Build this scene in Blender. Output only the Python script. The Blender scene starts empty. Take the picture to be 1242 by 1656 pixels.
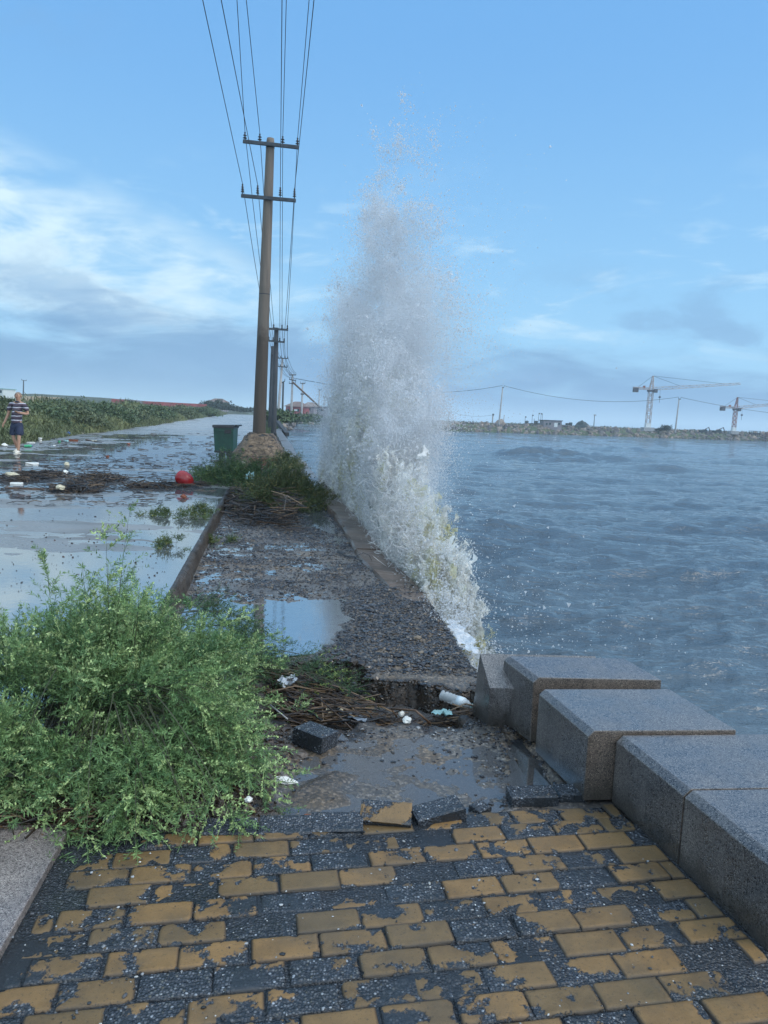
import bpy, bmesh, math, random
import numpy as np
from mathutils import Vector, Matrix
random.seed(7)
rng = np.random.default_rng(11)
SC = bpy.context.scene
COL = SC.collection
R_ = math.radians

# ------------------------------------------------------------------ camera
PW, PH, FPX = 1242.0, 1656.0, 1196.0          # photograph size and focal length in its pixels
PITCH, ROLL, EYE = R_(7.3), R_(2.15), 1.53
_f = np.array([0, math.cos(PITCH), -math.sin(PITCH)])
_u0 = np.array([0, math.sin(PITCH), math.cos(PITCH)])
_r0 = np.array([1.0, 0, 0])
_R = math.cos(ROLL) * _r0 + math.sin(ROLL) * _u0
_U = -math.sin(ROLL) * _r0 + math.cos(ROLL) * _u0
_C = np.array([0, 0, EYE])
cd = bpy.data.cameras.new('camera')
cd.sensor_fit = 'VERTICAL'; cd.sensor_height = 24; cd.sensor_width = 18
cd.lens = FPX / PH * 24
cd.clip_start = 0.05; cd.clip_end = 12000
cam = bpy.data.objects.new('camera', cd); COL.objects.link(cam)
cam.matrix_world = Matrix((( _R[0], _U[0], -_f[0], 0), (_R[1], _U[1], -_f[1], 0), (_R[2], _U[2], -_f[2], EYE), (0, 0, 0, 1)))
SC.camera = cam

def at(x, y, z=0.0):                          # where the line of sight through a photo pixel meets height z
    d = _f + _R * (x - PW / 2) / FPX - _U * (y - PH / 2) / FPX
    return _C + d * (z - EYE) / d[2]
def aty(x, y, Y):                             # ... or meets the distance Y
    d = _f + _R * (x - PW / 2) / FPX - _U * (y - PH / 2) / FPX
    return _C + d * Y / d[1]
def poly(pts, z=0.0):
    return np.array([at(x, y, z)[:2] for x, y in pts])

# ------------------------------------------------------------------ node helper
class G:
    def __init__(s, tree): s.t = tree; s.N = tree.nodes; s.L = tree.links
    def new(s, typ, ins=None, **props):
        n = s.N.new(typ)
        for k, v in props.items(): setattr(n, k, v)
        for k, v in (ins or {}).items(): s.set(n.inputs[k], v)
        return n
    def set(s, inp, v):
        if isinstance(v, bpy.types.NodeSocket): s.L.new(v, inp)
        else:
            if isinstance(v, (tuple, list)) and len(v) == 3 and inp.type == 'RGBA': v = (*v, 1)
            inp.default_value = v
    def m(s, op, a, b=0.0, c=0.0, clamp=False):
        n = s.new('ShaderNodeMath', operation=op, use_clamp=clamp)
        for i, v in enumerate((a, b, c)): s.set(n.inputs[i], v)
        return n.outputs[0]
    def mix(s, fac, a, b, mode='MIX'):
        n = s.new('ShaderNodeMix', data_type='RGBA', blend_type=mode)
        s.set(n.inputs[0], fac); s.set(n.inputs[6], a); s.set(n.inputs[7], b)
        return n.outputs[2]
    def noise(s, vec, scale, detail=4.0, rough=0.55, dist=0.0):
        n = s.new('ShaderNodeTexNoise', {'Scale': scale, 'Detail': detail, 'Roughness': rough, 'Distortion': dist})
        if vec is not None: s.set(n.inputs['Vector'], vec)
        return n.outputs['Fac']
    def voro(s, vec, scale, feature='F1', out='Distance', rnd=1.0):
        n = s.new('ShaderNodeTexVoronoi', {'Scale': scale, 'Randomness': rnd}, feature=feature)
        if vec is not None: s.set(n.inputs['Vector'], vec)
        return n.outputs[out]
    def ramp(s, fac, stops, interp='LINEAR'):
        n = s.new('ShaderNodeValToRGB'); cr = n.color_ramp; cr.interpolation = interp
        while len(cr.elements) < len(stops): cr.elements.new(0.5)
        for e, (p, c) in zip(cr.elements, stops):
            e.position = p; e.color = (*c, 1) if len(c) == 3 else c
        s.set(n.inputs[0], fac)
        return n.outputs[0]
    def step(s, x, lo, hi, a=0.0, b=1.0):
        n = s.new('ShaderNodeMapRange', {'Value': x, 'From Min': lo, 'From Max': hi, 'To Min': a, 'To Max': b}, interpolation_type='SMOOTHSTEP')
        return n.outputs[0]
    def scale(s, vec, sc):
        n = s.new('ShaderNodeMapping'); s.set(n.inputs['Vector'], vec); n.inputs['Scale'].default_value = sc
        return n.outputs[0]
    def bump(s, h, strength=0.3, dist=0.01, normal=None):
        n = s.new('ShaderNodeBump', {'Height': h, 'Strength': strength, 'Distance': dist})
        if normal is not None: s.set(n.inputs['Normal'], normal)
        return n.outputs[0]

# ------------------------------------------------------------------ sky, sun, exposure
SUN_EL, SUN_AZ = 42.0, 105.0                  # degrees; azimuth from +Y, positive = right of view
world = bpy.data.worlds.new('World'); SC.world = world; world.use_nodes = True
g = G(world.node_tree); g.N.clear()
sky = g.new('ShaderNodeTexSky', sky_type='NISHITA', sun_disc=False, sun_elevation=R_(SUN_EL), sun_rotation=R_(SUN_AZ),
            altitude=0.0, air_density=1.0, dust_density=0.6, ozone_density=1.6)
dirv = g.new('ShaderNodeTexCoord').outputs['Generated']
sx = g.new('ShaderNodeSeparateXYZ', {0: dirv})
el = g.m('MULTIPLY', g.m('ARCSINE', sx.outputs[2]), 57.2958)
az = g.m('MULTIPLY', g.m('ARCTAN2', sx.outputs[0], sx.outputs[1]), 57.2958)
cv = g.new('ShaderNodeCombineXYZ', {0: az, 1: el, 2: 0.0}).outputs[0]
n1 = g.noise(g.scale(cv, (0.10, 0.21, 1)), 1.0, 8, 0.58, 0.25)
n2 = g.noise(g.scale(cv, (0.12, 0.46, 1)), 1.0, 7, 0.6, 0.6)
n3 = g.noise(g.scale(cv, (0.09, 0.34, 1)), 1.0, 7, 0.6, 0.5)
# clear-sky blue: the physical sky, evened out towards the pale blue of the photograph
top = g.mix(g.step(el, 2, 28), (1.62, 3.35, 5.0), (0.9, 2.4, 4.65))
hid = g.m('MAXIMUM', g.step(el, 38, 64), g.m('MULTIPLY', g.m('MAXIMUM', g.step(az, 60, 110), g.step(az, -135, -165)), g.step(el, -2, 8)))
base = g.mix(0.88, sky.outputs[0], top)
# low grey-blue cloud bank over the horizon, with a ragged upper edge
lowc = g.mix(g.step(el, -1.0, 5.5), (0.68, 1.5, 2.85), (1.0, 1.95, 3.3))
e1 = g.m('ADD', el, g.m('MULTIPLY', g.m('SUBTRACT', n3, 0.5), 15.0))
e2 = g.m('ADD', e1, g.step(az, -8, 6, 0.0, 2.2))
band = g.m('MULTIPLY', g.step(e2, 8.6, 3.4), 0.94)
# bright streaked cloud in the left half
wl = g.m('MULTIPLY', g.step(az, -4.0, -12.0), g.m('MULTIPLY', g.step(el, 3.5, 7.0), g.step(g.m('ADD', el, g.m('MULTIPLY', az, 0.36)), 8.4, 4.6)))
wm = g.m('MULTIPLY', wl, g.m('ADD', g.m('MULTIPLY', g.step(n2, 0.36, 0.64), 0.5), g.m('MULTIPLY', g.step(n1, 0.4, 0.58), 0.75)), clamp=True)
# thin wisps over the rest at mid height
ws = g.m('MULTIPLY', g.m('MULTIPLY', g.step(el, 3.0, 7.0), g.step(el, 19.0, 10.0)), g.m('MULTIPLY', g.step(n2, 0.52, 0.7), 0.55))
wm = g.m('MAXIMUM', wm, ws)
c1 = g.mix(wm, base, (3.8, 4.9, 5.5))
c2 = g.mix(band, c1, lowc)
# grey patches in the white cloud, at the right and high at the left
gp = g.m('MULTIPLY', g.step(n1, 0.5, 0.62), g.m('MULTIPLY', g.step(el, 13.0, 7.0), 0.6))
gl = g.m('MULTIPLY', g.m('MULTIPLY', g.step(az, -17, -27), g.step(el, 20, 26)), g.m('MULTIPLY', g.step(n3, 0.42, 0.6), 0.35))
c3 = g.mix(g.m('MAXIMUM', gp, gl), c2, (1.2, 2.2, 3.6))
c3 = g.mix(hid, c3, g.mix(g.step(el, 70, 35), (5.4, 7.1, 9.0), (7.2, 8.9, 10.6)))          # unseen sky overhead, right and behind, brightened as added fill for the ground
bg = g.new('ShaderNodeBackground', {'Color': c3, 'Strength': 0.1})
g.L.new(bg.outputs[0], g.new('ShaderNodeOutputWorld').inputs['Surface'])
world.cycles.sampling_method = 'MANUAL'; world.cycles.sample_map_resolution = 512

sl = bpy.data.lights.new('sun', 'SUN'); sl.energy = 1.0; sl.angle = R_(30); sl.color = (1.0, 0.93, 0.84)
sun = bpy.data.objects.new('sun', sl); COL.objects.link(sun)
_sd = Vector((math.sin(R_(SUN_AZ)) * math.cos(R_(SUN_EL)), math.cos(R_(SUN_AZ)) * math.cos(R_(SUN_EL)), math.sin(R_(SUN_EL))))
sun.rotation_euler = _sd.to_track_quat('Z', 'Y').to_euler()
SC.view_settings.view_transform = 'Standard'; SC.view_settings.look = 'None'
SC.view_settings.exposure = 0.95; SC.view_settings.gamma = 1.0
SC.cycles.max_bounces = 8; SC.cycles.transparent_max_bounces = 24
SC.cycles.diffuse_bounces = 6; SC.cycles.glossy_bounces = 3; SC.cycles.volume_bounces = 1

# ------------------------------------------------------------------ numpy noise
_perm = np.random.default_rng(3).permutation(512).astype(np.int64)
_gr = np.random.default_rng(4).normal(size=(512, 3)); _gr /= np.linalg.norm(_gr, axis=1)[:, None]
def pn(x, y, z=0.0):
    x, y, z = np.broadcast_arrays(np.asarray(x, float), np.asarray(y, float), np.asarray(z, float))
    xi, yi, zi = np.floor(x).astype(np.int64), np.floor(y).astype(np.int64), np.floor(z).astype(np.int64)
    xf, yf, zf = x - xi, y - yi, z - zi
    u, v, w = (t * t * t * (t * (t * 6 - 15) + 10) for t in (xf, yf, zf))
    def h(i, j, k):
        q = _perm[(_perm[(_perm[(xi + i) & 511] + yi + j) & 511] + zi + k) & 511]
        gg = _gr[q]
        return gg[..., 0] * (xf - i) + gg[..., 1] * (yf - j) + gg[..., 2] * (zf - k)
    l = lambda a, b, t: a + t * (b - a)
    return l(l(l(h(0,0,0), h(1,0,0), u), l(h(0,1,0), h(1,1,0), u), v), l(l(h(0,0,1), h(1,0,1), u), l(h(0,1,1), h(1,1,1), u), v), w) * 1.5
def fbm(x, y, z=0.0, o=4, rough=0.5):
    s, a, f = 0.0, 1.0, 1.0
    for i in range(o):
        s = s + a * pn(x * f + i * 17.3, y * f - i * 9.1, np.asarray(z) * f + i * 3.7); a *= rough; f *= 2.03
    return s
def sstep(x, a, b):
    t = np.clip((np.asarray(x, float) - a) / (b - a), 0, 1); return t * t * (3 - 2 * t)
def sdf(x, y, P):                             # signed distance to a polygon, negative inside
    x = np.asarray(x, float); y = np.asarray(y, float)
    d = np.full(x.shape, 1e9); ins = np.zeros(x.shape, bool)
    n = len(P)
    for i in range(n):
        ax, ay = P[i]; bx, by = P[(i + 1) % n]
        ex, ey = bx - ax, by - ay
        t = np.clip(((x - ax) * ex + (y - ay) * ey) / (ex * ex + ey * ey + 1e-12), 0, 1)
        d = np.minimum(d, (x - ax - t * ex) ** 2 + (y - ay - t * ey) ** 2)
        c = ((ay > y) != (by > y)) & (x < (bx - ax) * (y - ay) / (by - ay + 1e-12) + ax)
        ins ^= c
    return np.where(ins, -1, 1) * np.sqrt(d)

# ------------------------------------------------------------------ mesh helpers
def mesh_np(name, V, F, mat, parent=None, col=None, smooth=True, attrs=None):
    V = np.ascontiguousarray(V, np.float32).reshape(-1, 3); F = np.ascontiguousarray(F, np.int32)
    me = bpy.data.meshes.new(name); k = F.shape[1]
    me.vertices.add(len(V)); me.vertices.foreach_set('co', V.ravel())
    me.loops.add(F.size); me.loops.foreach_set('vertex_index', F.ravel())
    me.polygons.add(len(F)); me.polygons.foreach_set('loop_start', np.arange(0, F.size, k, dtype=np.int32))
    me.polygons.foreach_set('use_smooth', np.full(len(F), smooth))
    if col is not None:
        a = me.color_attributes.new('Col', 'FLOAT_COLOR', 'POINT')
        c = np.ones((len(V), 4), np.float32); c[:, :3] = col; a.data.foreach_set('color', c.ravel())
    for kk, vv in (attrs or {}).items():
        a = me.attributes.new(kk, 'FLOAT', 'POINT'); a.data.foreach_set('value', np.ascontiguousarray(vv, np.float32))
    me.update(calc_edges=True); me.validate()
    if mat is not None: me.materials.append(mat)
    o = bpy.data.objects.new(name, me); COL.objects.link(o)
    if parent is not None: o.parent = parent
    return o
def grid_faces(nr, nc, keep=None):
    i = np.arange(nr - 1)[:, None] * nc + np.arange(nc - 1)[None, :]
    F = np.stack([i, i + 1, i + nc + 1, i + nc], -1)
    if keep is not None: F = F[keep]
    return F.reshape(-1, 4)
class MB:                                     # small hand-built meshes
    def __init__(s): s.v = []; s.f = []
    def add(s, vs, fs):
        b = len(s.v); s.v += [tuple(map(float, v)) for v in vs]; s.f += [tuple(b + i for i in f) for f in fs]; return s
    def box(s, c, size, rot=None):
        hx, hy, hz = (q / 2 for q in size)
        vs = [Vector((x, y, z)) for x in (-hx, hx) for y in (-hy, hy) for z in (-hz, hz)]
        if rot is not None: vs = [rot @ v for v in vs]
        c = Vector(c)
        return s.add([v + c for v in vs], [(0,1,3,2), (4,6,7,5), (0,4,5,1), (2,3,7,6), (0,2,6,4), (1,5,7,3)])
    def hexa(s, b, t):                        # bottom and top quads, same winding
        return s.add(list(b) + list(t), [(3,2,1,0), (4,5,6,7), (0,1,5,4), (1,2,6,5), (2,3,7,6), (3,0,4,7)])
    def tube(s, pts, rad, n=8, caps=True):
        pts = [Vector(p) for p in pts]; m = len(pts)
        rad = [rad] * m if not hasattr(rad, '__len__') else rad
        vs, fs = [], []; ref = None
        for i, p in enumerate(pts):
            t = (pts[min(i + 1, m - 1)] - pts[max(i - 1, 0)]).normalized()
            if ref is None: ref = Vector((1, 0, 0)) if abs(t.x) < 0.8 else Vector((0, 1, 0))
            a = (ref - t * ref.dot(t)).normalized(); bb = t.cross(a); ref = a
            for k in range(n):
                q = 2 * math.pi * k / n
                vs.append(p + (a * math.cos(q) + bb * math.sin(q)) * rad[i])
        for i in range(m - 1):
            for k in range(n):
                fs.append((i*n + k, i*n + (k+1) % n, (i+1)*n + (k+1) % n, (i+1)*n + k))
        if caps: fs += [tuple(range(n))[::-1], tuple((m-1)*n + k for k in range(n))]
        return s.add(vs, fs)
    def lathe(s, c, prof, n=16, axis=None):   # profile of (radius, height)
        c = Vector(c); rot = Vector((0,0,1)).rotation_difference(Vector(axis)) if axis is not None else None
        vs, fs = [], []; m = len(prof)
        for r, h in prof:
            for k in range(n):
                q = 2 * math.pi * k / n; v = Vector((r * math.cos(q), r * math.sin(q), h))
                vs.append(c + (rot @ v if rot is not None else v))
        for i in range(m - 1):
            for k in range(n):
                fs.append((i*n + k, i*n + (k+1) % n, (i+1)*n + (k+1) % n, (i+1)*n + k))
        fs += [tuple(range(n))[::-1], tuple((m-1)*n + k for k in range(n))]
        return s.add(vs, fs)
    def build(s, name, mat, parent=None, smooth=False, bevel=0.0, origin=None):
        me = bpy.data.meshes.new(name)
        o0 = Vector(origin) if origin is not None else Vector((0,0,0))
        me.from_pydata([Vector(v) - o0 for v in s.v], [], s.f); me.update()
        if bevel:
            bm = bmesh.new(); bm.from_mesh(me)
            bmesh.ops.bevel(bm, geom=bm.edges[:], offset=bevel, segments=2, affect='EDGES', profile=0.6)
            bm.to_mesh(me); bm.free()
        bm = bmesh.new(); bm.from_mesh(me); bmesh.ops.recalc_face_normals(bm, faces=bm.faces[:]); bm.to_mesh(me); bm.free()
        if smooth:
            for p in me.polygons: p.use_smooth = True
        me.materials.append(mat)
        o = bpy.data.objects.new(name, me); COL.objects.link(o); o.location = o0
        if parent is not None: o.parent = parent
        return o
def tag(o, label=None, cat=None, group=None, kind=None):
    for k, v in (('label', label), ('category', cat), ('group', group), ('kind', kind)):
        if v: o[k] = v
    return o
def empty(name, loc, label, cat, group=None, rz=0.0):
    o = bpy.data.objects.new(name, None); COL.objects.link(o); o.location = tuple(map(float, loc)); o.rotation_euler = (0, 0, rz)
    return tag(o, label, cat, group)
def copy_tree(o, parent=None):
    c = o.copy(); COL.objects.link(c)
    if parent is not None: c.parent = parent
    for ch in [q for q in SC.objects if q.parent == o]: copy_tree(ch, c)
    return c
def lump(name, loc, size, mat, rot=(0,0,0), seed=0, amp=0.25, sub=2, parent=None, flat=0.0, smooth=True):
    bm = bmesh.new(); bmesh.ops.create_icosphere(bm, subdivisions=sub, radius=1.0)
    V = np.array([v.co[:] for v in bm.verts])
    d = 1 + amp * fbm(V[:,0]*1.3 + seed*7.1, V[:,1]*1.3 - seed*3.3, V[:,2]*1.3 + seed, o=3)
    V = V * d[:, None]
    if flat: V[:,2] = np.where(V[:,2] < -flat, -flat, V[:,2])
    E = Matrix.Rotation(rot[2], 3, 'Z') @ Matrix.Rotation(rot[1], 3, 'Y') @ Matrix.Rotation(rot[0], 3, 'X')
    for v, q in zip(bm.verts, V): v.co = E @ Vector(q * np.array(size))
    me = bpy.data.meshes.new(name); bm.to_mesh(me); bm.free()
    for p in me.polygons: p.use_smooth = smooth
    me.materials.append(mat)
    o = bpy.data.objects.new(name, me); COL.objects.link(o); o.location = tuple(map(float, loc))
    if parent is not None: o.parent = parent
    return o
def sticks(C, D, L, rad, bend=0.0):           # many thin three-sided stalks at once: vertices and faces
    n = len(C); D = D / np.linalg.norm(D, axis=1)[:, None]
    ref = np.where(np.abs(D[:, 2:3]) < 0.9, np.array([[0, 0, 1.0]]), np.array([[1.0, 0, 0]]))
    A = np.cross(D, ref); A /= np.linalg.norm(A, axis=1)[:, None]; B = np.cross(D, A)
    ring = []
    for e, t in enumerate((-0.5, 0.0, 0.5)):
        off = B * (bend * L * (0.25 - t * t))[:, None] if np.ndim(bend) or bend else 0
        for k in range(3):
            q = 2.0944 * k
            ring.append(C + D * (t * L)[:, None] + off + (A * math.cos(q) + B * math.sin(q)) * rad[:, None])
    V = np.stack(ring, 1)                      # n,9,3
    f = np.array([[e*3 + k, e*3 + (k+1) % 3, (e+1)*3 + (k+1) % 3, (e+1)*3 + k] for e in range(2) for k in range(3)])
    F = (np.arange(n)[:, None, None] * 9 + f[None]).reshape(-1, 4)
    return V.reshape(-1, 3), F
# ------------------------------------------------------------------ materials
def mat(name, col, rough=0.6, var=0.25, scale=6.0, bump=0.0, bscale=40.0, metal=0.0, col2=None, attr=False, spec=0.5, detail=5, bdist=0.004, trans=0.0):
    m = bpy.data.materials.new(name); m.use_nodes = True; g = G(m.node_tree); b = g.N['Principled BSDF']
    tc = g.new('ShaderNodeTexCoord').outputs['Object']
    n = g.noise(tc, scale, detail, 0.6)
    if attr:
        base = g.new('ShaderNodeVertexColor', layer_name='Col').outputs[0]
        c = g.mix(1.0, base, g.ramp(n, [(0.25, (1 - var,) * 3), (0.75, (1 + var * 0.6,) * 3)]), 'MULTIPLY')
    else:
        c2 = col2 or tuple(q * (1 - var) for q in col)
        c = g.mix(g.step(n, 0.32, 0.68), c2, tuple(q * (1 + var * 0.5) for q in col))
    g.set(b.inputs['Base Color'], c); b.inputs['Roughness'].default_value = rough; b.inputs['Metallic'].default_value = metal
    b.inputs['Specular IOR Level'].default_value = spec
    if trans: b.inputs['Transmission Weight'].default_value = trans
    if bump:
        g.set(b.inputs['Normal'], g.bump(g.noise(tc, bscale, 4, 0.6), bump, bdist))
    return m
M = {}
M['galv'] = mat('crossarm_steel', (0.05, 0.06, 0.07), 0.5, 0.3, 12, metal=0.4)
M['insul'] = mat('dark_porcelain', (0.025, 0.02, 0.02), 0.25)
M['wire'] = mat('wire_sheath', (0.012, 0.02, 0.024), 0.5)
M['far_conc'] = mat('pale_concrete', (0.3, 0.3, 0.3), 0.8, 0.2, 2)
M['dark_conc'] = mat('dark_concrete', (0.03, 0.034, 0.04), 0.8, 0.3, 2)
M['white'] = mat('white_foam', (0.7, 0.7, 0.66), 0.6, 0.15, 9, 0.3, 30)
M['cream'] = mat('stained_foam', (0.5, 0.46, 0.34), 0.65, 0.35, 9, 0.3, 30)
M['bluepl'] = mat('blue_plastic', (0.03, 0.1, 0.3), 0.35)
M['greenpl'] = mat('green_plastic', (0.05, 0.35, 0.16), 0.35)
M['tealpl'] = mat('pale_teal_plastic', (0.3, 0.5, 0.5), 0.35)
M['brownpl'] = mat('rust_brown', (0.2, 0.055, 0.02), 0.6, 0.4, 14)
M['yellowpl'] = mat('yellow_wrap', (0.65, 0.5, 0.06), 0.4)
M['blackpl'] = mat('black_plastic', (0.014, 0.014, 0.016), 0.4, 0.3)
M['wood'] = mat('wet_wood', (0.1, 0.055, 0.03), 0.5, 0.5, 18, 0.5, 60)
M['skin'] = mat('skin', (0.36, 0.2, 0.13), 0.5, 0.12, 5)
M['shorts'] = mat('navy_cloth', (0.012, 0.02, 0.05), 0.85, 0.3, 8, 0.3, 30)
M['shoe'] = mat('worn_white_shoe', (0.6, 0.56, 0.48), 0.7, 0.15)
M['leaf'] = mat('needle_leaf', (0, 0, 0), 0.5, 0.25, 3.0, attr=True, spec=0.3)
M['stick'] = mat('reed_stalk', (0, 0, 0), 0.35, 0.3, 20, attr=True)
M['stone'] = mat('pebble', (0, 0, 0), 0.22, 0.3, 60, attr=True)
M['rockm'] = mat('armour_rock', (0, 0, 0), 0.75, 0.35, 1.2, 0.6, 4, attr=True, bdist=0.1)
M['shop_red'] = mat('red_panel', (0.3, 0.06, 0.06), 0.7, 0.3, 0.6)
M['wall_grey'] = mat('grey_panel', (0.24, 0.22, 0.24), 0.8, 0.3, 0.6)
M['roof'] = mat('brown_roof', (0.16, 0.105, 0.085), 0.8, 0.3, 0.8)
M['roof2'] = mat('grey_brown_roof', (0.2, 0.16, 0.14), 0.8, 0.3, 0.8)
M['glassdark'] = mat('dark_window', (0.02, 0.05, 0.06), 0.15)
M['bwhite'] = mat('white_render', (0.62, 0.66, 0.66), 0.7, 0.1)
M['crane_w'] = mat('faded_crane_paint', (0.42, 0.34, 0.31), 0.6, 0.35, 0.7)
M['crane_r'] = mat('rusty_red_paint', (0.32, 0.12, 0.09), 0.6, 0.35, 0.7)
M['crane_d'] = mat('dark_crane_steel', (0.06, 0.065, 0.08), 0.6, 0.3)
M['tarp'] = mat('dark_green_tarp', (0.02, 0.035, 0.035), 0.7, 0.4, 1.0, 0.5, 4, bdist=0.1)
M['dark'] = mat('dark_steel', (0.02, 0.024, 0.03), 0.5)

def wet_ground(name, attr=True):              # rain-soaked gravel and grit: colour attribute times fine grain
    m = bpy.data.materials.new(name); m.use_nodes = True; g = G(m.node_tree); b = g.N['Principled BSDF']
    tc = g.new('ShaderNodeTexCoord').outputs['Object']
    base = g.new('ShaderNodeVertexColor', layer_name='Col').outputs[0]
    big = g.noise(tc, 1.7, 6, 0.65); fine = g.noise(tc, 45, 5, 0.7)
    vor = g.voro(tc, 95)
    vcol = g.voro(tc, 95, out='Color'); vr = g.new('ShaderNodeSeparateColor', {0: vcol}).outputs[0]
    peb = g.ramp(vr, [(0.0, (0.3, 0.32, 0.36)), (0.45, (0.8, 0.78, 0.75)), (0.8, (1.4, 1.25, 1.0)), (0.97, (2.4, 2.3, 2.2))])
    c = g.mix(0.7, base, peb, 'MULTIPLY')
    c = g.mix(1.0, c, g.ramp(big, [(0.3, (0.6, 0.6, 0.62)), (0.7, (1.25, 1.22, 1.15))]), 'MULTIPLY')
    g.set(b.inputs['Base Color'], c)
    g.set(b.inputs['Roughness'], g.step(g.noise(tc, 2.6, 5, 0.6), 0.35, 0.65, 0.22, 0.6))
    h = g.m('ADD', g.m('MULTIPLY', vor, -0.5), fine)
    g.set(b.inputs['Normal'], g.bump(h, 0.55, 0.008))
    return m
M['gravel'] = wet_ground('wet_gravel')

def m_road():
    m = bpy.data.materials.new('wet_concrete_road'); m.use_nodes = True; g = G(m.node_tree); b = g.N['Principled BSDF']
    tc = g.new('ShaderNodeTexCoord').outputs['Object']
    base = g.new('ShaderNodeVertexColor', layer_name='Col').outputs[0]
    a = g.noise(g.scale(tc, (0.5, 1.6, 1)), 1.0, 7, 0.65); f = g.noise(tc, 60, 4, 0.7)
    sp = g.step(g.noise(tc, 24, 3, 0.6), 0.62, 0.72)
    c = g.mix(1.0, base, g.ramp(a, [(0.3, (0.55, 0.53, 0.52)), (0.7, (1.2, 1.18, 1.15))]), 'MULTIPLY')
    c = g.mix(g.m('MULTIPLY', sp, 0.6), c, (0.03, 0.026, 0.024))
    g.set(b.inputs['Base Color'], c)
    g.set(b.inputs['Roughness'], g.step(a, 0.3, 0.7, 0.2, 0.42))
    g.set(b.inputs['Normal'], g.bump(f, 0.25, 0.004))
    return m
M['road'] = m_road()

def m_film(name, tint, fac, ripple=0.02, rscale=14.0, ior=1.36):    # shallow standing water: see-through, mirror at a low angle
    m = bpy.data.materials.new(name); m.use_nodes = True; g = G(m.node_tree); g.N.clear()
    tc = g.new('ShaderNodeTexCoord').outputs['Object']
    nb = g.bump(g.noise(tc, rscale, 3, 0.6), ripple, 0.02)
    fr = g.new('ShaderNodeFresnel', {'IOR': ior, 'Normal': nb}).outputs[0]
    tr = g.new('ShaderNodeBsdfTransparent', {'Color': (0.78, 0.8, 0.8)})
    mud = g.new('ShaderNodeBsdfDiffuse', {'Color': tint})
    body = g.new('ShaderNodeMixShader', {0: fac, 1: tr.outputs[0], 2: mud.outputs[0]})
    gl = g.new('ShaderNodeBsdfGlossy', {'Color': (1, 1, 1), 'Roughness': 0.02, 'Normal': nb})
    mx = g.new('ShaderNodeMixShader', {0: fr, 1: body.outputs[0], 2: gl.outputs[0]})
    g.L.new(mx.outputs[0], g.new('ShaderNodeOutputMaterial').inputs['Surface'])
    return m
M['film'] = m_film('rain_water_film', (0.22, 0.24, 0.26), 0.3, ior=9.0)
M['mudwater'] = m_film('muddy_water', (0.115, 0.115, 0.118), 0.7, 0.03, 22, ior=1.55)

def m_sea():
    m = bpy.data.materials.new('sea_water'); m.use_nodes = True; g = G(m.node_tree); b = g.N['Principled BSDF']
    tc = g.new('ShaderNodeTexCoord').outputs['Object']
    b.inputs['IOR'].default_value = 1.42; b.inputs['Roughness'].default_value = 0.04
    big = g.noise(g.scale(tc, (0.05, 0.12, 1)), 1.0, 5, 0.6)
    c = g.mix(g.step(big, 0.35, 0.65), (0.055, 0.078, 0.1), (0.08, 0.106, 0.126))
    g.set(b.inputs['Base Color'], c)
    n1 = g.noise(g.scale(tc, (0.9, 2.2, 1)), 1.0, 5, 0.62, 0.4)
    n2 = g.noise(g.scale(tc, (3.0, 6.5, 1)), 1.0, 4, 0.6)
    h = g.m('ADD', n1, g.m('MULTIPLY', n2, 0.6))
    g.set(b.inputs['Normal'], g.bump(h, 0.6, 0.28))
    return m
M['sea'] = m_sea()

def m_granite(name, base, speck, light, rough):
    m = bpy.data.materials.new(name); m.use_nodes = True; g = G(m.node_tree); b = g.N['Principled BSDF']
    tc = g.new('ShaderNodeTexCoord').outputs['Object']
    v = g.voro(tc, 380, out='Color'); r = g.new('ShaderNodeSeparateColor', {0: v}).outputs[0]
    v2 = g.voro(tc, 120, out='Color'); r2 = g.new('ShaderNodeSeparateColor', {0: v2}).outputs[1]
    c = g.ramp(r, [(0.0, speck), (0.3, speck), (0.42, base), (0.8, base), (0.95, light)])
    c = g.mix(g.m('MULTIPLY', g.step(r2, 0.55, 0.75), 0.5), c, tuple(q * 1.35 for q in base))
    st = g.noise(g.scale(tc, (2.0, 2.0, 0.8)), 2.2, 6, 0.6)
    c = g.mix(1.0, c, g.ramp(st, [(0.35, (0.72, 0.72, 0.74)), (0.65, (1.08, 1.05, 1.02))]), 'MULTIPLY')
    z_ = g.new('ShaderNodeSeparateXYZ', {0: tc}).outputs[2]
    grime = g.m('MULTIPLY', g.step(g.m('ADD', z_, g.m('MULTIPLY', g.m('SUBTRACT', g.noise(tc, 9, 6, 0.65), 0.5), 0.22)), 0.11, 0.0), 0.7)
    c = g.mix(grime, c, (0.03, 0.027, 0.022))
    blot = g.m('MULTIPLY', g.step(g.noise(tc, 5.5, 7, 0.7), 0.56, 0.7), 0.45)
    c = g.mix(blot, c, tuple(q * 0.42 for q in base))
    g.set(b.inputs['Base Color'], c)
    g.set(b.inputs['Roughness'], g.step(g.m('ADD', st, g.m('MULTIPLY', blot, -0.3)), 0.3, 0.6, rough - 0.14, rough + 0.12))
    b.inputs['Coat Weight'].default_value = 0.45; b.inputs['Coat Roughness'].default_value = 0.22
    g.set(b.inputs['Normal'], g.bump(g.noise(tc, 210, 3, 0.6), 0.22, 0.002))
    return m
M['granite'] = m_granite('grey_granite', (0.125, 0.118, 0.116), (0.025, 0.025, 0.028), (0.32, 0.3, 0.28), 0.28)
M['granite_end'] = m_granite('rough_brown_granite', (0.12, 0.094, 0.076), (0.03, 0.026, 0.024), (0.3, 0.25, 0.2), 0.45)
M['kerb_granite'] = m_granite('pink_grey_granite', (0.22, 0.19, 0.175), (0.06, 0.05, 0.05), (0.42, 0.39, 0.36), 0.4)

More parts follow.
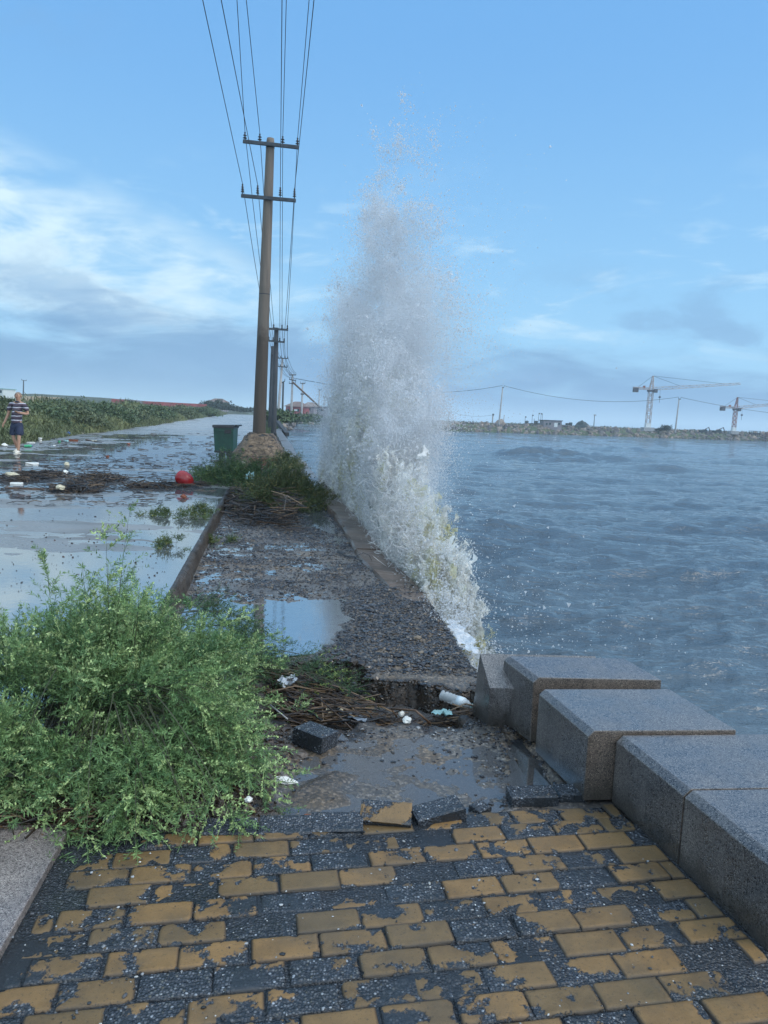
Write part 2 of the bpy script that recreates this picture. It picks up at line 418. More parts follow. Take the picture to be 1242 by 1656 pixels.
def m_brick():
    m = bpy.data.materials.new('worn_yellow_paver'); m.use_nodes = True; g = G(m.node_tree); b = g.N['Principled BSDF']
    tc = g.new('ShaderNodeTexCoord').outputs['Object']
    wear = g.new('ShaderNodeAttribute', attribute_name='wear').outputs['Fac']
    rnd = g.new('ShaderNodeAttribute', attribute_name='rnd').outputs['Fac']
    mk = g.step(g.m('ADD', wear, g.m('MULTIPLY', g.m('SUBTRACT', g.noise(tc, 95, 5, 0.75), 0.5), 0.6)), -0.03, 0.05)
    vc = g.voro(tc, 120, out='Color'); vr = g.new('ShaderNodeSeparateColor', {0: vc}).outputs[0]
    vd = g.voro(tc, 120)
    agg = g.ramp(vr, [(0.0, (0.018, 0.021, 0.027)), (0.35, (0.05, 0.058, 0.07)), (0.62, (0.1, 0.11, 0.125)), (0.84, (0.19, 0.195, 0.2)), (0.9, (0.1, 0.09, 0.06)), (0.975, (0.45, 0.47, 0.49))])
    agg = g.mix(g.step(vd, 0.3, 0.62), agg, (0.03, 0.036, 0.044))
    yel = g.mix(g.noise(tc, 9, 5, 0.65), (0.12, 0.076, 0.03), (0.28, 0.175, 0.068))
    yel = g.mix(1.0, yel, g.ramp(rnd, [(0.0, (0.72, 0.74, 0.8)), (1.0, (1.15, 1.05, 0.95))]), 'MULTIPLY')
    pits = g.step(g.noise(tc, 120, 4, 0.75), 0.57, 0.66)
    yel = g.mix(g.m('MULTIPLY', pits, 0.7), yel, (0.035, 0.03, 0.02))
    yel = g.mix(g.m('MULTIPLY', g.step(g.noise(tc, 3.3, 5, 0.6), 0.45, 0.68), 0.6), yel, (0.085, 0.065, 0.04))
    slur = g.step(g.noise(tc, 4.5, 6, 0.65), 0.5, 0.6)
    agg = g.mix(g.m('MULTIPLY', slur, 0.85), agg, (0.03, 0.036, 0.042))
    c = g.mix(mk, g.mix(1.0, agg, (0.72, 0.75, 0.8), 'MULTIPLY'), yel)
    jt = g.new('ShaderNodeAttribute', attribute_name='joint').outputs['Fac']
    c = g.mix(g.m('MULTIPLY', jt, 0.75), c, (0.016, 0.018, 0.021))
    px_ = g.new('ShaderNodeSeparateXYZ', {0: tc}).outputs[0]
    side = g.m('MULTIPLY', g.step(g.m('ADD', px_, g.m('MULTIPLY', g.m('SUBTRACT', g.noise(tc, 3.0, 5, 0.6), 0.5), 0.6)), -0.75, -1.05), 0.45)     # silt washed against the kerb slab
    dirt = g.m('MAXIMUM', side, g.m('MULTIPLY', g.step(g.noise(tc, 2.6, 7, 0.7), 0.46, 0.66), 0.6))
    c = g.mix(dirt, c, g.mix(1.0, c, (0.55, 0.52, 0.46), 'MULTIPLY'))
    moss = g.m('MULTIPLY', g.step(g.noise(tc, 1.7, 4, 0.6), 0.6, 0.75), 0.25)
    c = g.mix(moss, c, (0.04, 0.05, 0.02))
    g.set(b.inputs['Base Color'], c)
    g.set(b.inputs['Roughness'], g.mix(mk, g.mix(slur, (0.24, 0.24, 0.24), (0.1, 0.1, 0.1)), (0.44, 0.44, 0.44)))
    h = g.m('ADD', g.m('MULTIPLY', g.m('MULTIPLY', vd, g.m('MULTIPLY', g.m('SUBTRACT', 1.0, mk), g.m('SUBTRACT', 1.0, g.m('MULTIPLY', slur, 0.85)))), -1.6), g.m('MULTIPLY', g.noise(tc, 150, 6, 0.8), 0.9))
    g.set(b.inputs['Normal'], g.bump(h, 0.6, 0.006))
    return m
M['brick'] = m_brick()
M['bed'] = mat('dark_slurry', (0.035, 0.04, 0.045), 0.16, 0.4, 9, 0.25, 60, bdist=0.003)
M['coping'] = mat('wet_brown_coping', (0.11, 0.078, 0.06), 0.3, 0.5, 3.5, 0.5, 28, bdist=0.012)
M['kerb'] = mat('mossy_kerb', (0.042, 0.031, 0.022), 0.5, 0.55, 5, 1.0, 22, bdist=0.04)
M['pole'] = None
def m_pole():
    m = bpy.data.materials.new('stained_pole_concrete'); m.use_nodes = True; g = G(m.node_tree); b = g.N['Principled BSDF']
    tc = g.new('ShaderNodeTexCoord').outputs['Object']; z = g.new('ShaderNodeSeparateXYZ', {0: tc}).outputs[2]
    st = g.noise(g.scale(tc, (6, 6, 0.5)), 1.5, 5, 0.6)
    zz = g.m('ADD', z, g.m('MULTIPLY', g.m('SUBTRACT', g.noise(tc, 5, 4, 0.6), 0.5), 1.1))
    c = g.mix(g.step(zz, 4.0, 3.5), (0.15, 0.125, 0.102), (0.062, 0.048, 0.037))
    c = g.mix(g.step(z, 5.1, 4.9), c, g.mix(g.step(zz, 4.0, 3.5), (0.13, 0.11, 0.09), (0.062, 0.049, 0.038)))
    c = g.mix(1.0, c, g.ramp(st, [(0.3, (0.7, 0.7, 0.72)), (0.7, (1.15, 1.12, 1.08))]), 'MULTIPLY')
    g.set(b.inputs['Base Color'], c); b.inputs['Roughness'].default_value = 0.8
    g.set(b.inputs['Normal'], g.bump(g.noise(tc, 30, 4, 0.6), 0.3, 0.01))
    return m
M['pole'] = m_pole()
def m_mound():
    m = bpy.data.materials.new('rubble_masonry'); m.use_nodes = True; g = G(m.node_tree); b = g.N['Principled BSDF']
    tc = g.new('ShaderNodeTexCoord').outputs['Object']
    e = g.voro(g.scale(tc, (1, 1, 1.5)), 4.2, 'DISTANCE_TO_EDGE')
    n = g.noise(tc, 7, 6, 0.65)
    c = g.mix(g.step(n, 0.35, 0.65), (0.075, 0.05, 0.032), (0.17, 0.12, 0.074))
    z = g.new('ShaderNodeSeparateXYZ', {0: tc})
    red = g.m('MULTIPLY', g.step(z.outputs[2], 0.34, 0.2), g.step(z.outputs[0], -0.25, 0.05))
    c = g.mix(g.m('MULTIPLY', red, g.step(g.noise(tc, 4, 3), 0.35, 0.5)), c, (0.15, 0.035, 0.025))
    dk = g.m('MAXIMUM', g.step(g.noise(g.scale(tc, (1, 1, 2.2)), 5.0, 3, 0.5), 0.58, 0.63), g.m('MULTIPLY', g.step(e, 0.035, 0.0), 0.6))
    c = g.mix(dk, c, (0.018, 0.018, 0.018))
    g.set(b.inputs['Base Color'], c); b.inputs['Roughness'].default_value = 0.6
    g.set(b.inputs['Normal'], g.bump(g.m('SUBTRACT', n, g.m('MULTIPLY', dk, 0.8)), 0.9, 0.05))
    return m
M['mound'] = m_mound()
def m_foam(name='foam_and_spray', clear=0.0):
    m = bpy.data.materials.new(name); m.use_nodes = True; g = G(m.node_tree); g.N.clear()
    tc = g.new('ShaderNodeTexCoord').outputs['Object']
    c = g.new('ShaderNodeVertexColor', layer_name='Col').outputs[0]
    nb = g.bump(g.noise(tc, 16, 5, 0.65, 0.8), 0.6, 0.05)
    d = g.new('ShaderNodeBsdfDiffuse', {'Color': c, 'Normal': nb})
    t = g.new('ShaderNodeBsdfTranslucent', {'Color': c, 'Normal': nb})
    gl = g.new('ShaderNodeBsdfGlossy', {'Roughness': 0.4, 'Color': (0.95, 0.95, 0.95), 'Normal': nb})
    fr = g.m('MULTIPLY', g.new('ShaderNodeFresnel', {'IOR': 1.33, 'Normal': nb}).outputs[0], 0.6)
    a = g.new('ShaderNodeMixShader', {0: 0.55, 1: d.outputs[0], 2: t.outputs[0]})
    mx = g.new('ShaderNodeMixShader', {0: fr, 1: a.outputs[0], 2: gl.outputs[0]})
    if clear:
        tr = g.new('ShaderNodeBsdfTransparent', {'Color': (1, 1, 1)})
        mx = g.new('ShaderNodeMixShader', {0: clear, 1: mx.outputs[0], 2: tr.outputs[0]})
    g.L.new(mx.outputs[0], g.new('ShaderNodeOutputMaterial').inputs['Surface'])
    return m
M['foam'] = m_foam()
M['drops'] = m_foam('clear_droplets', 0.4)
def m_land():
    m = bpy.data.materials.new('rough_grassland'); m.use_nodes = True; g = G(m.node_tree); b = g.N['Principled BSDF']
    tc = g.new('ShaderNodeTexCoord').outputs['Object']
    n = g.noise(tc, 0.6, 7, 0.65); n2 = g.noise(tc, 7, 4, 0.7)
    c = g.ramp(g.m('ADD', g.m('MULTIPLY', n, 0.7), g.m('MULTIPLY', n2, 0.3)), [(0.3, (0.02, 0.034, 0.018)), (0.5, (0.05, 0.075, 0.03)), (0.66, (0.1, 0.1, 0.05))])
    g.set(b.inputs['Base Color'], c); b.inputs['Roughness'].default_value = 0.9
    g.set(b.inputs['Normal'], g.bump(n2, 0.8, 0.1))
    return m
M['land'] = m_land()
def m_hill():
    m = bpy.data.materials.new('scrubby_hill'); m.use_nodes = True; g = G(m.node_tree); b = g.N['Principled BSDF']
    tc = g.new('ShaderNodeTexCoord').outputs['Object']
    och = g.new('ShaderNodeAttribute', attribute_name='bare').outputs['Fac']
    n = g.noise(tc, 0.35, 6, 0.7); n2 = g.noise(tc, 1.5, 4, 0.6)
    gr = g.mix(g.step(n, 0.35, 0.65), (0.03, 0.045, 0.03), (0.075, 0.085, 0.055))
    oc = g.mix(n2, (0.19, 0.13, 0.07), (0.36, 0.26, 0.15))
    c = g.mix(g.step(g.m('ADD', och, g.m('MULTIPLY', g.m('SUBTRACT', n, 0.5), 1.6)), 0.5, 0.62), gr, oc)
    g.set(b.inputs['Base Color'], c); b.inputs['Roughness'].default_value = 0.95
    g.set(b.inputs['Normal'], g.bump(n2, 0.8, 0.5))
    return m
M['hill'] = m_hill()
# ------------------------------------------------------------------ shared layout
WALLPTS = np.array([[1.78, -8], [1.74, 2.0], [1.4, 3.4], [1.2, 3.7], [0.74, 3.95], [0.6, 4.4]] +
                   [list(at(x, y, 0.05)[:2]) for x, y in [(703, 973), (674, 940), (627, 901), (584, 846), (529, 791), (482, 743.6)]] +
                   [[-7.4, 52], [-8.3, 62], [-18, 118], [-31, 238], [-60, 420], [-400, 3000]])
def xw(Y): return np.interp(Y, WALLPTS[:, 1], WALLPTS[:, 0])
def xk(Y): return -1.63 - 0.157 * (np.asarray(Y, float) - 5.76)          # road kerb
def xl(Y): return -8.5 - 0.17 * np.asarray(Y, float) + 0.5 * pn(np.asarray(Y, float) * 0.13, 3.3)   # weeds edge
def road_base(Y): return 0.15 + 0.0042 * np.clip(np.asarray(Y, float) - 45, 0, 1e9)
def rand_rots(n):
    q = rng.normal(size=(n, 4)); q /= np.linalg.norm(q, axis=1)[:, None]
    w, x, y, z = q.T
    return np.stack([np.stack([1-2*(y*y+z*z), 2*(x*y-z*w), 2*(x*z+y*w)], -1), np.stack([2*(x*y+z*w), 1-2*(x*x+z*z), 2*(y*z-x*w)], -1), np.stack([2*(x*z-y*w), 2*(y*z+x*w), 1-2*(x*x+y*y)], -1)], 1)
def ico(sub):
    bm = bmesh.new(); bmesh.ops.create_icosphere(bm, subdivisions=sub, radius=1.0)
    V = np.array([v.co[:] for v in bm.verts]); F = np.array([[v.index for v in f.verts] for f in bm.faces]); bm.free(); return V, F
def scatter(V, F, P, S, rot=True, amp=0.0, yaw=False):
    n = len(P); S = np.asarray(S, float)
    if S.ndim == 1: S = np.repeat(S[:, None], 3, 1)
    X = np.repeat(V[None], n, 0)
    if amp: X = X * (1 + amp * rng.normal(size=(n, len(V), 1)))
    if yaw:
        X = X * S[:, None, :]; a = rng.uniform(0, 6.283, n); c, s = np.cos(a)[:, None], np.sin(a)[:, None]
        X = np.stack([X[..., 0]*c - X[..., 1]*s, X[..., 0]*s + X[..., 1]*c, X[..., 2]], -1)
    else:
        X = X * S[:, None, :]
        if rot: X = np.einsum('nij,nvj->nvi', rand_rots(n), X)
    X = X + P[:, None, :]
    return X.reshape(-1, 3), (np.arange(n)[:, None, None] * len(V) + F[None]).reshape(-1, F.shape[1])

# ------------------------------------------------------------------ ground
def ground_z(x, Y):
    left = xl(Y) - x                                                       # metres beyond the weeds edge
    z = -0.3 + 0.55 * sstep(left, -0.6, 0.6) + 0.5 * sstep(left, 0.5, 5) + 0.12 * fbm(x * 0.3, Y * 0.3)
    z = z + 0.5 * sstep(Y, 120, 220)
    right = sstep(x - xk(Y), 0.1, 1.2) * sstep(Y, 46, 62)                  # grassy strip between road and sea wall, farther on
    z = z + right * (0.75 + 0.9 * sstep(Y, 70, 200)) * sstep(xw(Y) - x, 0.2, 2.0)
    return z
Yg = np.concatenate([np.linspace(-8, 40, 50), 40 * (3000 / 40.0) ** np.linspace(0.01, 1, 150)])
ug = np.concatenate([np.linspace(0, 30, 90), 30 * (3000 / 30.0) ** np.linspace(0.02, 1, 60)])
Yy, uu = np.meshgrid(Yg, ug, indexing='ij')
xx = xw(Yy) - 0.25 - uu
zz = ground_z(xx, Yy)
V = np.stack([xx, Yy, zz], -1)
lip = V[:, :1].copy(); lip[..., 2] = -2.5                                  # the seaward side drops below the water
V = np.concatenate([lip, V], 1)
tag(mesh_np('ground', V, grid_faces(*V.shape[:2]), M['land']), kind='structure')

# ------------------------------------------------------------------ road with standing water
Yr = np.concatenate([np.linspace(-4, 2.58, 40), 2.62 * (200 / 2.62) ** np.linspace(0, 1, 520)])
def xrb(Y): return np.where(Y < 2.6, -2.28, xk(Y))                          # the road's right side: kerb, or the granite slab nearest us
tr = np.linspace(0, 1, 240) ** 1.25
Yy, tt = np.meshgrid(Yr, tr, indexing='ij')
xx = xrb(Yy) - tt * (xrb(Yy) - xl(Yy) + 0.7)
fld = fbm(xx * 0.22, Yy * 0.75, 2.0, 4) * 0.75 + 0.35 * fbm(xx * 0.8, Yy * 2.4, 5.0, 4) + 0.10 * fbm(xx * 5, Yy * 9, 1.0, 3)
bias = -0.34 + 0.9 * sstep(Yy, 34, 48) + 0.5 * sstep(xl(Yy) + 2.6 - xx, 0, 2.4)
for (px_, py_, w_, s_) in [(60, 935, 1.3, 0.34), (170, 850, 1.6, 0.36), (40, 815, 1.6, 0.4), (250, 800, 1.0, 0.22)]:
    c_ = at(px_, py_, 0.15); bias = bias + 0.62 * np.exp(-((xx - c_[0]) / w_) ** 2 - ((Yy - c_[1]) / s_) ** 2)
zz = road_base(Yy) + 0.010 * np.clip(fld + bias, -1.2, 1.2)
wet = sstep(Yy, 60, 40)[..., None]
mud = sstep(fbm(xx * 0.5, Yy * 1.1, 9.0, 4), 0.05, 0.5)[..., None]
colr = (np.array([0.27, 0.26, 0.25]) * (1 - wet) + np.array([0.19, 0.185, 0.18]) * wet) * (1 - 0.45 * mud * wet) + np.array([0.02, 0.01, 0.0]) * mud * wet
V = np.stack([xx, Yy, zz], -1)
tag(mesh_np('road', V, grid_faces(*V.shape[:2]), M['road'], col=colr.reshape(-1, 3)), kind='structure')
Yw = np.concatenate([np.linspace(-4, 2.58, 8), np.linspace(2.62, 60, 60)]); tw = np.linspace(0, 1, 20); a_, b_ = np.meshgrid(Yw, tw, indexing='ij')
xx = xrb(a_) - 0.01 - b_ * (xrb(a_) - xl(a_) - 0.4)
V = np.stack([xx, a_, 0.15 + 0 * xx], -1)
tag(mesh_np('road_puddle', V, grid_faces(*V.shape[:2])[:, ::-1], M['film']), kind='structure')

# kerb of the road
Yk = np.linspace(2.66, 13.5, 240); K = []
for dx, z in [(-0.05, 0.13), (-0.025, 0.154), (0.0, 0.156), (0.022, 0.13), (0.045, -0.08)]:
    n_ = 0.022 * fbm(Yk * 2.2, dx * 30, 1.5, 5)
    K.append(np.stack([xk(Yk) + dx + n_ * (1 if dx > 0 else 0.3), Yk, z + 0.5 * n_ * (z > 0)], -1))
V = np.stack(K, 1)
tag(mesh_np('kerb', V, grid_faces(*V.shape[:2]), M['kerb']), kind='structure')

# ------------------------------------------------------------------ washed-out pavement strip of gravel, mud and puddles
P_pud = poly([(300, 985), (385, 978), (470, 975), (545, 972), (566, 1000), (545, 1040), (515, 1062), (430, 1066), (330, 1050)])
P_strip = poly([(452, 742), (472, 752), (500, 792), (530, 842), (545, 862), (515, 856), (490, 820), (466, 778)], 0.02)
P_hump = poly([(515, 1068), (570, 985), (600, 960), (660, 945), (700, 975), (745, 1030), (770, 1062), (768, 1108), (700, 1112), (640, 1098), (560, 1076)])
P_pit = poly([(440, 1078), (510, 1068), (560, 1077), (610, 1097), (650, 1108), (700, 1116), (780, 1113), (782, 1152), (740, 1160), (700, 1163), (600, 1165), (540, 1172), (470, 1172), (425, 1130)])
P_dirt = poly([(260, 1190), (400, 1160), (478, 1172), (470, 1215), (445, 1255), (440, 1325), (330, 1350), (120, 1345), (100, 1250)])
P_bar = poly([(500, 1252), (545, 1236), (580, 1243), (548, 1262), (566, 1288), (520, 1296), (470, 1290), (462, 1272)])
P_front = poly([(436, 1330), (830, 1300), (826, 1240), (800, 1192), (730, 1182), (650, 1178), (560, 1184), (530, 1196), (455, 1172), (440, 1180), (470, 1208), (470, 1240), (448, 1262)])
P_chan = poly([(822, 1180), (850, 1175), (905, 1270), (880, 1290), (832, 1285), (826, 1240)])
P_tan = poly([(556, 851), (593, 892), (616, 921), (651, 956), (691, 970), (700, 973), (674, 940), (627, 901), (584, 846)])
def walk_z(x, Y):
    n1_ = fbm(x * 1.3, Y * 1.9, 0.5, 4); n2_ = fbm(x * 6, Y * 8, 3.0, 4); n3_ = pn(x * 38, Y * 38, 2.2)
    far = sstep(Y, 3.8, 4.1)
    z = far * (0.011 * n1_ + 0.009 * n2_ - 0.001) + 0.0022 * n3_
    z = z + (1 - far) * (-0.028 + 0.004 * n1_ + 0.0055 * n2_)
    e = 0.05 * n2_
    z = z + 0.005 * far * sstep(Y, 5.9, 6.5) * sstep(Y, 11.5, 9.5) * sstep(sdf(x, Y, P_pud), 0.02, 0.15)
    z = z - 0.03 * sstep(sdf(x, Y, P_pud) + e * 1.6, 0.1, -0.14)
    z = z - 0.045 * sstep(sdf(x, Y, P_strip) + e, 0.06, -0.12)
    z = z + (0.02 + 0.010 * n2_ + 0.006 * n3_) * sstep(sdf(x, Y, P_hump) + 2 * e, 0.25, -0.1)
    z = z + (0.045 + 0.03 * n2_ + 0.009 * n3_) * sstep(sdf(x, Y, P_dirt) + 1.2 * e, 0.06, -0.14)
    z = z + (0.016 + 0.008 * n2_) * sstep(sdf(x, Y, P_bar) + 0.5 * e, 0.02, -0.04)
    z = z - 0.0085 * sstep(sdf(x, Y, P_front) + 0.8 * e, 0.02, -0.05)
    z = z - 0.04 * sstep(sdf(x, Y, P_chan) + 0.5 * e, 0.03, -0.05)
    d = sdf(x, Y, P_pit) + 1.3 * e + 0.12 * fbm(x * 3.2, Y * 3.2, 6.0, 4)
    z = z - 0.16 * sstep(d, 0.015, -0.05) + (0.05 * n2_ + 0.01 * n3_) * sstep(d, 0.0, -0.1)
    z = z + 0.012 * sstep(x - xk(Y), 0.35, 0.0) * far * n2_
    return z
Yr = 2.2 * (62 / 2.2) ** np.linspace(0, 1, 900); tr = np.linspace(0, 1, 330)
Yy, tt = np.meshgrid(Yr, tr, indexing='ij')
x0 = np.minimum(xk(Yy) - 0.02, -1.0 - 0.9 * sstep(Yy, 3.1, 2.4)); x1 = xw(Yy) - 0.02
xx = x0 + tt * (x1 - x0)
zz = walk_z(xx, Yy)
C = np.full(xx.shape + (3,), 0.0) + np.array([0.105, 0.10, 0.098])
def blend(c, w): 
    global C
    C = C * (1 - w[..., None]) + np.array(c) * w[..., None]
n2_ = fbm(xx * 5, Yy * 7, 7.0, 4)
blend((0.13, 0.098, 0.066), sstep(fbm(xx * 1.1, Yy * 1.6, 4.0, 4), 0.05, 0.5) * 0.7)
blend((0.05, 0.036, 0.026), sstep(sdf(xx, Yy, P_dirt) + 0.06 * n2_, 0.05, -0.08))
blend((0.085, 0.066, 0.048), sstep(sdf(xx, Yy, P_bar), 0.03, -0.03) * 0.8)
blend((0.028, 0.02, 0.015), sstep(sdf(xx, Yy, P_pit) + 0.07 * fbm(xx * 6, Yy * 8, 3.0, 4) + 0.12 * fbm(xx * 3.2, Yy * 3.2, 6.0, 4), 0.10, 0.03))
blend((0.15, 0.115, 0.07), sstep(sdf(xx, Yy, P_tan) + 0.05 * n2_, 0.08, -0.05) * 0.9)
blend((0.11, 0.085, 0.06), sstep(sdf(xx, Yy, P_chan), 0.05, -0.03) * 0.8)
V = np.stack([xx, Yy, zz], -1)
tag(mesh_np('pavement_strip', V, grid_faces(*V.shape[:2]), M['gravel'], col=C.reshape(-1, 3)), kind='structure')
def water_sheet(name, P, z, m, grow=0.0):
    P = np.asarray(P); c = P.mean(0); d = P - c
    P2 = c + d * (1 + grow / np.linalg.norm(d, axis=1)[:, None])
    bm = bmesh.new(); vs = [bm.verts.new((p[0], p[1], z)) for p in P2]; f = bm.faces.new(vs); f.normal_update()
    if f.normal.z < 0: f.normal_flip()
    bmesh.ops.triangulate(bm, faces=[f])
    me = bpy.data.meshes.new(name); bm.to_mesh(me); bm.free(); me.materials.append(m)
    o = bpy.data.objects.new(name, me); COL.objects.link(o); return tag(o, kind='structure')
Ys = np.array([5.2, 6.0, 8.0, 10, 14, 18, 24, 30.0])
water_sheet('puddle', np.concatenate([np.stack([xk(Ys) + 0.03, Ys], 1), np.stack([xw(Ys) - 0.05, Ys], 1)[::-1], poly([(760, 1052), (640, 1035), (560, 1035), (515, 1056), (430, 1066), (330, 1060)])]), 0.0005, M['film'])
water_sheet('front_puddle', P_front, -0.0350, M['mudwater'], 0.06)
water_sheet('channel_puddle', P_chan, -0.05, M['film'], 0.05)
water_sheet('pit_puddle', P_pit, -0.125, M['mudwater'], 0.0)

# pebbles: nobody could count them
bV, bF = ico(1)
def pebbles(name, P, size, pal):
    n = len(P)
    S = size[:, None] * np.stack([rng.uniform(0.8, 1.4, n), rng.uniform(0.6, 1.0, n), rng.uniform(0.35, 0.65, n)], 1)
    V, F = scatter(bV, bF, P, S, yaw=True, amp=0.13)
    c = np.array(pal)[rng.integers(0, len(pal), n)] * rng.uniform(0.6, 1.35, (n, 1))
    return tag(mesh_np(name, V, F, M['stone'], col=np.repeat(c, len(bV), 0), smooth=False), kind='stuff')
PAL = [(0.018, 0.019, 0.024)] * 6 + [(0.04, 0.042, 0.05)] * 4 + [(0.07, 0.07, 0.075)] * 3 + [(0.075, 0.056, 0.04)] * 2 + [(0.16, 0.125, 0.09)]
def sample(n, fn, xr, yr):
    out = []; got = 0
    while got < n:
        x = rng.uniform(*xr, 60000); y = rng.uniform(*yr, 60000); w = fn(x, y); k = rng.random(60000) < w
        out.append(np.stack([x[k], y[k]], 1)); got += k.sum()
    return np.concatenate(out)[:n]
def dens(x, y):
    ok = (x < xw(y) - 0.02) & (x > xk(y) + 0.06)
    cl = sstep(fbm(x * 1.6, y * 2.6, 8.0, 4), -0.15, 0.45)
    w = 0.10 + 0.34 * cl + 0.3 * cl * sstep(x - (xk(y) + xw(y)) / 2, -0.9, 0.6) + 0.95 * sstep(sdf(x, y, P_hump), 0.3, -0.12)
    w = w * sstep(sdf(x, y, P_pud), -0.05, 0.12) * sstep(sdf(x, y, P_pit), -0.01, 0.03) * (0.25 + 0.75 * sstep(sdf(x, y, P_tan), -0.02, 0.12))
    return np.where(ok, w * sstep(y, 4.2, 4.35), 0)
p = sample(48000, dens, (-2.6, 0.8), (4.15, 13.0))
s = rng.lognormal(math.log(0.0058), 0.45, len(p)) * (1 + 0.035 * (p[:, 1] - 4))
pebbles('gravel', np.column_stack([p, walk_z(p[:, 0], p[:, 1]) + s * 0.25]), s, PAL)
def dens2(x, y):
    w = 0.35 + 0.65 * sstep(fbm(x * 3, y * 4, 2.0, 3), 0.0, 0.5) + 0.8 * sstep(x, 0.3, 0.6)
    w = w * sstep(sdf(x, y, P_pit), 0.0, 0.05) * (1 - 0.72 * sstep(sdf(x, y, P_front), 0.02, -0.12) - 0.24 * sstep(y, 3.3, 3.0))
    return np.where((x < 0.8) & (y > 2.75 + 0.19 * x), 0.8 * w, 0)
p = sample(1700, dens2, (-0.6, 0.85), (2.6, 3.8))
s = rng.lognormal(math.log(0.0056), 0.42, len(p))
pebbles('grit', np.column_stack([p, walk_z(p[:, 0], p[:, 1]) + s * 0.3]), s, PAL + [(0.3, 0.3, 0.3)])
p = sample(5000, lambda x, y: sstep(sdf(x, y, P_dirt), 0.02, -0.06), (-1.5, -0.1), (2.5, 3.6))
s = rng.lognormal(math.log(0.0075), 0.5, len(p))
pebbles('soil_crumbs', np.column_stack([p, walk_z(p[:, 0], p[:, 1]) + s * 0.2]), s, [(0.035, 0.024, 0.017), (0.055, 0.04, 0.028), (0.025, 0.018, 0.014), (0.07, 0.055, 0.042)])

n = 60000; x = rng.uniform(-0.9, 0.8, n); y = rng.uniform(3.6, 4.9, n)
n2_ = fbm(x * 6, y * 8, 3.0, 4); d = sdf(x, y, P_pit) + 0.065 * n2_ + 0.12 * fbm(x * 3.2, y * 3.2, 6.0, 4)
k = (d > -0.10) & (d < 0.045) & (y > 3.95); p = np.column_stack([x[k], y[k]])[:2600]
s = rng.lognormal(math.log(0.009), 0.5, len(p))
pebbles('bank_clods', np.column_stack([p, walk_z(p[:, 0], p[:, 1]) + s * 0.15]), s, [(0.03, 0.021, 0.015), (0.045, 0.032, 0.022), (0.02, 0.016, 0.013), (0.06, 0.045, 0.034), (0.03, 0.03, 0.033)])

# ------------------------------------------------------------------ sea wall with its coping stones
wall = empty('sea_wall', (xw(6.0), 6.0, 0), 'low brown sea wall of worn coping stones running away under the breaking wave', 'sea wall')
def lo(o): o.location = Vector(o.location) - wall.location; return o
edges = [5.75, 6.5, 7.3, 8.2, 9.7, 11.3, 13.2, 15.2, 17.4, 20.0, 21.5, 25, 28.5, 29.5, 34, 39, 45, 52, 60]
for i, (a, b) in enumerate(zip(edges[:-1], edges[1:])):
    mb = MB(); ny, nx = 14, 7
    w = 0.27 + 0.004 * a
    ys = np.linspace(a + 0.006, b - 0.006, ny); rows = []
    for j, y in enumerate(ys):
        t = float(np.interp(y, [5.7, 8, 11, 16, 20, 20.3, 27, 29, 45, 60], [0.012, 0.05, 0.095, 0.13, 0.15, 0.2, 0.2, 0.27, 0.32, 0.4])) + 0.006 * math.sin(i * 2.3)
        for q, (fx, z) in enumerate([(1, -0.3), (1, t - 0.02), (0.95, t), (0.5, t), (0.06, t), (0, t - 0.025), (0, -0.3)]):
            nz = 0.010 * pn(y * 3.1, q * 1.7, i) + 0.006 * pn(y * 11, q * 4.1, i + 3)
            ex = 0.014 * pn(y * 4, q * 0.9, i + 7)
            rows.append((xw(y) - w + fx * w + (ex if q in (0, 1, 5, 6, 2, 4) else 0), y, z + (nz if z > -0.2 else 0)))
    fs = [(j*7 + q, j*7 + q + 1, (j+1)*7 + q + 1, (j+1)*7 + q) for j in range(ny - 1) for q in range(6)]
    fs += [tuple(range(7)), tuple((ny - 1) * 7 + q for q in range(7))[::-1]]
    mb.add(rows, fs); lo(mb.build('coping_stone', M['coping'], wall, smooth=False))
mb = MB(); ys = np.concatenate([np.linspace(4.2, 62, 90), np.linspace(66, 235, 40)])
rows = [(xw(y) - dx + 0.02 * pn(y * 2, z * 3), y, z) for y in ys for dx, z in [(0.02, -0.08), (-0.03, -0.9), (-0.06, -2.4)]]
mb.add(rows, [(j*3 + q, j*3 + q + 1, (j+1)*3 + q + 1, (j+1)*3 + q) for j in range(len(ys) - 1) for q in range(2)])
lo(mb.build('wall_face', M['dark_conc'], wall))

# ------------------------------------------------------------------ the sea
ZS = -1.6
rr = 3.0 * (7000 / 3.0) ** np.linspace(0, 1, 1150); aa = np.radians(np.linspace(-46, 62, 760))
Rr, Aa = np.meshgrid(rr, aa, indexing='ij')
xx = Rr * np.sin(Aa); yy = Rr * np.cos(Aa); zz = np.zeros_like(xx); dr = Rr * math.log(7000 / 3.0) / 1150
for i in range(46):
    lam = 0.55 * (16 / 0.55) ** (i / 45.0) * rng.uniform(0.9, 1.1)
    th = R_(rng.normal(96, 26)); amp = min(0.025 * lam ** 0.6, 0.034) * rng.uniform(0.6, 1.2)
    kx, ky = math.cos(th) * 6.283 / lam, math.sin(th) * 6.283 / lam
    gate = 0.55 + 0.75 * pn(xx / (lam * 5) + i, yy / (lam * 3.2), i * 1.7)
    ph = kx * xx + ky * yy + 1.1 * pn(xx / (lam * 4), yy / (lam * 4), i) + rng.uniform(0, 6.28)
    zz += amp * gate * (1 - np.abs(np.sin(ph / 2)) * 1.6 + 0.3) * sstep(lam / dr, 2.5, 6)
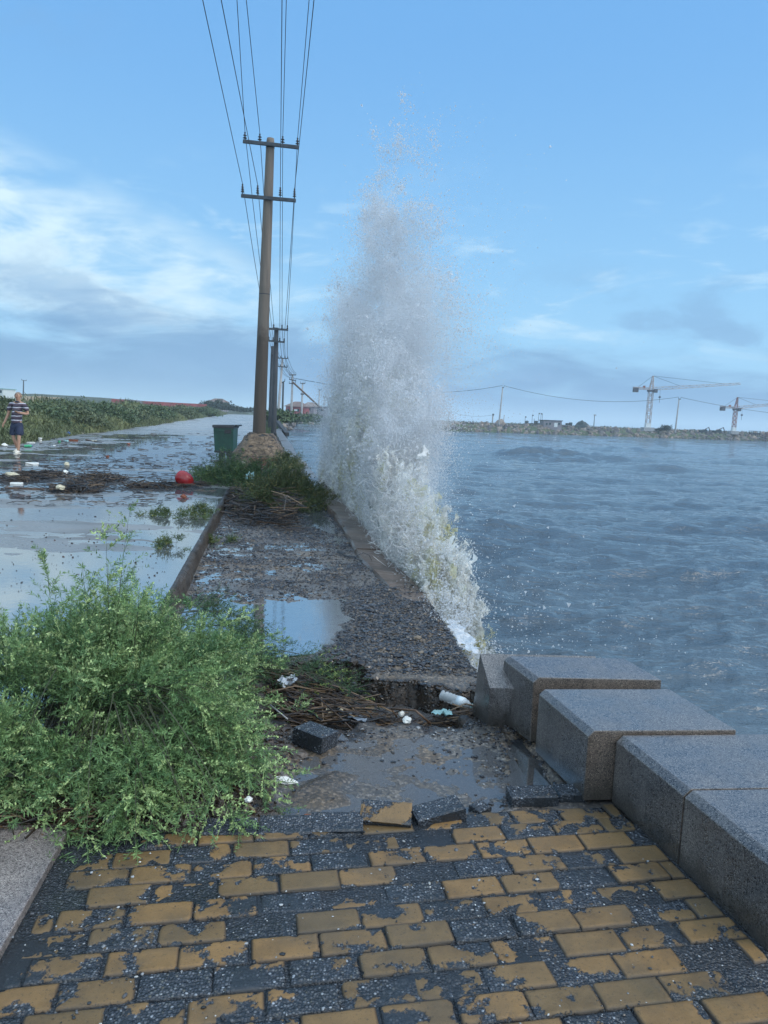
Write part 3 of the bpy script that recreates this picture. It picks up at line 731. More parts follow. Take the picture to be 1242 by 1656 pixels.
def bump_w(px_, py_, h, sx_, sy_, sk):
    global zz
    c = at(px_, py_, ZS); u = xx - c[0]; v = yy - c[1] - sk * u
    ch = 1 + 0.55 * fbm(xx * 0.55, yy * 0.8, h * 9, 4)
    zz += h * ch * np.exp(-(u / sx_) ** 2) * np.where(v < 0, np.exp(-(v / (sy_ * 0.6)) ** 2), np.exp(-(v / (sy_ * 2.0)) ** 2))
bump_w(862, 742, 0.55, 3.8, 0.9, 0.3); bump_w(905, 748, 0.4, 3.0, 0.9, 0.25); bump_w(835, 738, 0.35, 3, 1.6, -0.2); bump_w(925, 745, 0.45, 7, 2.2, 0.3); bump_w(1010, 730, 0.3, 9, 3, 0.2)
bump_w(1060, 762, 0.28, 5, 2.2, 0.2); bump_w(1240, 752, 0.3, 8, 2.5, 0.1); bump_w(740, 880, 0.3, 3.5, 3.0, 0.3); bump_w(1200, 860, 0.2, 3, 1.5, 0.1)
V = np.stack([xx, yy, ZS + zz], -1)
tag(mesh_np('sea', V, grid_faces(*V.shape[:2]), M['sea']), kind='structure')

# ------------------------------------------------------------------ stone jetty across the water
J0 = np.array([[-40, 245], [-18, 226], [9, 199], [32, 208], [75, 222], [121, 237], [200, 262], [330, 300]], float)
def jy(x): return np.interp(x, J0[:, 0], J0[:, 1])
xs = np.linspace(-40, 330, 460)
prof = [(0, -2.6), (0, -1.7), (2.2, -0.6), (4.4, 0.4), (6, 0.75), (9, 0.85), (16, 0.9), (30, 0.95), (52, 0.8), (56, -2)]
V = np.array([[(x, jy(x) + d, z + (0.25 * fbm(x * 0.2, d * 0.3) + 0.1 * fbm(x, d) if -1.6 < z else 0)) for d, z in prof] for x in xs])
tag(mesh_np('jetty_bank', V, grid_faces(*V.shape[:2]), M['land']), kind='structure')
n = 4200; x = rng.uniform(-38, 320, n); t = rng.random(n)
d = 0.2 + t * 5.4; z = -1.75 + t * 2.5 + rng.normal(0, 0.12, n); s = rng.lognormal(math.log(0.42), 0.35, n)
P = np.column_stack([x, jy(x) + d, z])
V, F = scatter(bV, bF, P, s[:, None] * rng.uniform(0.6, 1.4, (n, 3)), amp=0.16)
pal = np.array([(0.16, 0.14, 0.125), (0.1, 0.09, 0.09), (0.24, 0.19, 0.15), (0.07, 0.065, 0.07), (0.2, 0.16, 0.13)])
tag(mesh_np('jetty_rocks', V, F, M['rockm'], col=np.repeat(pal[rng.integers(0, 5, n)] * rng.uniform(0.7, 1.2, (n, 1)), len(bV), 0), smooth=False), kind='stuff')
# rocks and scrub along the far shore where the wall ends
n = 500; Y = rng.uniform(120, 240, n); x = xw(Y) + rng.normal(0.6, 0.6, n)
V, F = scatter(bV, bF, np.column_stack([x, Y, -1.5 + rng.random(n) * 1.0]), rng.lognormal(math.log(0.5), 0.4, n)[:, None] * rng.uniform(0.6, 1.4, (n, 3)), amp=0.16)
tag(mesh_np('shore_rocks', V, F, M['rockm'], col=np.repeat(pal[rng.integers(0, 5, n)], len(bV), 0), smooth=False), kind='stuff')

# ------------------------------------------------------------------ hill with bare sandy cuttings
tp = np.array([[-260, 634], [-80, 634], [0, 636], [60, 637], [110, 640], [170, 644], [235, 650], [300, 656], [345, 661], [420, 668]])
pxs = np.linspace(-250, 418, 260); topy = np.interp(pxs, tp[:, 0], tp[:, 1])
Vh, bare = [], []
for x_, y_ in zip(pxs, topy):
    a = aty(x_, y_, 250.0); nz = 0.5 * fbm(a[0] * 0.12, 3.0, 1.0, 4)
    for q, (dY, fz) in enumerate([(-46, -0.02), (-34, 0.25), (-24, 0.36), (-21, 0.5), (-19, 0.68), (-17, 0.8), (-8, 0.92), (0, 1.0), (20, 1.02), (80, 0.4)]):
        zt = (a[2] - 0.2) * fz + 0.2 + nz * (0.3 if q in (7, 8) else 0.6) * (q > 0)
        Vh.append((a[0], a[1] + dY + 3 * fbm(a[0] * 0.06, q * 0.3, 5.0, 3), zt))
        cut = math.exp(-((x_ - 95) / 55.0) ** 2)
        bare.append(cut * (0.78 if 1 < q < 6 else 0.0))
tag(mesh_np('hill', np.array(Vh), grid_faces(len(pxs), 10), M['hill'], attrs={'bare': np.array(bare)}), kind='structure')
# ------------------------------------------------------------------ worn yellow block paving
PHI = R_(10.8); E1 = np.array([math.cos(PHI), math.sin(PHI)]); E2 = np.array([-math.sin(PHI), math.cos(PHI)])
LB, HB, V0 = 0.2, 0.1, 2.625
def brick_grid(u0, u1, v0, v1, seed, bias, nu=26, nv=13):
    u = np.linspace(u0, u1, nu); v = np.linspace(v0, v1, nv); U, Vv = np.meshgrid(u, v)
    du = np.minimum(U - u0, u1 - U); dv = np.minimum(Vv - v0, v1 - Vv)
    ed = np.minimum(du, dv); cr = np.minimum(np.hypot(du, dv) * 0.75, 1)
    w = 0.55 * fbm(U * 8, Vv * 10, seed * 3.1, 5, 0.62) + bias - 0.22 * sstep(cr, 0.022, 0.0) - 0.10 * sstep(ed, 0.010, 0)
    mk = sstep(w, -0.04, 0.06)
    z = -0.0036 * (1 - mk) - 0.0035 * sstep(ed, 0.005, 0.0) + 0.0011 * pn(U * 70, Vv * 70, seed) + (1 - mk) * 0.0018 * pn(U * 130, Vv * 130, seed)
    return U, Vv, z, w, sstep(ed, 0.0075, 0.0015)
BV, BF, BW, BR, BJ, off = [], [], [], [], [], 0
def rbound(y): return np.interp(y, [1.2, 2.0, 2.87, 3.3], [1.36, 1.175, 0.972, 0.87])
def lbound(y): return np.interp(y, [1.2, 1.89, 2.52], [-0.93, -1.0, -1.06])
row = 0; v = V0; cell = 0
while v > 1.05:
    v1, v0 = v - 0.002, v - HB + 0.002
    sh = (0.5 * (row % 2) + 0.12 * math.sin(row * 1.7)) * LB + 0.05
    for k in range(-12, 14):
        u0 = k * LB + sh + 0.0022 + rng.normal(0, 0.0016); u1 = u0 + LB - 0.0044
        cxy = E1 * (u0 + u1) / 2 + E2 * (v0 + v1) / 2
        lb, rb = lbound(cxy[1]) + 0.005, rbound(cxy[1]) - 0.005
        lo_u, hi_u = (lb - E2[0] * v) / E1[0], (rb - E2[0] * v) / E1[0]
        a, b = max(u0, lo_u), min(u1, hi_u)
        if b - a < 0.045: continue
        cell += 1
        wet_left = sstep(cxy[0], -0.75, -1.05)
        bias = rng.choice([0.42, 0.17, 0.0, -0.22, -0.55], p=[0.12, 0.4, 0.24, 0.14, 0.1]) - 0.3 * wet_left
        if cxy[0] > 0.55: bias += 0.12
        if row == 0: bias = max(bias, 0.02)
        U, Vv, z, w, jn = brick_grid(a, b, v0, v1, cell * 1.37, bias)
        tu, tv, dz = rng.normal(0, 0.010), rng.normal(0, 0.014), rng.normal(-0.001, 0.0022) - 0.004 * wet_left
        if rng.random() < 0.07: dz -= 0.008
        Z = z + dz + (U - (a + b) / 2) * tu * 0.5 + (Vv - (v0 + v1) / 2) * tv
        yaw = rng.normal(0, 0.006); uc, vc = (a + b) / 2, (v0 + v1) / 2
        U, Vv = uc + (U - uc) - (Vv - vc) * yaw, vc + (Vv - vc) + (U - uc) * yaw
        X = E1[0] * U + E2[0] * Vv; Y = E1[1] * U + E2[1] * Vv
        nr, nc = U.shape
        P = np.stack([X, Y, Z], -1).reshape(-1, 3)
        ring = np.concatenate([np.arange(nc), np.arange(1, nr) * nc + nc - 1, (nr - 1) * nc + np.arange(nc - 2, -1, -1), np.arange(nr - 2, 0, -1) * nc])
        S = P[ring].copy(); S[:, 2] -= 0.03
        F = grid_faces(nr, nc); m_ = len(ring); j = np.arange(m_); nb = nr * nc
        F2 = np.stack([ring[j], nb + j, nb + (j + 1) % m_, ring[(j + 1) % m_]], -1)
        BV.append(np.concatenate([P, S])); BF.append(np.concatenate([F, F2]) + off); off += nb + m_
        BW.append(np.concatenate([w.ravel(), np.full(m_, -0.4)])); BR.append(np.full(nb + m_, rng.random())); BJ.append(np.concatenate([jn.ravel(), np.ones(m_)]))
    v -= HB; row += 1
tag(mesh_np('block_pavement', np.concatenate(BV), np.concatenate(BF), M['brick'], attrs={'wear': np.concatenate(BW), 'rnd': np.concatenate(BR), 'joint': np.concatenate(BJ)}), kind='structure')
n_ = 120; xs_, ys_ = np.meshgrid(np.linspace(-1.6, 1.5, n_), np.linspace(0.9, 2.72, n_))
ys2 = np.minimum(ys_, (V0 - 0.006 - E2[0] * xs_) / E2[1])
V = np.stack([xs_, ys2, -0.0085 + 0.0028 * fbm(xs_ * 5, ys_ * 5, 1, 3)], -1)
tag(mesh_np('pavement_bed', V, grid_faces(n_, n_), M['brick'], attrs={'wear': np.full(n_ * n_, -0.6), 'rnd': np.full(n_ * n_, 0.3), 'joint': np.full(n_ * n_, 0.75)}), kind='structure')
# crumbs lying in the joints
n = 2600; p = np.column_stack([rng.uniform(-1.05, 1.25, n), rng.uniform(1.2, 2.6, n)])
keep = (p[:, 0] < rbound(p[:, 1])) & (fbm(p[:, 0] * 4, p[:, 1] * 4, 5.0, 3) > -0.1)
p = p[keep]; s = rng.lognormal(math.log(0.0026), 0.45, len(p))
pebbles('joint_grit', np.column_stack([p, np.full(len(p), -0.0012)]), s, [(0.025, 0.027, 0.03)] * 5 + [(0.09, 0.09, 0.095)] * 3 + [(0.3, 0.31, 0.32)] * 2 + [(0.5, 0.5, 0.48)])

def loose_paver(px_, py_, z, yaw, tilt, roll, bias, label, sx=0.196, sy=0.097, sz=0.058):
    nu, nv = 22, 11
    U, Vv, zz_, w, _ = brick_grid(-sx/2, sx/2, -sy/2, sy/2, px_ * 0.31 + py_, bias, nu, nv)
    P = np.stack([U, Vv, sz / 2 + zz_], -1).reshape(-1, 3)
    ring = np.concatenate([np.arange(nu), np.arange(1, nv) * nu + nu - 1, (nv - 1) * nu + np.arange(nu - 2, -1, -1), np.arange(nv - 2, 0, -1) * nu])
    m_ = len(ring); S = []
    for h in (0.25, -0.25, -0.5):
        q = P[ring].copy(); q[:, 2] = h * sz; q[:, :2] *= (1 + 0.02 * pn(q[:, 0] * 60, q[:, 1] * 60 + h * 9, px_))[:, None]; S.append(q)
    F = [grid_faces(nv, nu)]; j = np.arange(m_); nb = nu * nv; prev = ring
    for k in range(3):
        cur = nb + k * m_ + j; F.append(np.stack([prev[j], cur, cur[(j + 1) % m_], prev[(j + 1) % m_]], -1)); prev = cur
    S.append(np.array([[0, 0, -0.5 * sz]])); ci = nb + 3 * m_
    F.append(np.stack([prev[j], np.full(m_, ci), np.full(m_, ci), prev[(j + 1) % m_]], -1))
    V = np.concatenate([P] + S)
    Fq = np.concatenate(F[:-1]); bottom = F[-1][:, [0, 1, 3]]
    me = bpy.data.meshes.new('loose_paver'); me.from_pydata(V.tolist(), [], Fq.tolist() + bottom.tolist()); me.update()
    aw = np.concatenate([w.ravel(), np.full(3 * m_ + 1, -0.5 + 0.42 * (bias > 0.2))])
    for nm, vals in (('wear', aw), ('rnd', np.full(len(V), 0.5))):
        a = me.attributes.new(nm, 'FLOAT', 'POINT'); a.data.foreach_set('value', vals.astype(np.float32))
    me.materials.append(M['brick'])
    o = bpy.data.objects.new('loose_paver', me); COL.objects.link(o)
    c = at(px_, py_, z); o.location = tuple(c); o.rotation_euler = (roll, tilt, yaw)
    return tag(o, label, 'paving brick', 'loose paving bricks along the broken edge')
W10 = PHI
loose_paver(372, 1344, -0.012, W10 - 0.10, 0.02, 0.12, -0.5, 'dark bare paving brick at the broken edge just right of the overhanging green sprig')
loose_paver(462, 1341, -0.012, W10 - 0.10, 0.0, 0.22, -0.6, 'grey gritty paving brick in the middle of three along the muddy edge')
loose_paver(545, 1336, -0.006, W10 - 0.14, -0.03, 0.26, -0.6, 'grey gritty paving brick touching the left side of the upturned yellow brick')
loose_paver(624, 1319, 0.014, W10 - 0.24, 0.03, 0.42, 0.2, 'yellow paving brick tipped up at the puddle edge with a dark gap under it')
loose_paver(708, 1314, 0.010, W10 + 0.12, -0.14, 0.10, -0.55, 'dark wet slate-coloured brick tilted beside the tipped yellow one')
loose_paver(776, 1310, -0.03, W10 + 0.5, 0.0, 0.1, -0.6, 'small dark broken brick wedged behind the yellow edge row', 0.07, 0.06, 0.05)
loose_paver(860, 1288, -0.006, W10 - 0.08, 0.0, 0.05, -0.45, 'dark gritty paving brick lying behind the front row near the granite blocks')
loose_paver(920, 1284, -0.012, W10 - 0.05, 0.03, 0.05, -0.4, 'half-sized dark brick against the foot of the granite block', 0.11, 0.09, 0.055)
lb_ = loose_paver(510, 1191, 0.012, R_(-34), 0.03, -0.06, -0.55, 'grey concrete block with rough gritty top lying loose in the mud and water', 0.175, 0.125, 0.085)
lb_['category'] = 'concrete block'; lb_.name = 'loose_block'; del lb_['group']

# ------------------------------------------------------------------ granite kerb slab at the left
def prism(name, quad, z0, z1, m, label, cat, bevel=0.006, group=None):
    mb = MB(); mb.hexa([(x, y, z0) for x, y in quad], [(x, y, z1) for x, y in quad])
    c = np.mean(quad, 0)
    return tag(mb.build(name, m, bevel=bevel, origin=(c[0], c[1], z0)), label, cat, group)
prism('granite_kerb_slab', [(-2.3, 1.2), (-0.945, 1.2), (-1.095, 2.53), (-2.3, 2.36)], -0.10, 0.02, M['kerb_granite'], 'flat speckled granite kerb slab at the lower left beside the yellow paving', 'kerb slab')

# ------------------------------------------------------------------ granite wall blocks pushed out of line by the sea
def granite(near, far, wv, h, hf, label, ch=0.026, zb=-0.01):
    near, far, wv = np.array(near), np.array(far), np.array(wv)
    c = (near + far + wv) / 2; secs = []
    for p, hh in ((near, h), (far, hf)):
        q = lambda t, z: (*(p + wv * t), z)
        k = ch / np.linalg.norm(wv)
        secs.append([q(0, zb), q(0, hh - ch), q(k, hh), q(1, hh), q(1, zb)])
    mb = MB(); mb.add(secs[0] + secs[1], [(0,1,2,3,4), (9,8,7,6,5)] + [(i, 5 + i, 5 + (i + 1) % 5, (i + 1) % 5) for i in range(5)])
    o = mb.build('granite_block', M['granite'], bevel=0.0045, origin=(c[0], c[1], 0))
    o.data.materials.append(M['granite_end'])
    for p in o.data.polygons:
        if p.normal.y < -0.85: p.material_index = 1
    return tag(o, label, 'granite block', 'granite blocks of the low sea wall')
granite((0.75, 3.435), (0.645, 3.69), (0.628, 0.03), 0.315, 0.335, 'granite block shoved askew between the tipped slab and the inland block')
granite((0.868, 2.885), (0.757, 3.332), (0.634, 0.066), 0.292, 0.296, 'granite block standing inland of its neighbours with a narrow bare end face')
granite((1.09, 2.458), (0.984, 2.885), (0.66, 0.07), 0.274, 0.278, 'granite block beside the far yellow bricks, its long top flush with the next block')
granite((1.192, 2.025), (1.092, 2.452), (0.66, 0.07), 0.272, 0.274, 'granite block nearest the camera with a smooth dark patch down its inner face')
mb = MB(); wv = np.array([0.62, 0.03, 0.0])
L4 = [np.array(q) for q in [(0.574, 3.645, -0.03), (0.564, 3.578, 0.2), (0.533, 3.775, 0.315), (0.512, 3.80, -0.03)]]
mb.hexa([L4[0], L4[1], L4[2], L4[3]], [q + wv * f for q, f in zip(L4, (0.9, 0.9, 1, 1))])
tag(mb.build('granite_block', M['granite'], bevel=0.004, origin=(0.85, 3.7, 0)), 'tipped granite slab at the far end with a dark pointed side and sloping pale top', 'granite block', 'granite blocks of the low sea wall')

# ------------------------------------------------------------------ feathery shrubs
def plant(name, base, stems, blen=(0.10, 0.24), nbr=20, nn=26, nl=(0.016, 0.036), nw=0.0016, pal=None, tip=None, tipf=0.3, loc=None, stemr=0.003, droop=0.5, brk=0.25, bead=0.0, needle_ang=0.9):
    """stems: rows of (x, y, z, dir x, dir y, dir z, length)"""
    S = np.asarray(stems, float); n = len(S); K = 9; t = np.linspace(0, 1, K)
    D = S[:, 3:6] / np.linalg.norm(S[:, 3:6], axis=1)[:, None]; L = S[:, 6]
    wob = rng.normal(0, 0.10, (n, 3))
    P = S[:, None, :3] + D[:, None, :] * (t[None, :, None] * L[:, None, None]) + wob[:, None] * (t ** 2)[None, :, None] * L[:, None, None]
    P[..., 2] -= droop * (t ** 2.2)[None] * L[:, None] * (0.35 + 0.65 * np.hypot(D[:, 0], D[:, 1]))[:, None]
    VV, FF, CC, off = [], [], [], 0
    st_c = np.array((0.05, 0.055, 0.03))
    # stems as three-sided tubes
    T = np.gradient(P, axis=1); T /= np.linalg.norm(T, axis=2)[..., None] + 1e-9
    A = np.cross(T, np.array([0.3, 0.2, 0.9])); A /= np.linalg.norm(A, axis=2)[..., None] + 1e-9; B = np.cross(T, A)
    rad = stemr * (1.15 - t)[None, :, None]
    ring = np.stack([P + (A * math.cos(q) + B * math.sin(q)) * rad for q in (0, 2.1, 4.2)], 2)
    VV.append(ring.reshape(-1, 3)); f = np.array([[k*3 + q, k*3 + (q+1) % 3, (k+1)*3 + (q+1) % 3, (k+1)*3 + q] for k in range(K-1) for q in range(3)])
    FF.append((np.arange(n)[:, None, None] * K * 3 + f).reshape(-1, 4)); CC.append(np.repeat(st_c[None], n*K*3, 0)); off = n*K*3
    # side branches
    nb = n * nbr; si = np.repeat(np.arange(n), nbr); tb = rng.uniform(brk, 1.0, nb) ** 0.8
    fi = tb * (K - 1); i0 = np.clip(fi.astype(int), 0, K - 2); fr = (fi - i0)[:, None]
    b0 = P[si, i0] * (1 - fr) + P[si, i0 + 1] * fr; bt = T[si, i0]
    rd = rng.normal(size=(nb, 3)); rd[:, 2] = np.abs(rd[:, 2]) * 0.6; rd -= bt * (rd * bt).sum(1)[:, None]; rd /= np.linalg.norm(rd, axis=1)[:, None]
    bd = bt * 0.75 + rd * 0.85; bd[:, 2] += 0.1; bd /= np.linalg.norm(bd, axis=1)[:, None]
    bl = rng.uniform(*blen, nb) * (1.15 - 0.55 * tb)
    KB = 5; tt_ = np.linspace(0, 1, KB)
    BP = b0[:, None] + bd[:, None] * (tt_[None, :, None] * bl[:, None, None]); BP[..., 2] -= 0.35 * droop * (tt_ ** 2)[None] * bl[:, None] * rng.uniform(0.2, 1.2, nb)[:, None]
    sd = np.cross(bd, np.array([0.1, 0.0, 1.0])); sd /= np.linalg.norm(sd, axis=1)[:, None] + 1e-9
    w = 0.0009 + 0 * tt_
    rb = np.stack([BP - sd[:, None] * w[None, :, None], BP + sd[:, None] * w[None, :, None]], 2)
    VV.append(rb.reshape(-1, 3)); f = np.array([[k*2, k*2+1, k*2+3, k*2+2] for k in range(KB-1)])
    FF.append((np.arange(nb)[:, None, None] * KB * 2 + f).reshape(-1, 4) + off); off += nb*KB*2
    light = rng.random(n)[si] * 0.5 + rng.random(nb) * 0.5
    istip = (rng.random(nb) < tipf) & (tb > 0.5)
    pal = np.array(pal); tipc = np.array(tip)
    bc = pal[0] * (1 - light[:, None]) + pal[1] * light[:, None]
    bc = np.where(istip[:, None], tipc * (0.75 + 0.5 * rng.random((nb, 1))), bc)
    CC.append(np.repeat(bc * 0.8, KB*2, 0))
    # needles
    N = nb * nn; bi = np.repeat(np.arange(nb), nn); tn = rng.uniform(0.08, 1.0, N)
    fi = tn * (KB - 1); i0 = np.clip(fi.astype(int), 0, KB - 2); fr = (fi - i0)[:, None]
    q0 = BP[bi, i0] * (1 - fr) + BP[bi, i0 + 1] * fr
    rd = rng.normal(size=(N, 3)); rd -= bd[bi] * (rd * bd[bi]).sum(1)[:, None]; rd /= np.linalg.norm(rd, axis=1)[:, None]
    nd = bd[bi] * rng.uniform(0.5, 1.1, (N, 1)) + rd * needle_ang; nd /= np.linalg.norm(nd, axis=1)[:, None]
    ll = rng.uniform(*nl, N) * (1.1 - 0.5 * tn)
    ll = np.where(istip[bi], ll * 0.55, ll)
    sw = np.cross(nd, rng.normal(size=(N, 3))); sw /= np.linalg.norm(sw, axis=1)[:, None]
    ww = nw * np.where(istip[bi], 1.9, 1.0) * rng.uniform(0.7, 1.3, N)
    tri = np.stack([q0, q0 + nd * (ll * 0.5)[:, None] + sw * ww[:, None], q0 + nd * ll[:, None], q0 + nd * (ll * 0.5)[:, None] - sw * ww[:, None]], 1)
    VV.append(tri.reshape(-1, 3)); FF.append(np.arange(N * 4).reshape(-1, 4) + off)
    nc = bc[bi] * rng.uniform(0.7, 1.3, (N, 1)); CC.append(np.repeat(nc, 4, 0))
    loc = np.asarray(loc if loc is not None else S[:, :3].mean(0))
    o = mesh_np(name, np.concatenate(VV) - loc, np.concatenate(FF), M['leaf'], col=np.concatenate(CC), smooth=False)
    o.location = tuple(loc); return o
def dome_stems(c, n, rx, ry, hgt, lean=(0, 0), spread=1.0, base_r=0.3):
    a = rng.uniform(0, 6.283, n); r = np.sqrt(rng.random(n))
    bx, by = c[0] + base_r * r * np.cos(a) * rx, c[1] + base_r * r * np.sin(a) * ry
    up = 1.25 - r * 0.95 * spread
    d = np.stack([np.cos(a) * r * rx + lean[0], np.sin(a) * r * ry + lean[1], up * hgt], 1)
    L = np.sqrt((np.cos(a) * r * rx) ** 2 + (np.sin(a) * r * ry) ** 2 + (hgt * (1.1 - 0.45 * r)) ** 2) * rng.uniform(0.75, 1.1, n)
    return np.column_stack([bx, by, np.full(n, c[2]), d, L])
GREEN = [(0.05, 0.12, 0.05), (0.21, 0.325, 0.12)]; TIP = (0.34, 0.44, 0.19)
bush = empty('feathery_shrub', (-1.3, 3.15, 0), 'large feathery grey-green wormwood shrub spreading over the kerb at the left', 'shrub')
def pb(o, root): 
    o.location = Vector(o.location) - Vector(root.location); o.parent = root; return o
st = np.concatenate([dome_stems((-1.42, 3.2, 0.06), 135, 0.78, 0.55, 0.70, (0.05, 0.0)),
                     dome_stems((-1.75, 3.05, 0.1), 70, 0.75, 0.5, 0.52, (-0.2, -0.1)),
                     dome_stems((-1.2, 3.6, 0.06), 70, 0.5, 0.45, 0.66, (-0.15, 0.1)), dome_stems((-1.25, 3.35, 0.1), 30, 0.6, 0.4, 0.95, (0.0, 0.05), 0.6)])
pb(plant('foliage', None, st, nbr=24, nn=26, nw=0.0019, nl=(0.018, 0.042), pal=GREEN, tip=TIP, tipf=0.26, loc=(-1.3, 3.15, 0)), bush)
# flowering shoots that hang forward over the paving
def shoot(px0, py0, z0, Y0, px1, py1, z1, Y1, n, jit=0.05):
    a, b = aty(px0, py0, Y0), aty(px1, py1, Y1); d = b - a; L = np.linalg.norm(d)
    S = np.zeros((n, 7)); S[:, :3] = a + rng.normal(0, jit, (n, 3)); S[:, 3:6] = d / L + rng.normal(0, 0.10, (n, 3)) + np.array([0, 0, 0.26]); S[:, 6] = L * rng.uniform(0.75, 1.08, n); return S
sh = np.concatenate([shoot(215, 1180, 0, 2.95, 215, 1405, 0, 2.36, 16, 0.04), shoot(230, 1160, 0, 2.95, 290, 1350, 0, 2.55, 14), shoot(240, 1150, 0, 3.0, 360, 1340, 0, 2.62, 14), shoot(230, 1120, 0, 3.05, 420, 1205, 0, 2.85, 18),
                     shoot(150, 1160, 0, 2.95, 60, 1340, 0, 2.5, 10), shoot(200, 1120, 0, 3.1, 385, 1110, 0, 3.0, 10), shoot(90, 1130, 0, 2.95, 20, 1290, 0, 2.6, 10), shoot(180, 1160, 0, 2.95, 165, 1330, 0, 2.55, 10)])
pb(plant('flowering_shoots', None, sh, nbr=20, nn=24, nw=0.002, pal=GREEN, tip=(0.30, 0.40, 0.16), tipf=0.42, loc=(-0.9, 2.8, 0.1), droop=0.55), bush)
fl = np.concatenate([shoot(330, 1060, 0, 4.1, 470, 1088, 0, 4.15, 9, 0.06), shoot(330, 1090, 0, 3.9, 430, 1135, 0, 3.8, 9, 0.07), shoot(300, 1040, 0, 4.3, 450, 1040, 0, 4.3, 14, 0.06), shoot(250, 1000, 0, 4.2, 400, 985, 0, 4.5, 12, 0.08), shoot(420, 1080, 0, 4.1, 600, 1105, 0, 4.1, 8, 0.05)])
tag(plant('flattened_shrub', None, fl, nbr=20, nn=22, pal=[(0.02, 0.05, 0.024), (0.07, 0.13, 0.05)], tip=(0.2, 0.26, 0.07), tipf=0.2, loc=(-0.95, 4.1, 0.1)), 'darker flattened shrub sprawling towards the pit beside the near puddle', 'shrub')
# two plants at the foot of the pole and small tufts
mp = at(385, 800, 0.0)
tag(plant('feathery_shrub', None, dome_stems((mp[0] - 0.25, mp[1] + 0.9, 0.0), 150, 0.8, 0.8, 0.7), droop=0.25, blen=(0.16, 0.34), nbr=16, nn=18, nl=(0.035, 0.075), nw=0.004, pal=[(0.03, 0.065, 0.03), (0.085, 0.15, 0.05)], tip=(0.15, 0.2, 0.07), tipf=0.15, loc=(mp[0] - 0.25, mp[1] + 0.9, 0)), 'bushy green shrub in front of the wheeled bin at the foot of the pole mound', 'shrub')
mp = at(462, 828, 0.0)
tag(plant('feathery_shrub', None, dome_stems((mp[0] - 0.18, mp[1] + 1.0, 0.0), 170, 0.62, 1.2, 0.6, (0.05, -0.05)), droop=0.25, blen=(0.16, 0.34), nbr=16, nn=18, nl=(0.03, 0.07), nw=0.004, pal=[(0.045, 0.065, 0.022), (0.095, 0.12, 0.04)], tip=(0.15, 0.14, 0.05), tipf=0.2, loc=(mp[0] - 0.18, mp[1] + 1.0, 0)), 'olive-brown shrub between the pole mound and the puddled coping', 'shrub')
mp = at(440, 765, 0.0)
tag(plant('feathery_shrub', None, dome_stems((mp[0] + 0.35, mp[1], 0.05), 60, 0.4, 0.9, 0.5), droop=0.2, blen=(0.16, 0.34), nbr=14, nn=14, nl=(0.04, 0.08), nw=0.005, pal=[(0.035, 0.06, 0.025), (0.09, 0.11, 0.04)], tip=(0.16, 0.15, 0.06), tipf=0.2, loc=(mp[0] + 0.35, mp[1], 0)), 'straggly weeds growing behind the mound against the coping', 'shrub')
for (a, b, n, h, lab) in [(285, 884, 9, 0.16, 'small clump of torn green weed lying in the road water close to the kerb'), (322, 832, 16, 0.2, 'green weed tuft caught on the kerb top, nearest the driftwood heap'), (306, 838, 9, 0.14, 'low olive weed clump beside the tuft on the kerb'), (250, 832, 6, 0.15, 'yellowish sprig of weed lying farthest left in the road water'), (278, 834, 8, 0.2, 'dark twiggy sprig between two weed clumps on the wet road'), (352, 876, 14, 0.12, 'low green tuft at the bottom of the kerb on the gravel side')]:
    c = at(a, b, 0.15 if a < 340 else 0.0)
    tag(plant('weed_tuft', None, dome_stems((c[0], c[1], c[2]), n, 0.2, 0.16, h * 0.7, spread=1.1), blen=(0.08, 0.2), nbr=10, nn=14, nl=(0.03, 0.06), nw=0.003, pal=[(0.03, 0.055, 0.02), (0.08, 0.12, 0.035)], tip=(0.16, 0.17, 0.05), tipf=0.2, loc=c, stemr=0.002), lab, 'weed', 'weed clumps by the kerb')

# dry stalks: flattened reeds under the shrubs and the wrack
STK = np.array([(0.03, 0.018, 0.011)] * 4 + [(0.07, 0.042, 0.022)] * 4 + [(0.14, 0.085, 0.042)] * 2 + [(0.22, 0.15, 0.09), (0.012, 0.010, 0.010), (0.012, 0.010, 0.010)])
def heap(name, P, n, z0, h, lr, rr, ang=None, seed=0, label=None, cat=None, kind=None, group=None, colm=1.0):
    P = np.asarray(P); mn, mx = P.min(0), P.max(0)
    p = sample(n, lambda x, y: sstep(sdf(x, y, P), 0.03, -0.12) * 0.9 + 0.1 * (sdf(x, y, P) < 0.05), (mn[0] - 0.1, mx[0] + 0.1), (mn[1] - 0.1, mx[1] + 0.1))
    dd = np.clip(-sdf(p[:, 0], p[:, 1], P), 0, None); top = h * np.sqrt(np.clip(dd / (dd.max() + 1e-6), 0, 1))
    z = z0 + rng.random(n) * top + 0.004
    a = rng.uniform(0, 6.283, n) if ang is None else rng.normal(ang, 0.5, n)
    D = np.stack([np.cos(a), np.sin(a), rng.normal(0, 0.16, n)], 1); L = rng.uniform(*lr, n)
    V, F = sticks(np.column_stack([p, z]), D, L, rng.uniform(*rr, n), bend=rng.normal(0, 0.25, n))
    c = STK[rng.integers(0, len(STK), n)] * rng.uniform(0.7, 1.3, (n, 1)) * colm
    loc = np.array([P[:, 0].mean(), P[:, 1].mean(), z0])
    o = mesh_np(name, V - loc, F, M['stick'], col=np.repeat(c, 9, 0), smooth=True); o.location = tuple(loc)
    return tag(o, label, cat, group, kind)
heap('reed_heap', poly([(400, 1080), (470, 1085), (560, 1110), (620, 1150), (600, 1168), (540, 1175), (470, 1172), (410, 1150)], -0.03), 520, -0.06, 0.09, (0.06, 0.34), (0.0022, 0.006), R_(-20), label='tangle of brown broken reeds in front of the flattened shrub', cat='reed debris', group='heaps of washed-up reeds')
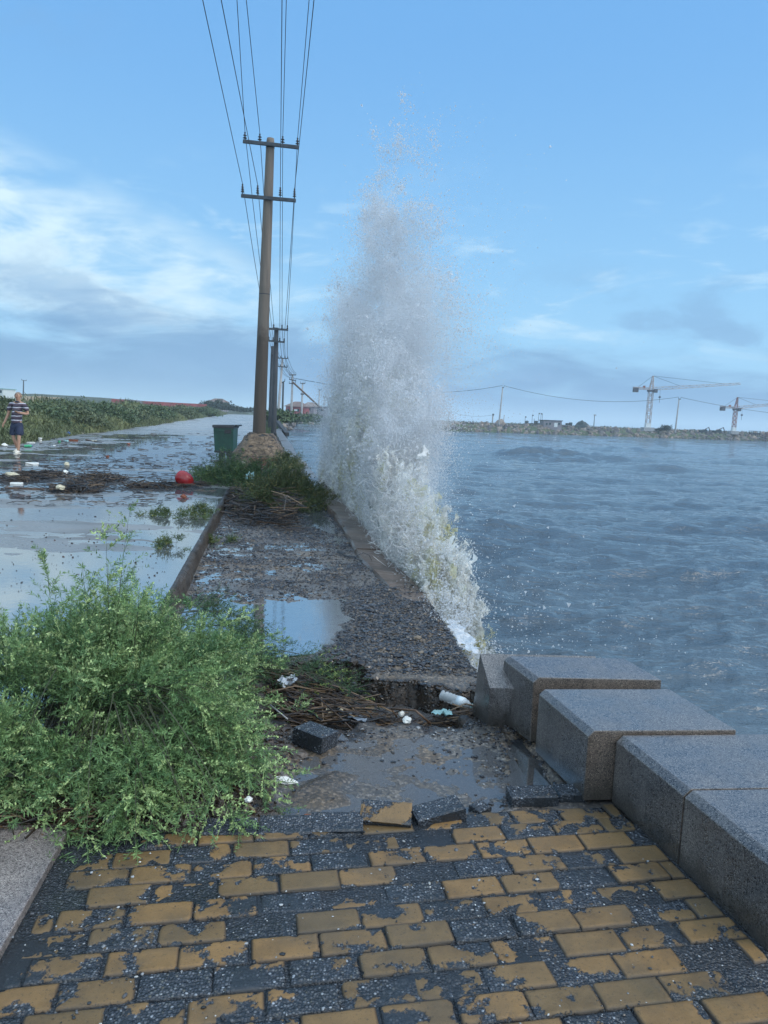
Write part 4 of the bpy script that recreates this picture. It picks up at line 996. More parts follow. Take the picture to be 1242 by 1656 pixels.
heap('reed_heap', poly([(590, 1155), (690, 1162), (770, 1130), (790, 1165), (700, 1168), (600, 1172)], -0.05), 330, -0.10, 0.07, (0.05, 0.24), (0.0018, 0.005), R_(5), label='thin line of twigs along the near rim of the pit under the bottle', cat='reed debris', group='heaps of washed-up reeds')
heap('reed_heap', poly([(60, 1305), (190, 1298), (210, 1312), (130, 1330), (20, 1340)], 0.01), 260, 0.008, 0.03, (0.12, 0.4), (0.002, 0.0045), R_(12), label='mat of flattened reeds under the big shrub at the end of the kerb slab', cat='reed debris', group='heaps of washed-up reeds', colm=1.1)
heap('reed_heap', poly([(352, 796), (400, 786), (440, 820), (462, 850), (440, 858), (395, 850), (354, 834)]), 560, 0.0, 0.2, (0.12, 0.6), (0.005, 0.011), None, label='dark heap of driftwood and reeds piled against the shrubs by the pole', cat='reed debris', group='heaps of washed-up reeds', colm=0.6)
heap('reed_heap', poly([(455, 820), (474, 818), (478, 850), (462, 866), (450, 850)]), 120, 0.0, 0.42, (0.2, 0.6), (0.004, 0.008), None, label='upright bundle of pale straw at the corner of the olive shrub', cat='reed debris', group='heaps of washed-up reeds', colm=1.6)
for P, n, lab in [([(75, 795), (100, 784), (150, 780), (165, 788), (160, 797), (110, 797)], 420, 'brown reed heap on the road with a cream lump on top'),
                  ([(120, 776), (160, 768), (195, 772), (200, 779), (160, 782), (130, 780)], 380, 'dark reed heap on the road just beyond the one with the cream lump'),
                  ([(0, 772), (40, 764), (110, 766), (120, 772), (60, 778), (0, 782)], 360, 'flat dark reed drift at the left edge of the road behind the cream sack'),
                  ([(205, 786), (260, 783), (330, 782), (332, 788), (270, 790), (210, 790)], 260, 'thin reed line on the road passing under the red float')]:
    heap('reed_heap', poly(P, 0.15), n, 0.15, 0.07, (0.12, 0.55), (0.004, 0.011), None, label=lab, cat='reed debris', group='heaps of washed-up reeds', colm=0.75)
# loose stalks scattered over the road
n = 900
pxr = np.column_stack([rng.uniform(0, 400, n), 690 + 130 * rng.beta(1.3, 1.6, n)])
p = np.array([at(a, b, 0.15) for a, b in pxr]); k = (p[:, 0] < xk(p[:, 1]) - 0.2) & (p[:, 0] > xl(p[:, 1]) + 0.4) & (p[:, 1] < 46) & (fbm(p[:, 0] * 0.35, p[:, 1] * 0.35, 3.0, 3) > -0.28); p = p[k]; n = len(p)
a = rng.normal(0.1, 0.5, n); L = rng.lognormal(math.log(0.2), 0.5, n) * (0.6 + 0.03 * p[:, 1])
V, F = sticks(p + np.array([0, 0, 0.014]), np.stack([np.cos(a), np.sin(a), 0 * a], 1), L, rng.uniform(0.004, 0.010, n) * (0.6 + 0.025 * p[:, 1]), bend=rng.normal(0, 0.4, n))
tag(mesh_np('scattered_reeds', V, F, M['stick'], col=np.repeat(STK[rng.integers(0, len(STK), n)] * 0.6, 9, 0)), kind='stuff')
n = 420; pxr = np.column_stack([rng.uniform(0, 330, n), rng.uniform(800, 960, n)]); p = np.array([at(a, b, 0.15) for a, b in pxr]); p = p[p[:, 0] < xk(p[:, 1]) - 0.15]
pebbles('road_crumbs', p + np.array([0, 0, 0.004]), rng.lognormal(math.log(0.005), 0.5, len(p)), [(0.02, 0.014, 0.012), (0.035, 0.025, 0.02), (0.06, 0.03, 0.02)])
# ------------------------------------------------------------------ the breaking wave
splash = empty('wave_splash', (xw(11.0), 11.0, -0.3), 'tall plume of white spray and foam bursting up from a wave against the sea wall', 'wave splash')
def ps(o):
    o.location = Vector(o.location) - splash.location; o.parent = splash; return o
YH = np.array([4.4, 5.0, 5.5, 6.0, 7.0, 8.0, 9.0, 10.0, 10.8, 11.6, 12.5, 13.5, 14.5, 15.4, 16.0, 16.6])
HC = np.array([0.04, 0.11, 0.18, 0.27, 0.45, 0.68, 0.95, 1.45, 2.1, 2.6, 2.9, 3.0, 2.8, 2.2, 1.3, 0.4])       # thick foam
HP = np.array([0.0, 0.1, 0.2, 0.28, 0.5, 0.8, 1.25, 2.4, 4.2, 6.3, 6.2, 5.4, 5.1, 4.6, 2.8, 0.6])            # spray above it
def foam_col(x, y, z, seed):
    s = 0.8 + 0.2 * sstep(fbm(y * 2.2 + seed, z * 1.6, x * 2.0, 4), -0.3, 0.5)
    c = np.array([0.96, 0.95, 0.90]) * s[..., None]
    st = sstep(fbm(y * 1.5, z * 0.28, 3.0 + seed * 0.1, 3), 0.05, 0.36) * sstep(fbm(y * 3.0, z * 1.4, 9.0, 3), -0.25, 0.15)
    st = st * sstep(z, 3.0, 1.4)
    return c * (1 - st[..., None] * 0.85) + np.array([0.56, 0.53, 0.27]) * st[..., None] * 0.85
def curtain(seed, t0, lean, dens, top=1.0, ny=640, nh=300, rough=0.16):
    Y1 = np.linspace(4.5, 16.5, ny) ; hh = np.linspace(0, 1, nh)
    Yy, hq = np.meshgrid(Y1, hh, indexing='ij')
    H = np.interp(Yy, YH, HC) * top
    h = hq * H
    bul = rough * (0.35 + 0.65 * np.minimum(h, 1.2)) 
    t = t0 * (0.35 + 0.45 * sstep(Yy, 4.6, 8.0)) + lean * h * (1 + 1.0 * sstep(Yy, 9.5, 6.5)) + bul * (fbm(Yy * 1.4 + seed * 5, h * 0.9, seed, 3) + 0.55 * fbm(Yy * 4, h * 2.6, seed + 4, 4)) + 0.05 * fbm(Yy * 13, h * 11, seed + 9, 3)
    dy = 0.22 * h * fbm(Yy * 0.9, h * 0.8, seed + 2, 3) + 0.09 * fbm(Yy * 5, h * 5, seed + 5, 3)
    x = xw(Yy) + t; z = -0.08 - 0.35 * sstep(Yy, 6.6, 5.0) + h + 0.06 * fbm(Yy * 6, hq * 9, seed + 8, 3) * (0.3 + hq)
    # ragged lace towards the top: keep only the ridges of the noise
    r1 = 1 - np.abs(fbm(Yy * 3.2 + 2 * dy, h * 2.6, seed + 11, 4)) * 1.6
    r2 = 1 - np.abs(fbm(Yy * 8.5, h * 7.0, seed + 14, 3)) * 1.7
    blob = fbm(Yy * 1.3, h * 1.1, seed + 20, 3)
    edge = hq + 0.30 * blob
    thr = -0.6 + dens + 1.65 * sstep(edge, 0.15, 1.0) + 0.6 * sstep(hq, 0.02, 0.0)
    keepv = (0.6 * r1 + 0.5 * r2) > thr * 0.72 + 0.12
    kf = keepv[:-1, :-1] & keepv[1:, :-1] & keepv[:-1, 1:] & keepv[1:, 1:]
    F = grid_faces(ny, nh, kf)
    V = np.stack([x, Yy + dy, z], -1).reshape(-1, 3); C = foam_col(x, Yy, z, seed).reshape(-1, 3)
    used = np.unique(F); mp = np.full(len(V), -1); mp[used] = np.arange(len(used))
    return V[used], mp[F], C[used]
L0 = np.array(splash.location)
vs, fs, cs, off = [], [], [], 0
for seed, t0, lean, dn, top in [(1, 0.04, 0.04, 0.16, 1.0), (2, 0.13, 0.09, -0.05, 1.05), (3, 0.24, 0.15, -0.25, 1.05), (4, 0.38, 0.20, -0.15, 1.0), (5, 0.52, 0.26, 0.0, 0.95)]:
    V, F, C_ = curtain(seed * 3.7, t0, lean, dn, top); vs.append(V); fs.append(F + off); cs.append(C_); off += len(V)
o = mesh_np('foam_curtain', np.concatenate(vs) - L0, np.concatenate(fs), M['foam'], col=np.concatenate(cs)); o.location = tuple(L0); ps(o)
# churned water heaped on the seaward side of the wall
ny, nt = 520, 200; Y1 = np.linspace(4.0, 17.5, ny); Yy, tq = np.meshgrid(Y1, np.linspace(0, 1, nt), indexing='ij')
wd = 1.15 + 0.7 * sstep(Yy, 5, 9); t = 0.02 + tq * wd
crest = np.interp(Yy, YH, HC * 0.5) - 0.2 - 0.1 * sstep(Yy, 6.5, 5)
z = crest * (1 - tq) ** 1.5 - 1.62 * tq ** 0.8 * (1 - 0.0) + 0.13 * fbm(Yy * 2.4, t * 2.6, 3.0, 5) + 0.05 * fbm(Yy * 9, t * 9, 5.0, 3)
x = xw(Yy) + t + 0.05 * fbm(Yy * 4, t * 4, 8.0, 3)
lace = sstep(0.62 - np.abs(fbm(Yy * 3.4, t * 3.4, 12.0, 4)) * 1.3 - 0.55 * tq, 0.0, 0.22)[..., None]
C_ = np.array([0.13, 0.155, 0.135]) * (1 - lace) + foam_col(x, Yy, z, 6.0) * lace
o = mesh_np('churned_water', np.stack([x, Yy, z], -1).reshape(-1, 3) - L0, grid_faces(ny, nt), M['foam'], col=C_.reshape(-1, 3)); o.location = tuple(L0); ps(o)
# foam slopped over the edge of the strip
P = poly([(718, 1000), (735, 1002), (756, 1022), (772, 1028), (768, 1052), (756, 1050), (735, 1030), (722, 1014)], 0.02); mn, mx = P.min(0), P.max(0)
gx, gy = np.meshgrid(np.linspace(mn[0] - .1, mx[0] + .15, 130), np.linspace(mn[1] - .1, mx[1] + .1, 170), indexing='ij')
d = sdf(gx, gy, P) + 0.06 * fbm(gx * 9, gy * 9, 2.0, 4)
hz = 0.022 + 0.05 * np.clip(-d, 0, 0.12) + 0.018 * fbm(gx * 16, gy * 16, 1.0, 4) - 0.16 * np.clip(gx - xw(gy) + 0.02, 0, 1)
kp = (d < 0)[:-1, :-1]
o = mesh_np('foam_wash', np.stack([gx, gy, hz], -1).reshape(-1, 3) - L0, grid_faces(130, 170, kp), M['foam'], col=np.full((gx.size, 3), 0.8)); o.location = tuple(L0); ps(o)

# droplets
TV = np.array([(1, 1, 1), (1, -1, -1), (-1, 1, -1), (-1, -1, 1)], float) / 1.4; TF = np.array([(0, 1, 2), (0, 3, 1), (0, 2, 3), (1, 3, 2)])
def drops(name, P, s, c=None, stretch=1.0):
    S = s[:, None] * rng.uniform(0.7, 1.3, (len(P), 3))
    V, F = scatter(TV, TF, P, S)
    cc = np.repeat(np.tile(np.array([[0.82, 0.835, 0.855]]), (len(P), 1)) if c is None else c, 4, 0)
    o = mesh_np(name, V - L0, F, M['drops'], col=cc, smooth=False); o.location = tuple(L0); o['kind'] = 'stuff'; return ps(o)
def plume(n, seed=0):
    out = []; got = 0
    while got < n:
        k = 300000
        Y = rng.uniform(9.6, 16.4, k); H = np.interp(Y, YH, HP)
        q = rng.random(k); h = q * H * 1.06
        t0 = 0.26 + 0.055 * h + 0.05 * fbm(Y * 0.8, h * 0.5, 2.0, 2) 
        sg = (0.2 + 0.07 * h) * (1 - 0.55 * sstep(h, 2.8, 5.4))
        t = t0 + sg * np.abs(rng.normal(size=k)) * np.where(rng.random(k) < 0.62, 1.35, -0.75)
        far_ = rng.random(k) < 0.10; t = np.where(far_, t + rng.exponential(0.40, k) * np.clip(h * 0.4, 0, 1), t)
        x = xw(Y) + t; z = h
        d1 = fbm(x * 1.1, Y * 0.8, z * 0.75 + 3, 3); d2 = fbm(x * 4.2, Y * 2.5, z * 3.6, 3)
        thr = 0.62 * sstep(q, 0.32, 1.0)
        w = sstep(d1 + 0.55 * d2 + 0.5 - thr * 1.3, -0.1, 0.5) * (1 - 0.55 * sstep(q, 0.5, 1.0))
        w = w * sstep(q, 1.0, 0.85) * (0.35 + 0.65 * sstep(h, 0.2, 1.2))
        kk = rng.random(k) < w
        out.append(np.stack([x[kk], Y[kk], z[kk], q[kk], d2[kk]], 1)); got += kk.sum()
    return np.concatenate(out)[:n]
p = plume(760000)
s = rng.lognormal(math.log(0.0043), 0.38, len(p)) * (1 + 0.55 * sstep(p[:, 3], 0.55, 1.0) * sstep(p[:, 4], 0.0, 0.6) * 1.8)
drops('plume_droplets', p[:, :3], s)
# clots of water near the top and edges
p = plume(12000); p = p[(p[:, 3] > 0.42) & (p[:, 0] - xw(p[:, 1]) < 1.3)][:520]
cl_ = [q[None, :3] + rng.normal(0, rng.uniform(0.03, 0.10), (m_, 3)) * np.array([1, 1, 1.5]) for q, m_ in zip(p, rng.integers(8, 75, len(p)))]
p = np.concatenate(cl_); drops('plume_clots', p, rng.lognormal(math.log(0.0078), 0.5, len(p)))
# froth clinging to the sheets of foam
AV = np.concatenate(vs); AC = np.concatenate(cs); k = rng.integers(0, len(AV), 420000)
q = AV[k] + rng.normal(0, 0.022, (len(k), 3)) * (0.5 + 0.06 * AV[k][:, 1:2]); keep = fbm(q[:, 0] * 6, q[:, 1] * 6, q[:, 2] * 6, 2) > -0.1
q = q[keep]; drops('froth', q, rng.lognormal(math.log(0.0046), 0.42, len(q)) * (0.45 + 0.06 * q[:, 1]), np.clip(AC[k][keep] * 1.06, 0, 0.97))
# low spray flung seaward and along the wall
n = 52000; Y = rng.uniform(4.6, 16.6, n); Hc = np.interp(Y, YH, HC)
h = Hc * rng.beta(1.3, 1.3, n) * 1.35; t = 0.03 + h * 0.26 + rng.normal(0, 0.11, n) + rng.exponential(0.12, n) * (0.3 + h)
P3 = np.stack([xw(Y) + t, Y, -0.12 + h], 1); k = fbm(P3[:, 0] * 3, P3[:, 1] * 3, P3[:, 2] * 3, 3) > -0.15
drops('low_spray', P3[k], rng.lognormal(math.log(0.0055), 0.4, k.sum()) * (0.5 + P3[k][:, 1] * 0.045))
n = 1300; Y = rng.uniform(4.8, 11, n); t = 0.5 + rng.exponential(0.5, n); h = -0.3 + rng.random(n) * (0.35 + np.interp(Y, YH, HC) * 0.7)
drops('flung_drops', np.stack([xw(Y) + t, Y, h], 1), rng.lognormal(math.log(0.0034), 0.5, n))
# curling threads of water
n = 4800; Y = rng.uniform(6.8, 16.2, n); Hc = np.interp(Y, YH, HC); h = Hc * rng.beta(1.2, 1.1, n) * 1.12; t = 0.03 + h * 0.24 * rng.random(n) * 1.6 + rng.normal(0, 0.08, n)
K = 9; P3 = np.zeros((n, K, 3)); P3[:, 0] = np.stack([xw(Y) + t, Y, -0.1 + h], 1)
dr_ = rng.normal(size=(n, 3)); dr_[:, 2] += 0.4; dr_ /= np.linalg.norm(dr_, axis=1)[:, None]; ax = rng.normal(size=(n, 3)); ax /= np.linalg.norm(ax, axis=1)[:, None]
st_ = rng.uniform(0.010, 0.028, n)[:, None]; cur = rng.normal(0, 0.55, n)[:, None]
for i in range(1, K):
    P3[:, i] = P3[:, i-1] + dr_ * st_
    dr_ = dr_ + np.cross(ax, dr_) * cur; dr_ /= np.linalg.norm(dr_, axis=1)[:, None]
T = np.gradient(P3, axis=1); T /= np.linalg.norm(T, axis=2)[..., None]; A = np.cross(T, np.array([0.2, 0.9, 0.3])); A /= np.linalg.norm(A, axis=2)[..., None]; B = np.cross(T, A)
rad = (rng.uniform(0.002, 0.0055, n)[:, None] * (0.4 + 0.08 * Y[:, None]) * np.sin(np.linspace(0.15, 3.0, K))[None])[..., None]
ring = np.stack([P3 + (A * math.cos(q) + B * math.sin(q)) * rad for q in (0, 2.1, 4.2)], 2)
f = np.array([[k*3 + q, k*3 + (q+1) % 3, (k+1)*3 + (q+1) % 3, (k+1)*3 + q] for k in range(K-1) for q in range(3)])
o = mesh_np('water_threads', ring.reshape(-1, 3) - L0, (np.arange(n)[:, None, None] * K * 3 + f).reshape(-1, 4), M['foam'], col=np.full((n*K*3, 3), 0.86)); o.location = tuple(L0); o['kind'] = 'stuff'; ps(o)

# fine mist hanging in the plume
mm = bpy.data.materials.new('spray_mist'); mm.use_nodes = True; g = G(mm.node_tree); g.N.clear()
tc = g.new('ShaderNodeTexCoord').outputs['Object']; sx = g.new('ShaderNodeSeparateXYZ', {0: tc})
Xl, Yl, Zl = sx.outputs
k_ = float((xw(14.5) - xw(8.0)) / 6.5)
u = g.m('SUBTRACT', g.m('SUBTRACT', Xl, g.m('MULTIPLY', Yl, k_)), g.m('ADD', 0.26, g.m('MULTIPLY', Zl, 0.05)))
w_ = g.m('ADD', 0.38, g.m('MULTIPLY', Zl, 0.085))
lat = g.m('SUBTRACT', 1.0, g.m('POWER', g.m('ABSOLUTE', g.m('DIVIDE', u, w_)), 2.0), clamp=True)
en = g.m('MULTIPLY', g.step(Yl, -5.6, -0.8), g.step(Yl, 5.3, 3.9))
ht = g.m('MULTIPLY', g.step(Zl, 4.4, 0.4), g.step(Zl, 0.2, 0.6))
cap = g.step(g.m('SUBTRACT', Zl, g.step(Yl, -4.5, 0.8, 0.7, 5.6)), 0.0, -0.6)
nz = g.step(g.noise(tc, 1.7, 6, 0.65), 0.38, 0.68)
den = g.m('MULTIPLY', g.m('MULTIPLY', g.m('MULTIPLY', lat, en), g.m('MULTIPLY', ht, cap)), g.m('MULTIPLY', nz, 0.95))
pv = g.new('ShaderNodeVolumePrincipled', {'Color': (0.97, 0.985, 1.0), 'Density': den, 'Anisotropy': 0.25})
g.L.new(pv.outputs[0], g.new('ShaderNodeOutputMaterial').inputs['Volume'])
mb = MB(); secs = []
for y in np.linspace(5.4, 16.4, 12):
    x = float(xw(11.0) + k_ * (y - 11.0)); secs.append([(x - 0.2, y, -0.05), (x - 0.55, y, 5.9), (x + 1.85, y, 5.9), (x + 0.95, y, -0.05)])
mb.add([p for s_ in secs for p in s_], [(0, 1, 2, 3), (47, 46, 45, 44)] + [(4*i + j, 4*i + (j + 1) % 4, 4*i + 4 + (j + 1) % 4, 4*i + 4 + j) for i in range(11) for j in range(4)])
o = mb.build('mist', mm, None, origin=L0); o['kind'] = 'stuff'; ps(o)
# ------------------------------------------------------------------ near power pole on its masonry mound
def insulator(mb, p, h=0.22, n=3, r=0.055):
    prof = [(0.012, 0), (0.012, h * 0.15)]
    for i in range(n):
        z0 = h * (0.18 + 0.66 * i / n); s = r * (1 - 0.12 * i)
        prof += [(0.018, z0), (s, z0 + h * 0.03), (s * 0.8, z0 + h * 0.10), (0.018, z0 + h * 0.14)]
    prof += [(0.02, h * 0.88), (0.028, h * 0.93), (0.01, h)]
    return mb.lathe(p, prof, 10)
PB = np.array([-3.49, 21.3]); PT = aty(437.5, 224, 21.3); Pb = aty(419, 702, 21.3)
pole = empty('power_pole', (Pb[0], 21.3, 0.0), 'near concrete power pole rising from a masonry mound, carrying two crossarms', 'power pole')
def rel(o, root): o.location = Vector(o.location) - root.location; o.parent = root; return o
kp = [Pb * (1 - t) + PT * t for t in (-0.06, 0, 0.25, 0.5, 0.75, 0.985, 1.0)]
mb = MB().tube(kp, [0.188, 0.186, 0.17, 0.152, 0.134, 0.112, 0.098], 28)
rel(mb.build('shaft', M['pole'], None, smooth=True, origin=(Pb[0], 21.3, 0)), pole)
tj = 0.485; pj = Pb * (1 - tj) + PT * tj
rel(MB().tube([pj - np.array([0, 0, 0.012]), pj + np.array([0.0005, 0, 0.012])], [0.156, 0.155], 28).build('steel_joint', M['dark'], None, origin=(Pb[0], 21.3, 0)), pole)
INS = {}
def crossarm(name, l, r, ins_px, ih, nsk, rad, key):
    a, b = aty(*l, 21.14), aty(*r, 21.14)
    dirv_ = Vector(b - a).normalized(); rot = Vector((1, 0, 0)).rotation_difference(dirv_).to_matrix()
    mb = MB().box((a + b) / 2, (np.linalg.norm(b - a), 0.07, 0.09), rot)
    arm = rel(mb.build('crossarm', M['galv'], None, bevel=0.006, origin=(Pb[0], 21.3, 0)), pole)
    m_ = (a + b) / 2; t_ = (m_[2] - Pb[2]) / (PT[2] - Pb[2]); c = Pb * (1 - t_) + PT * t_
    o = MB().tube([c - np.array([0, 0, 0.05]), c + np.array([0, 0, 0.05])], 0.15 - 0.03 * t_, 20).build('clamp', M['galv'], arm); 
    pts = []
    for x in ins_px:
        f = (x - l[0]) / (r[0] - l[0]); p = a * (1 - f) + b * f + np.array([0, 0, 0.045])
        insulator(MB(), p, ih, nsk, rad)
        o = insulator(MB(), p, ih, nsk, rad).build('insulator', M['insul'], None, smooth=True, origin=(Pb[0], 21.3, 0)); o.location = (0, 0, 0); o.parent = arm
        pts.append(p + np.array([0, 0, ih]))
    for q in arm.children: q.location = (0, 0, 0) if q.name.startswith('insulator') else q.location
    for q in arm.children:
        if q.name.startswith('clamp'): q.location = Vector((-Pb[0], -21.3, 0))
    INS[key] = pts
crossarm('crossarm', (393, 228.5), (483, 238.5), (396, 420, 457, 481), 0.2, 2, 0.06, 'up')
crossarm('crossarm', (390, 316.5), (478.5, 324.5), (392, 416.5, 453, 476), 0.27, 3, 0.05, 'low')
# mound
mc = np.array([Pb[0] + 0.05, 21.3])
bm = bmesh.new(); bmesh.ops.create_icosphere(bm, subdivisions=5, radius=1.0)
for v in bm.verts:
    x, y, z = v.co
    if z < 0: v.co.z = -0.1; z = 0; r = math.hypot(x, y); v.co.x, v.co.y = x / max(r, 1e-6), y / max(r, 1e-6)
    r = math.hypot(v.co.x, v.co.y); a = math.atan2(v.co.y, v.co.x)
    v.co.z = min(v.co.z * 1.18, 0.97) * 0.94
    sq = 1 + 0.10 * abs(math.sin(2 * a)) ; tz = max(v.co.z, 0) / 0.92; q_ = 0.80 * sq * (1 - 0.30 * tz * tz); v.co.x *= q_; v.co.y *= q_
V = np.array([v.co[:] for v in bm.verts]); dn = 0.11 * fbm(V[:, 0] * 2.2, V[:, 1] * 2.2, V[:, 2] * 2.6, 5)
for v, d in zip(bm.verts, dn): v.co *= 1 + d
me = bpy.data.meshes.new('mound'); bm.to_mesh(me); bm.free(); me.materials.append(M['mound'])
for p_ in me.polygons: p_.use_smooth = True
o = bpy.data.objects.new('mound', me); COL.objects.link(o); o.parent = pole; o.location = (mc[0] - Pb[0], 0, 0)

# ------------------------------------------------------------------ the line of poles beyond
def far_pole(px_b, px_t, Y, r0, r1, arms, m, label, loc_z=None, group='poles running along the shore', noins=False):
    b, t = aty(*px_b, Y), aty(*px_t, Y)
    root = empty('power_pole', b, label, 'power pole', group)
    mb = MB().tube([b - np.array([0, 0, 0.8]), b, t], [r0, r0, r1], 12); rel(mb.build('shaft', m, None, smooth=True, origin=b), root)
    out = []
    for (l, r, n, th) in arms:
        a, c = aty(*l, Y - 0.2), aty(*r, Y - 0.2); d = Vector(c - a).normalized(); rot = Vector((1, 0, 0)).rotation_difference(d).to_matrix()
        arm = rel(MB().box((a + c) / 2, (np.linalg.norm(c - a), 0.08, th), rot).build('crossarm', M['galv'], None, origin=b), root)
        pts = []
        for k in range(n):
            f = [0.04, 0.3, 0.7, 0.96][k] if n == 4 else k / max(n - 1, 1) * 0.92 + 0.04
            p = a * (1 - f) + c * f; h = 2.6 * th
            o = MB().lathe(p, [(0.02, 0), (0.055, h * 0.3), (0.03, h * 0.5), (0.05, h * 0.7), (0.015, h)], 6).build('insulator', M['insul'], None, origin=b); o.parent = arm; o.location = (0, 0, 0)
            pts.append(p + np.array([0, 0, h]))
        out.append(pts)
    return out
Q2 = far_pole((442.5, 704), (447.2, 530), 46.8, 0.17, 0.14, [((432.5, 531.5), (466, 533.5), 4, 0.12), ((433.5, 551), (460.5, 553.5), 4, 0.10)], M['dark_conc'], 'dark power pole standing on the coping just behind the near pole')
far_pole((437.2, 688), (441.5, 560), 60, 0.19, 0.16, [], M['dark_conc'], 'plain dark post almost hidden behind the second dark power pole')
Q3 = far_pole((449.8, 669), (457, 578.5), 100, 0.2, 0.13, [((449, 579), (465.6, 579.8), 4, 0.12), ((448.3, 592.3), (464.8, 594), 4, 0.12)], M['far_conc'], 'pale slender power pole with two crossarms, third along the shore line')
far_pole((456.8, 667), (458.2, 617.2), 112, 0.15, 0.13, [((455.4, 619.2), (460.8, 616.3), 2, 0.14)], M['dark_conc'], 'short dark post with a slanted cap between two pale power poles')
Q4 = far_pole((471.2, 666), (473.2, 604.8), 138, 0.24, 0.15, [((467.4, 606.4), (479, 606.4), 4, 0.16), ((467.5, 613.4), (478.8, 616), 4, 0.16), ((467.3, 620), (478, 620), 2, 0.16)], M['far_conc'], 'pale power pole braced by a long slanting strut, with three crossarms')
r4 = [o for o in SC.objects if o.get('label', '').startswith('pale power pole braced')][0]
a, b = aty(473.4, 618, 137.8), aty(524, 664.5, 137.8)
rel(MB().tube([a, b], 0.16, 8).build('strut', M['wood'], None, origin=r4.location), r4)
far_pole((487.8, 667), (489.5, 618.8), 176, 0.24, 0.18, [((485.5, 620), (493.7, 620), 2, 0.18), ((486, 637.2), (492, 637.4), 0, 0.3)], M['far_conc'], 'pale power pole with a single high crossarm in front of the brown-roofed buildings')
far_pole((515, 668), (517, 630.3), 218, 0.22, 0.16, [((514, 630.5), (520.3, 630.5), 2, 0.2)], M['far_conc'], 'thin pale pole with a T-shaped top right of the brown roofs')
far_pole((523.6, 668), (524.8, 641), 280, 0.22, 0.18, [((522.4, 641.5), (527, 641.3), 2, 0.2), ((522.6, 647.5), (526.5, 647.5), 0, 0.2)], M['far_conc'], 'small distant pole with two short arms near the edge of the spray')
far_pole((534.6, 668), (534.8, 645), 300, 0.2, 0.18, [], M['far_conc'], 'shorter of two distant bare masts at the edge of the spray')
far_pole((535.8, 668), (536.6, 639.5), 300, 0.2, 0.18, [((535.4, 640), (537.5, 640), 0, 0.2)], M['far_conc'], 'taller of two distant bare masts at the edge of the spray')
far_pole((37.6, 640), (38.2, 614.6), 190, 0.16, 0.12, [((34.6, 614.4), (43, 615.8), 2, 0.12)], M['dark_conc'], 'lone pole with a T-shaped top on the hill above the walking man')
p_ = far_pole((1092, 697), (1098.3, 645), 214, 0.24, 0.17, [((1097, 645), (1101, 645.6), 2, 0.2)], M['far_conc'], 'leaning pole on the jetty between the two tower cranes', group='poles on the jetty'); JR = p_[0]
p_ = far_pole((807, 685), (813, 626.5), 204, 0.24, 0.17, [((812, 626.6), (815, 626.8), 2, 0.2)], M['far_conc'], 'tall leaning pole on the jetty left of the low building', group='poles on the jetty'); JL = p_[0]
p1_ = far_pole((796.3, 683), (797.4, 669), 226, 0.2, 0.2, [((796.2, 670.5), (799, 670.7), 0, 0.5)], M['far_conc'], 'short post with a box on top just left of the tall jetty pole', group='poles on the jetty')
far_pole((814, 685), (815.5, 671), 230, 0.14, 0.12, [], M['far_conc'], 'short bare stake just right of the tall jetty pole', group='poles on the jetty')
far_pole((725.3, 681), (726.5, 664), 230, 0.14, 0.12, [], M['far_conc'], 'thin faint pole on the jetty nearest the spray', group='poles on the jetty')
far_pole((656.5, 676), (657.5, 658), 235, 0.14, 0.12, [], M['far_conc'], 'very faint pole behind the right fringe of the spray', group='poles on the jetty')
# lamp post
b, t = aty(960.3, 689.5, 240), aty(961.6, 671.5, 240)
root = empty('lamp_post', b, 'single lamp post on the jetty between the dark tree clump and the cranes', 'lamp post')
rel(MB().tube([b, t], [0.14, 0.09], 8).build('post', M['dark_conc'], None, origin=b), root)
rel(MB().box(t + np.array([0.1, 0, 0.05]), (0.75, 0.4, 0.3)).build('lamp_head', M['far_conc'], None, origin=b), root)
# leaning dark post by the wall
a, b = aty(448.6, 682.5, 62), aty(464, 702.5, 50)
tag(MB().box((a + b) / 2, (np.linalg.norm(b - a), 0.3, 0.28), Vector((1, 0, 0)).rotation_difference(Vector(b - a)).to_matrix()).build('fallen_post', M['dark_conc'], None, bevel=0.03, origin=(a + b) / 2), 'dark post fallen at a slant over the end of the sea wall', 'post')

# ------------------------------------------------------------------ overhead wires
def span(a, b, sag, n=14):
    a, b = np.asarray(a, float), np.asarray(b, float); t = np.linspace(0, 1, n)[:, None]
    p = a * (1 - t) + b * t; p[:, 2] -= sag * 4 * (t[:, 0] - t[:, 0] ** 2); return p
names = ['outermost left', 'inner left', 'inner right', 'outermost right']
topx = {'up': (383, 398, 463, 500), 'low': (327, 357, 456, 508)}
for key, nm in (('up', 'upper'), ('low', 'lower')):
    for k in range(4):
        p1 = INS[key][k]; q = at(topx[key][k], 0, p1[2] - 0.05)
        d = (q - p1) / (p1[1] - q[1]); p0 = p1 + d * (p1[1] + 6.0); p0[2] = p1[2] + 0.1
        p2 = Q2[0 if key == 'up' else 1][k]; p3 = Q3[0 if key == 'up' else 1][k]; p4 = Q4[0 if key == 'up' else 1][k]
        pts = np.concatenate([span(p0, p1, 0.06), span(p1, p2, 0.28)[1:], span(p2, p3, 0.7)[1:], span(p3, p4, 0.5)[1:]])
        rad = [0.0075 + 0.00022 * max(p[1] - 16, 0) for p in pts]
        tag(MB().tube(pts, rad, 5, False).build('overhead_wire', M['wire'], None, smooth=True), f'{names[k]} wire on the {nm} crossarm of the near power pole', 'power line', 'wires strung between the poles')
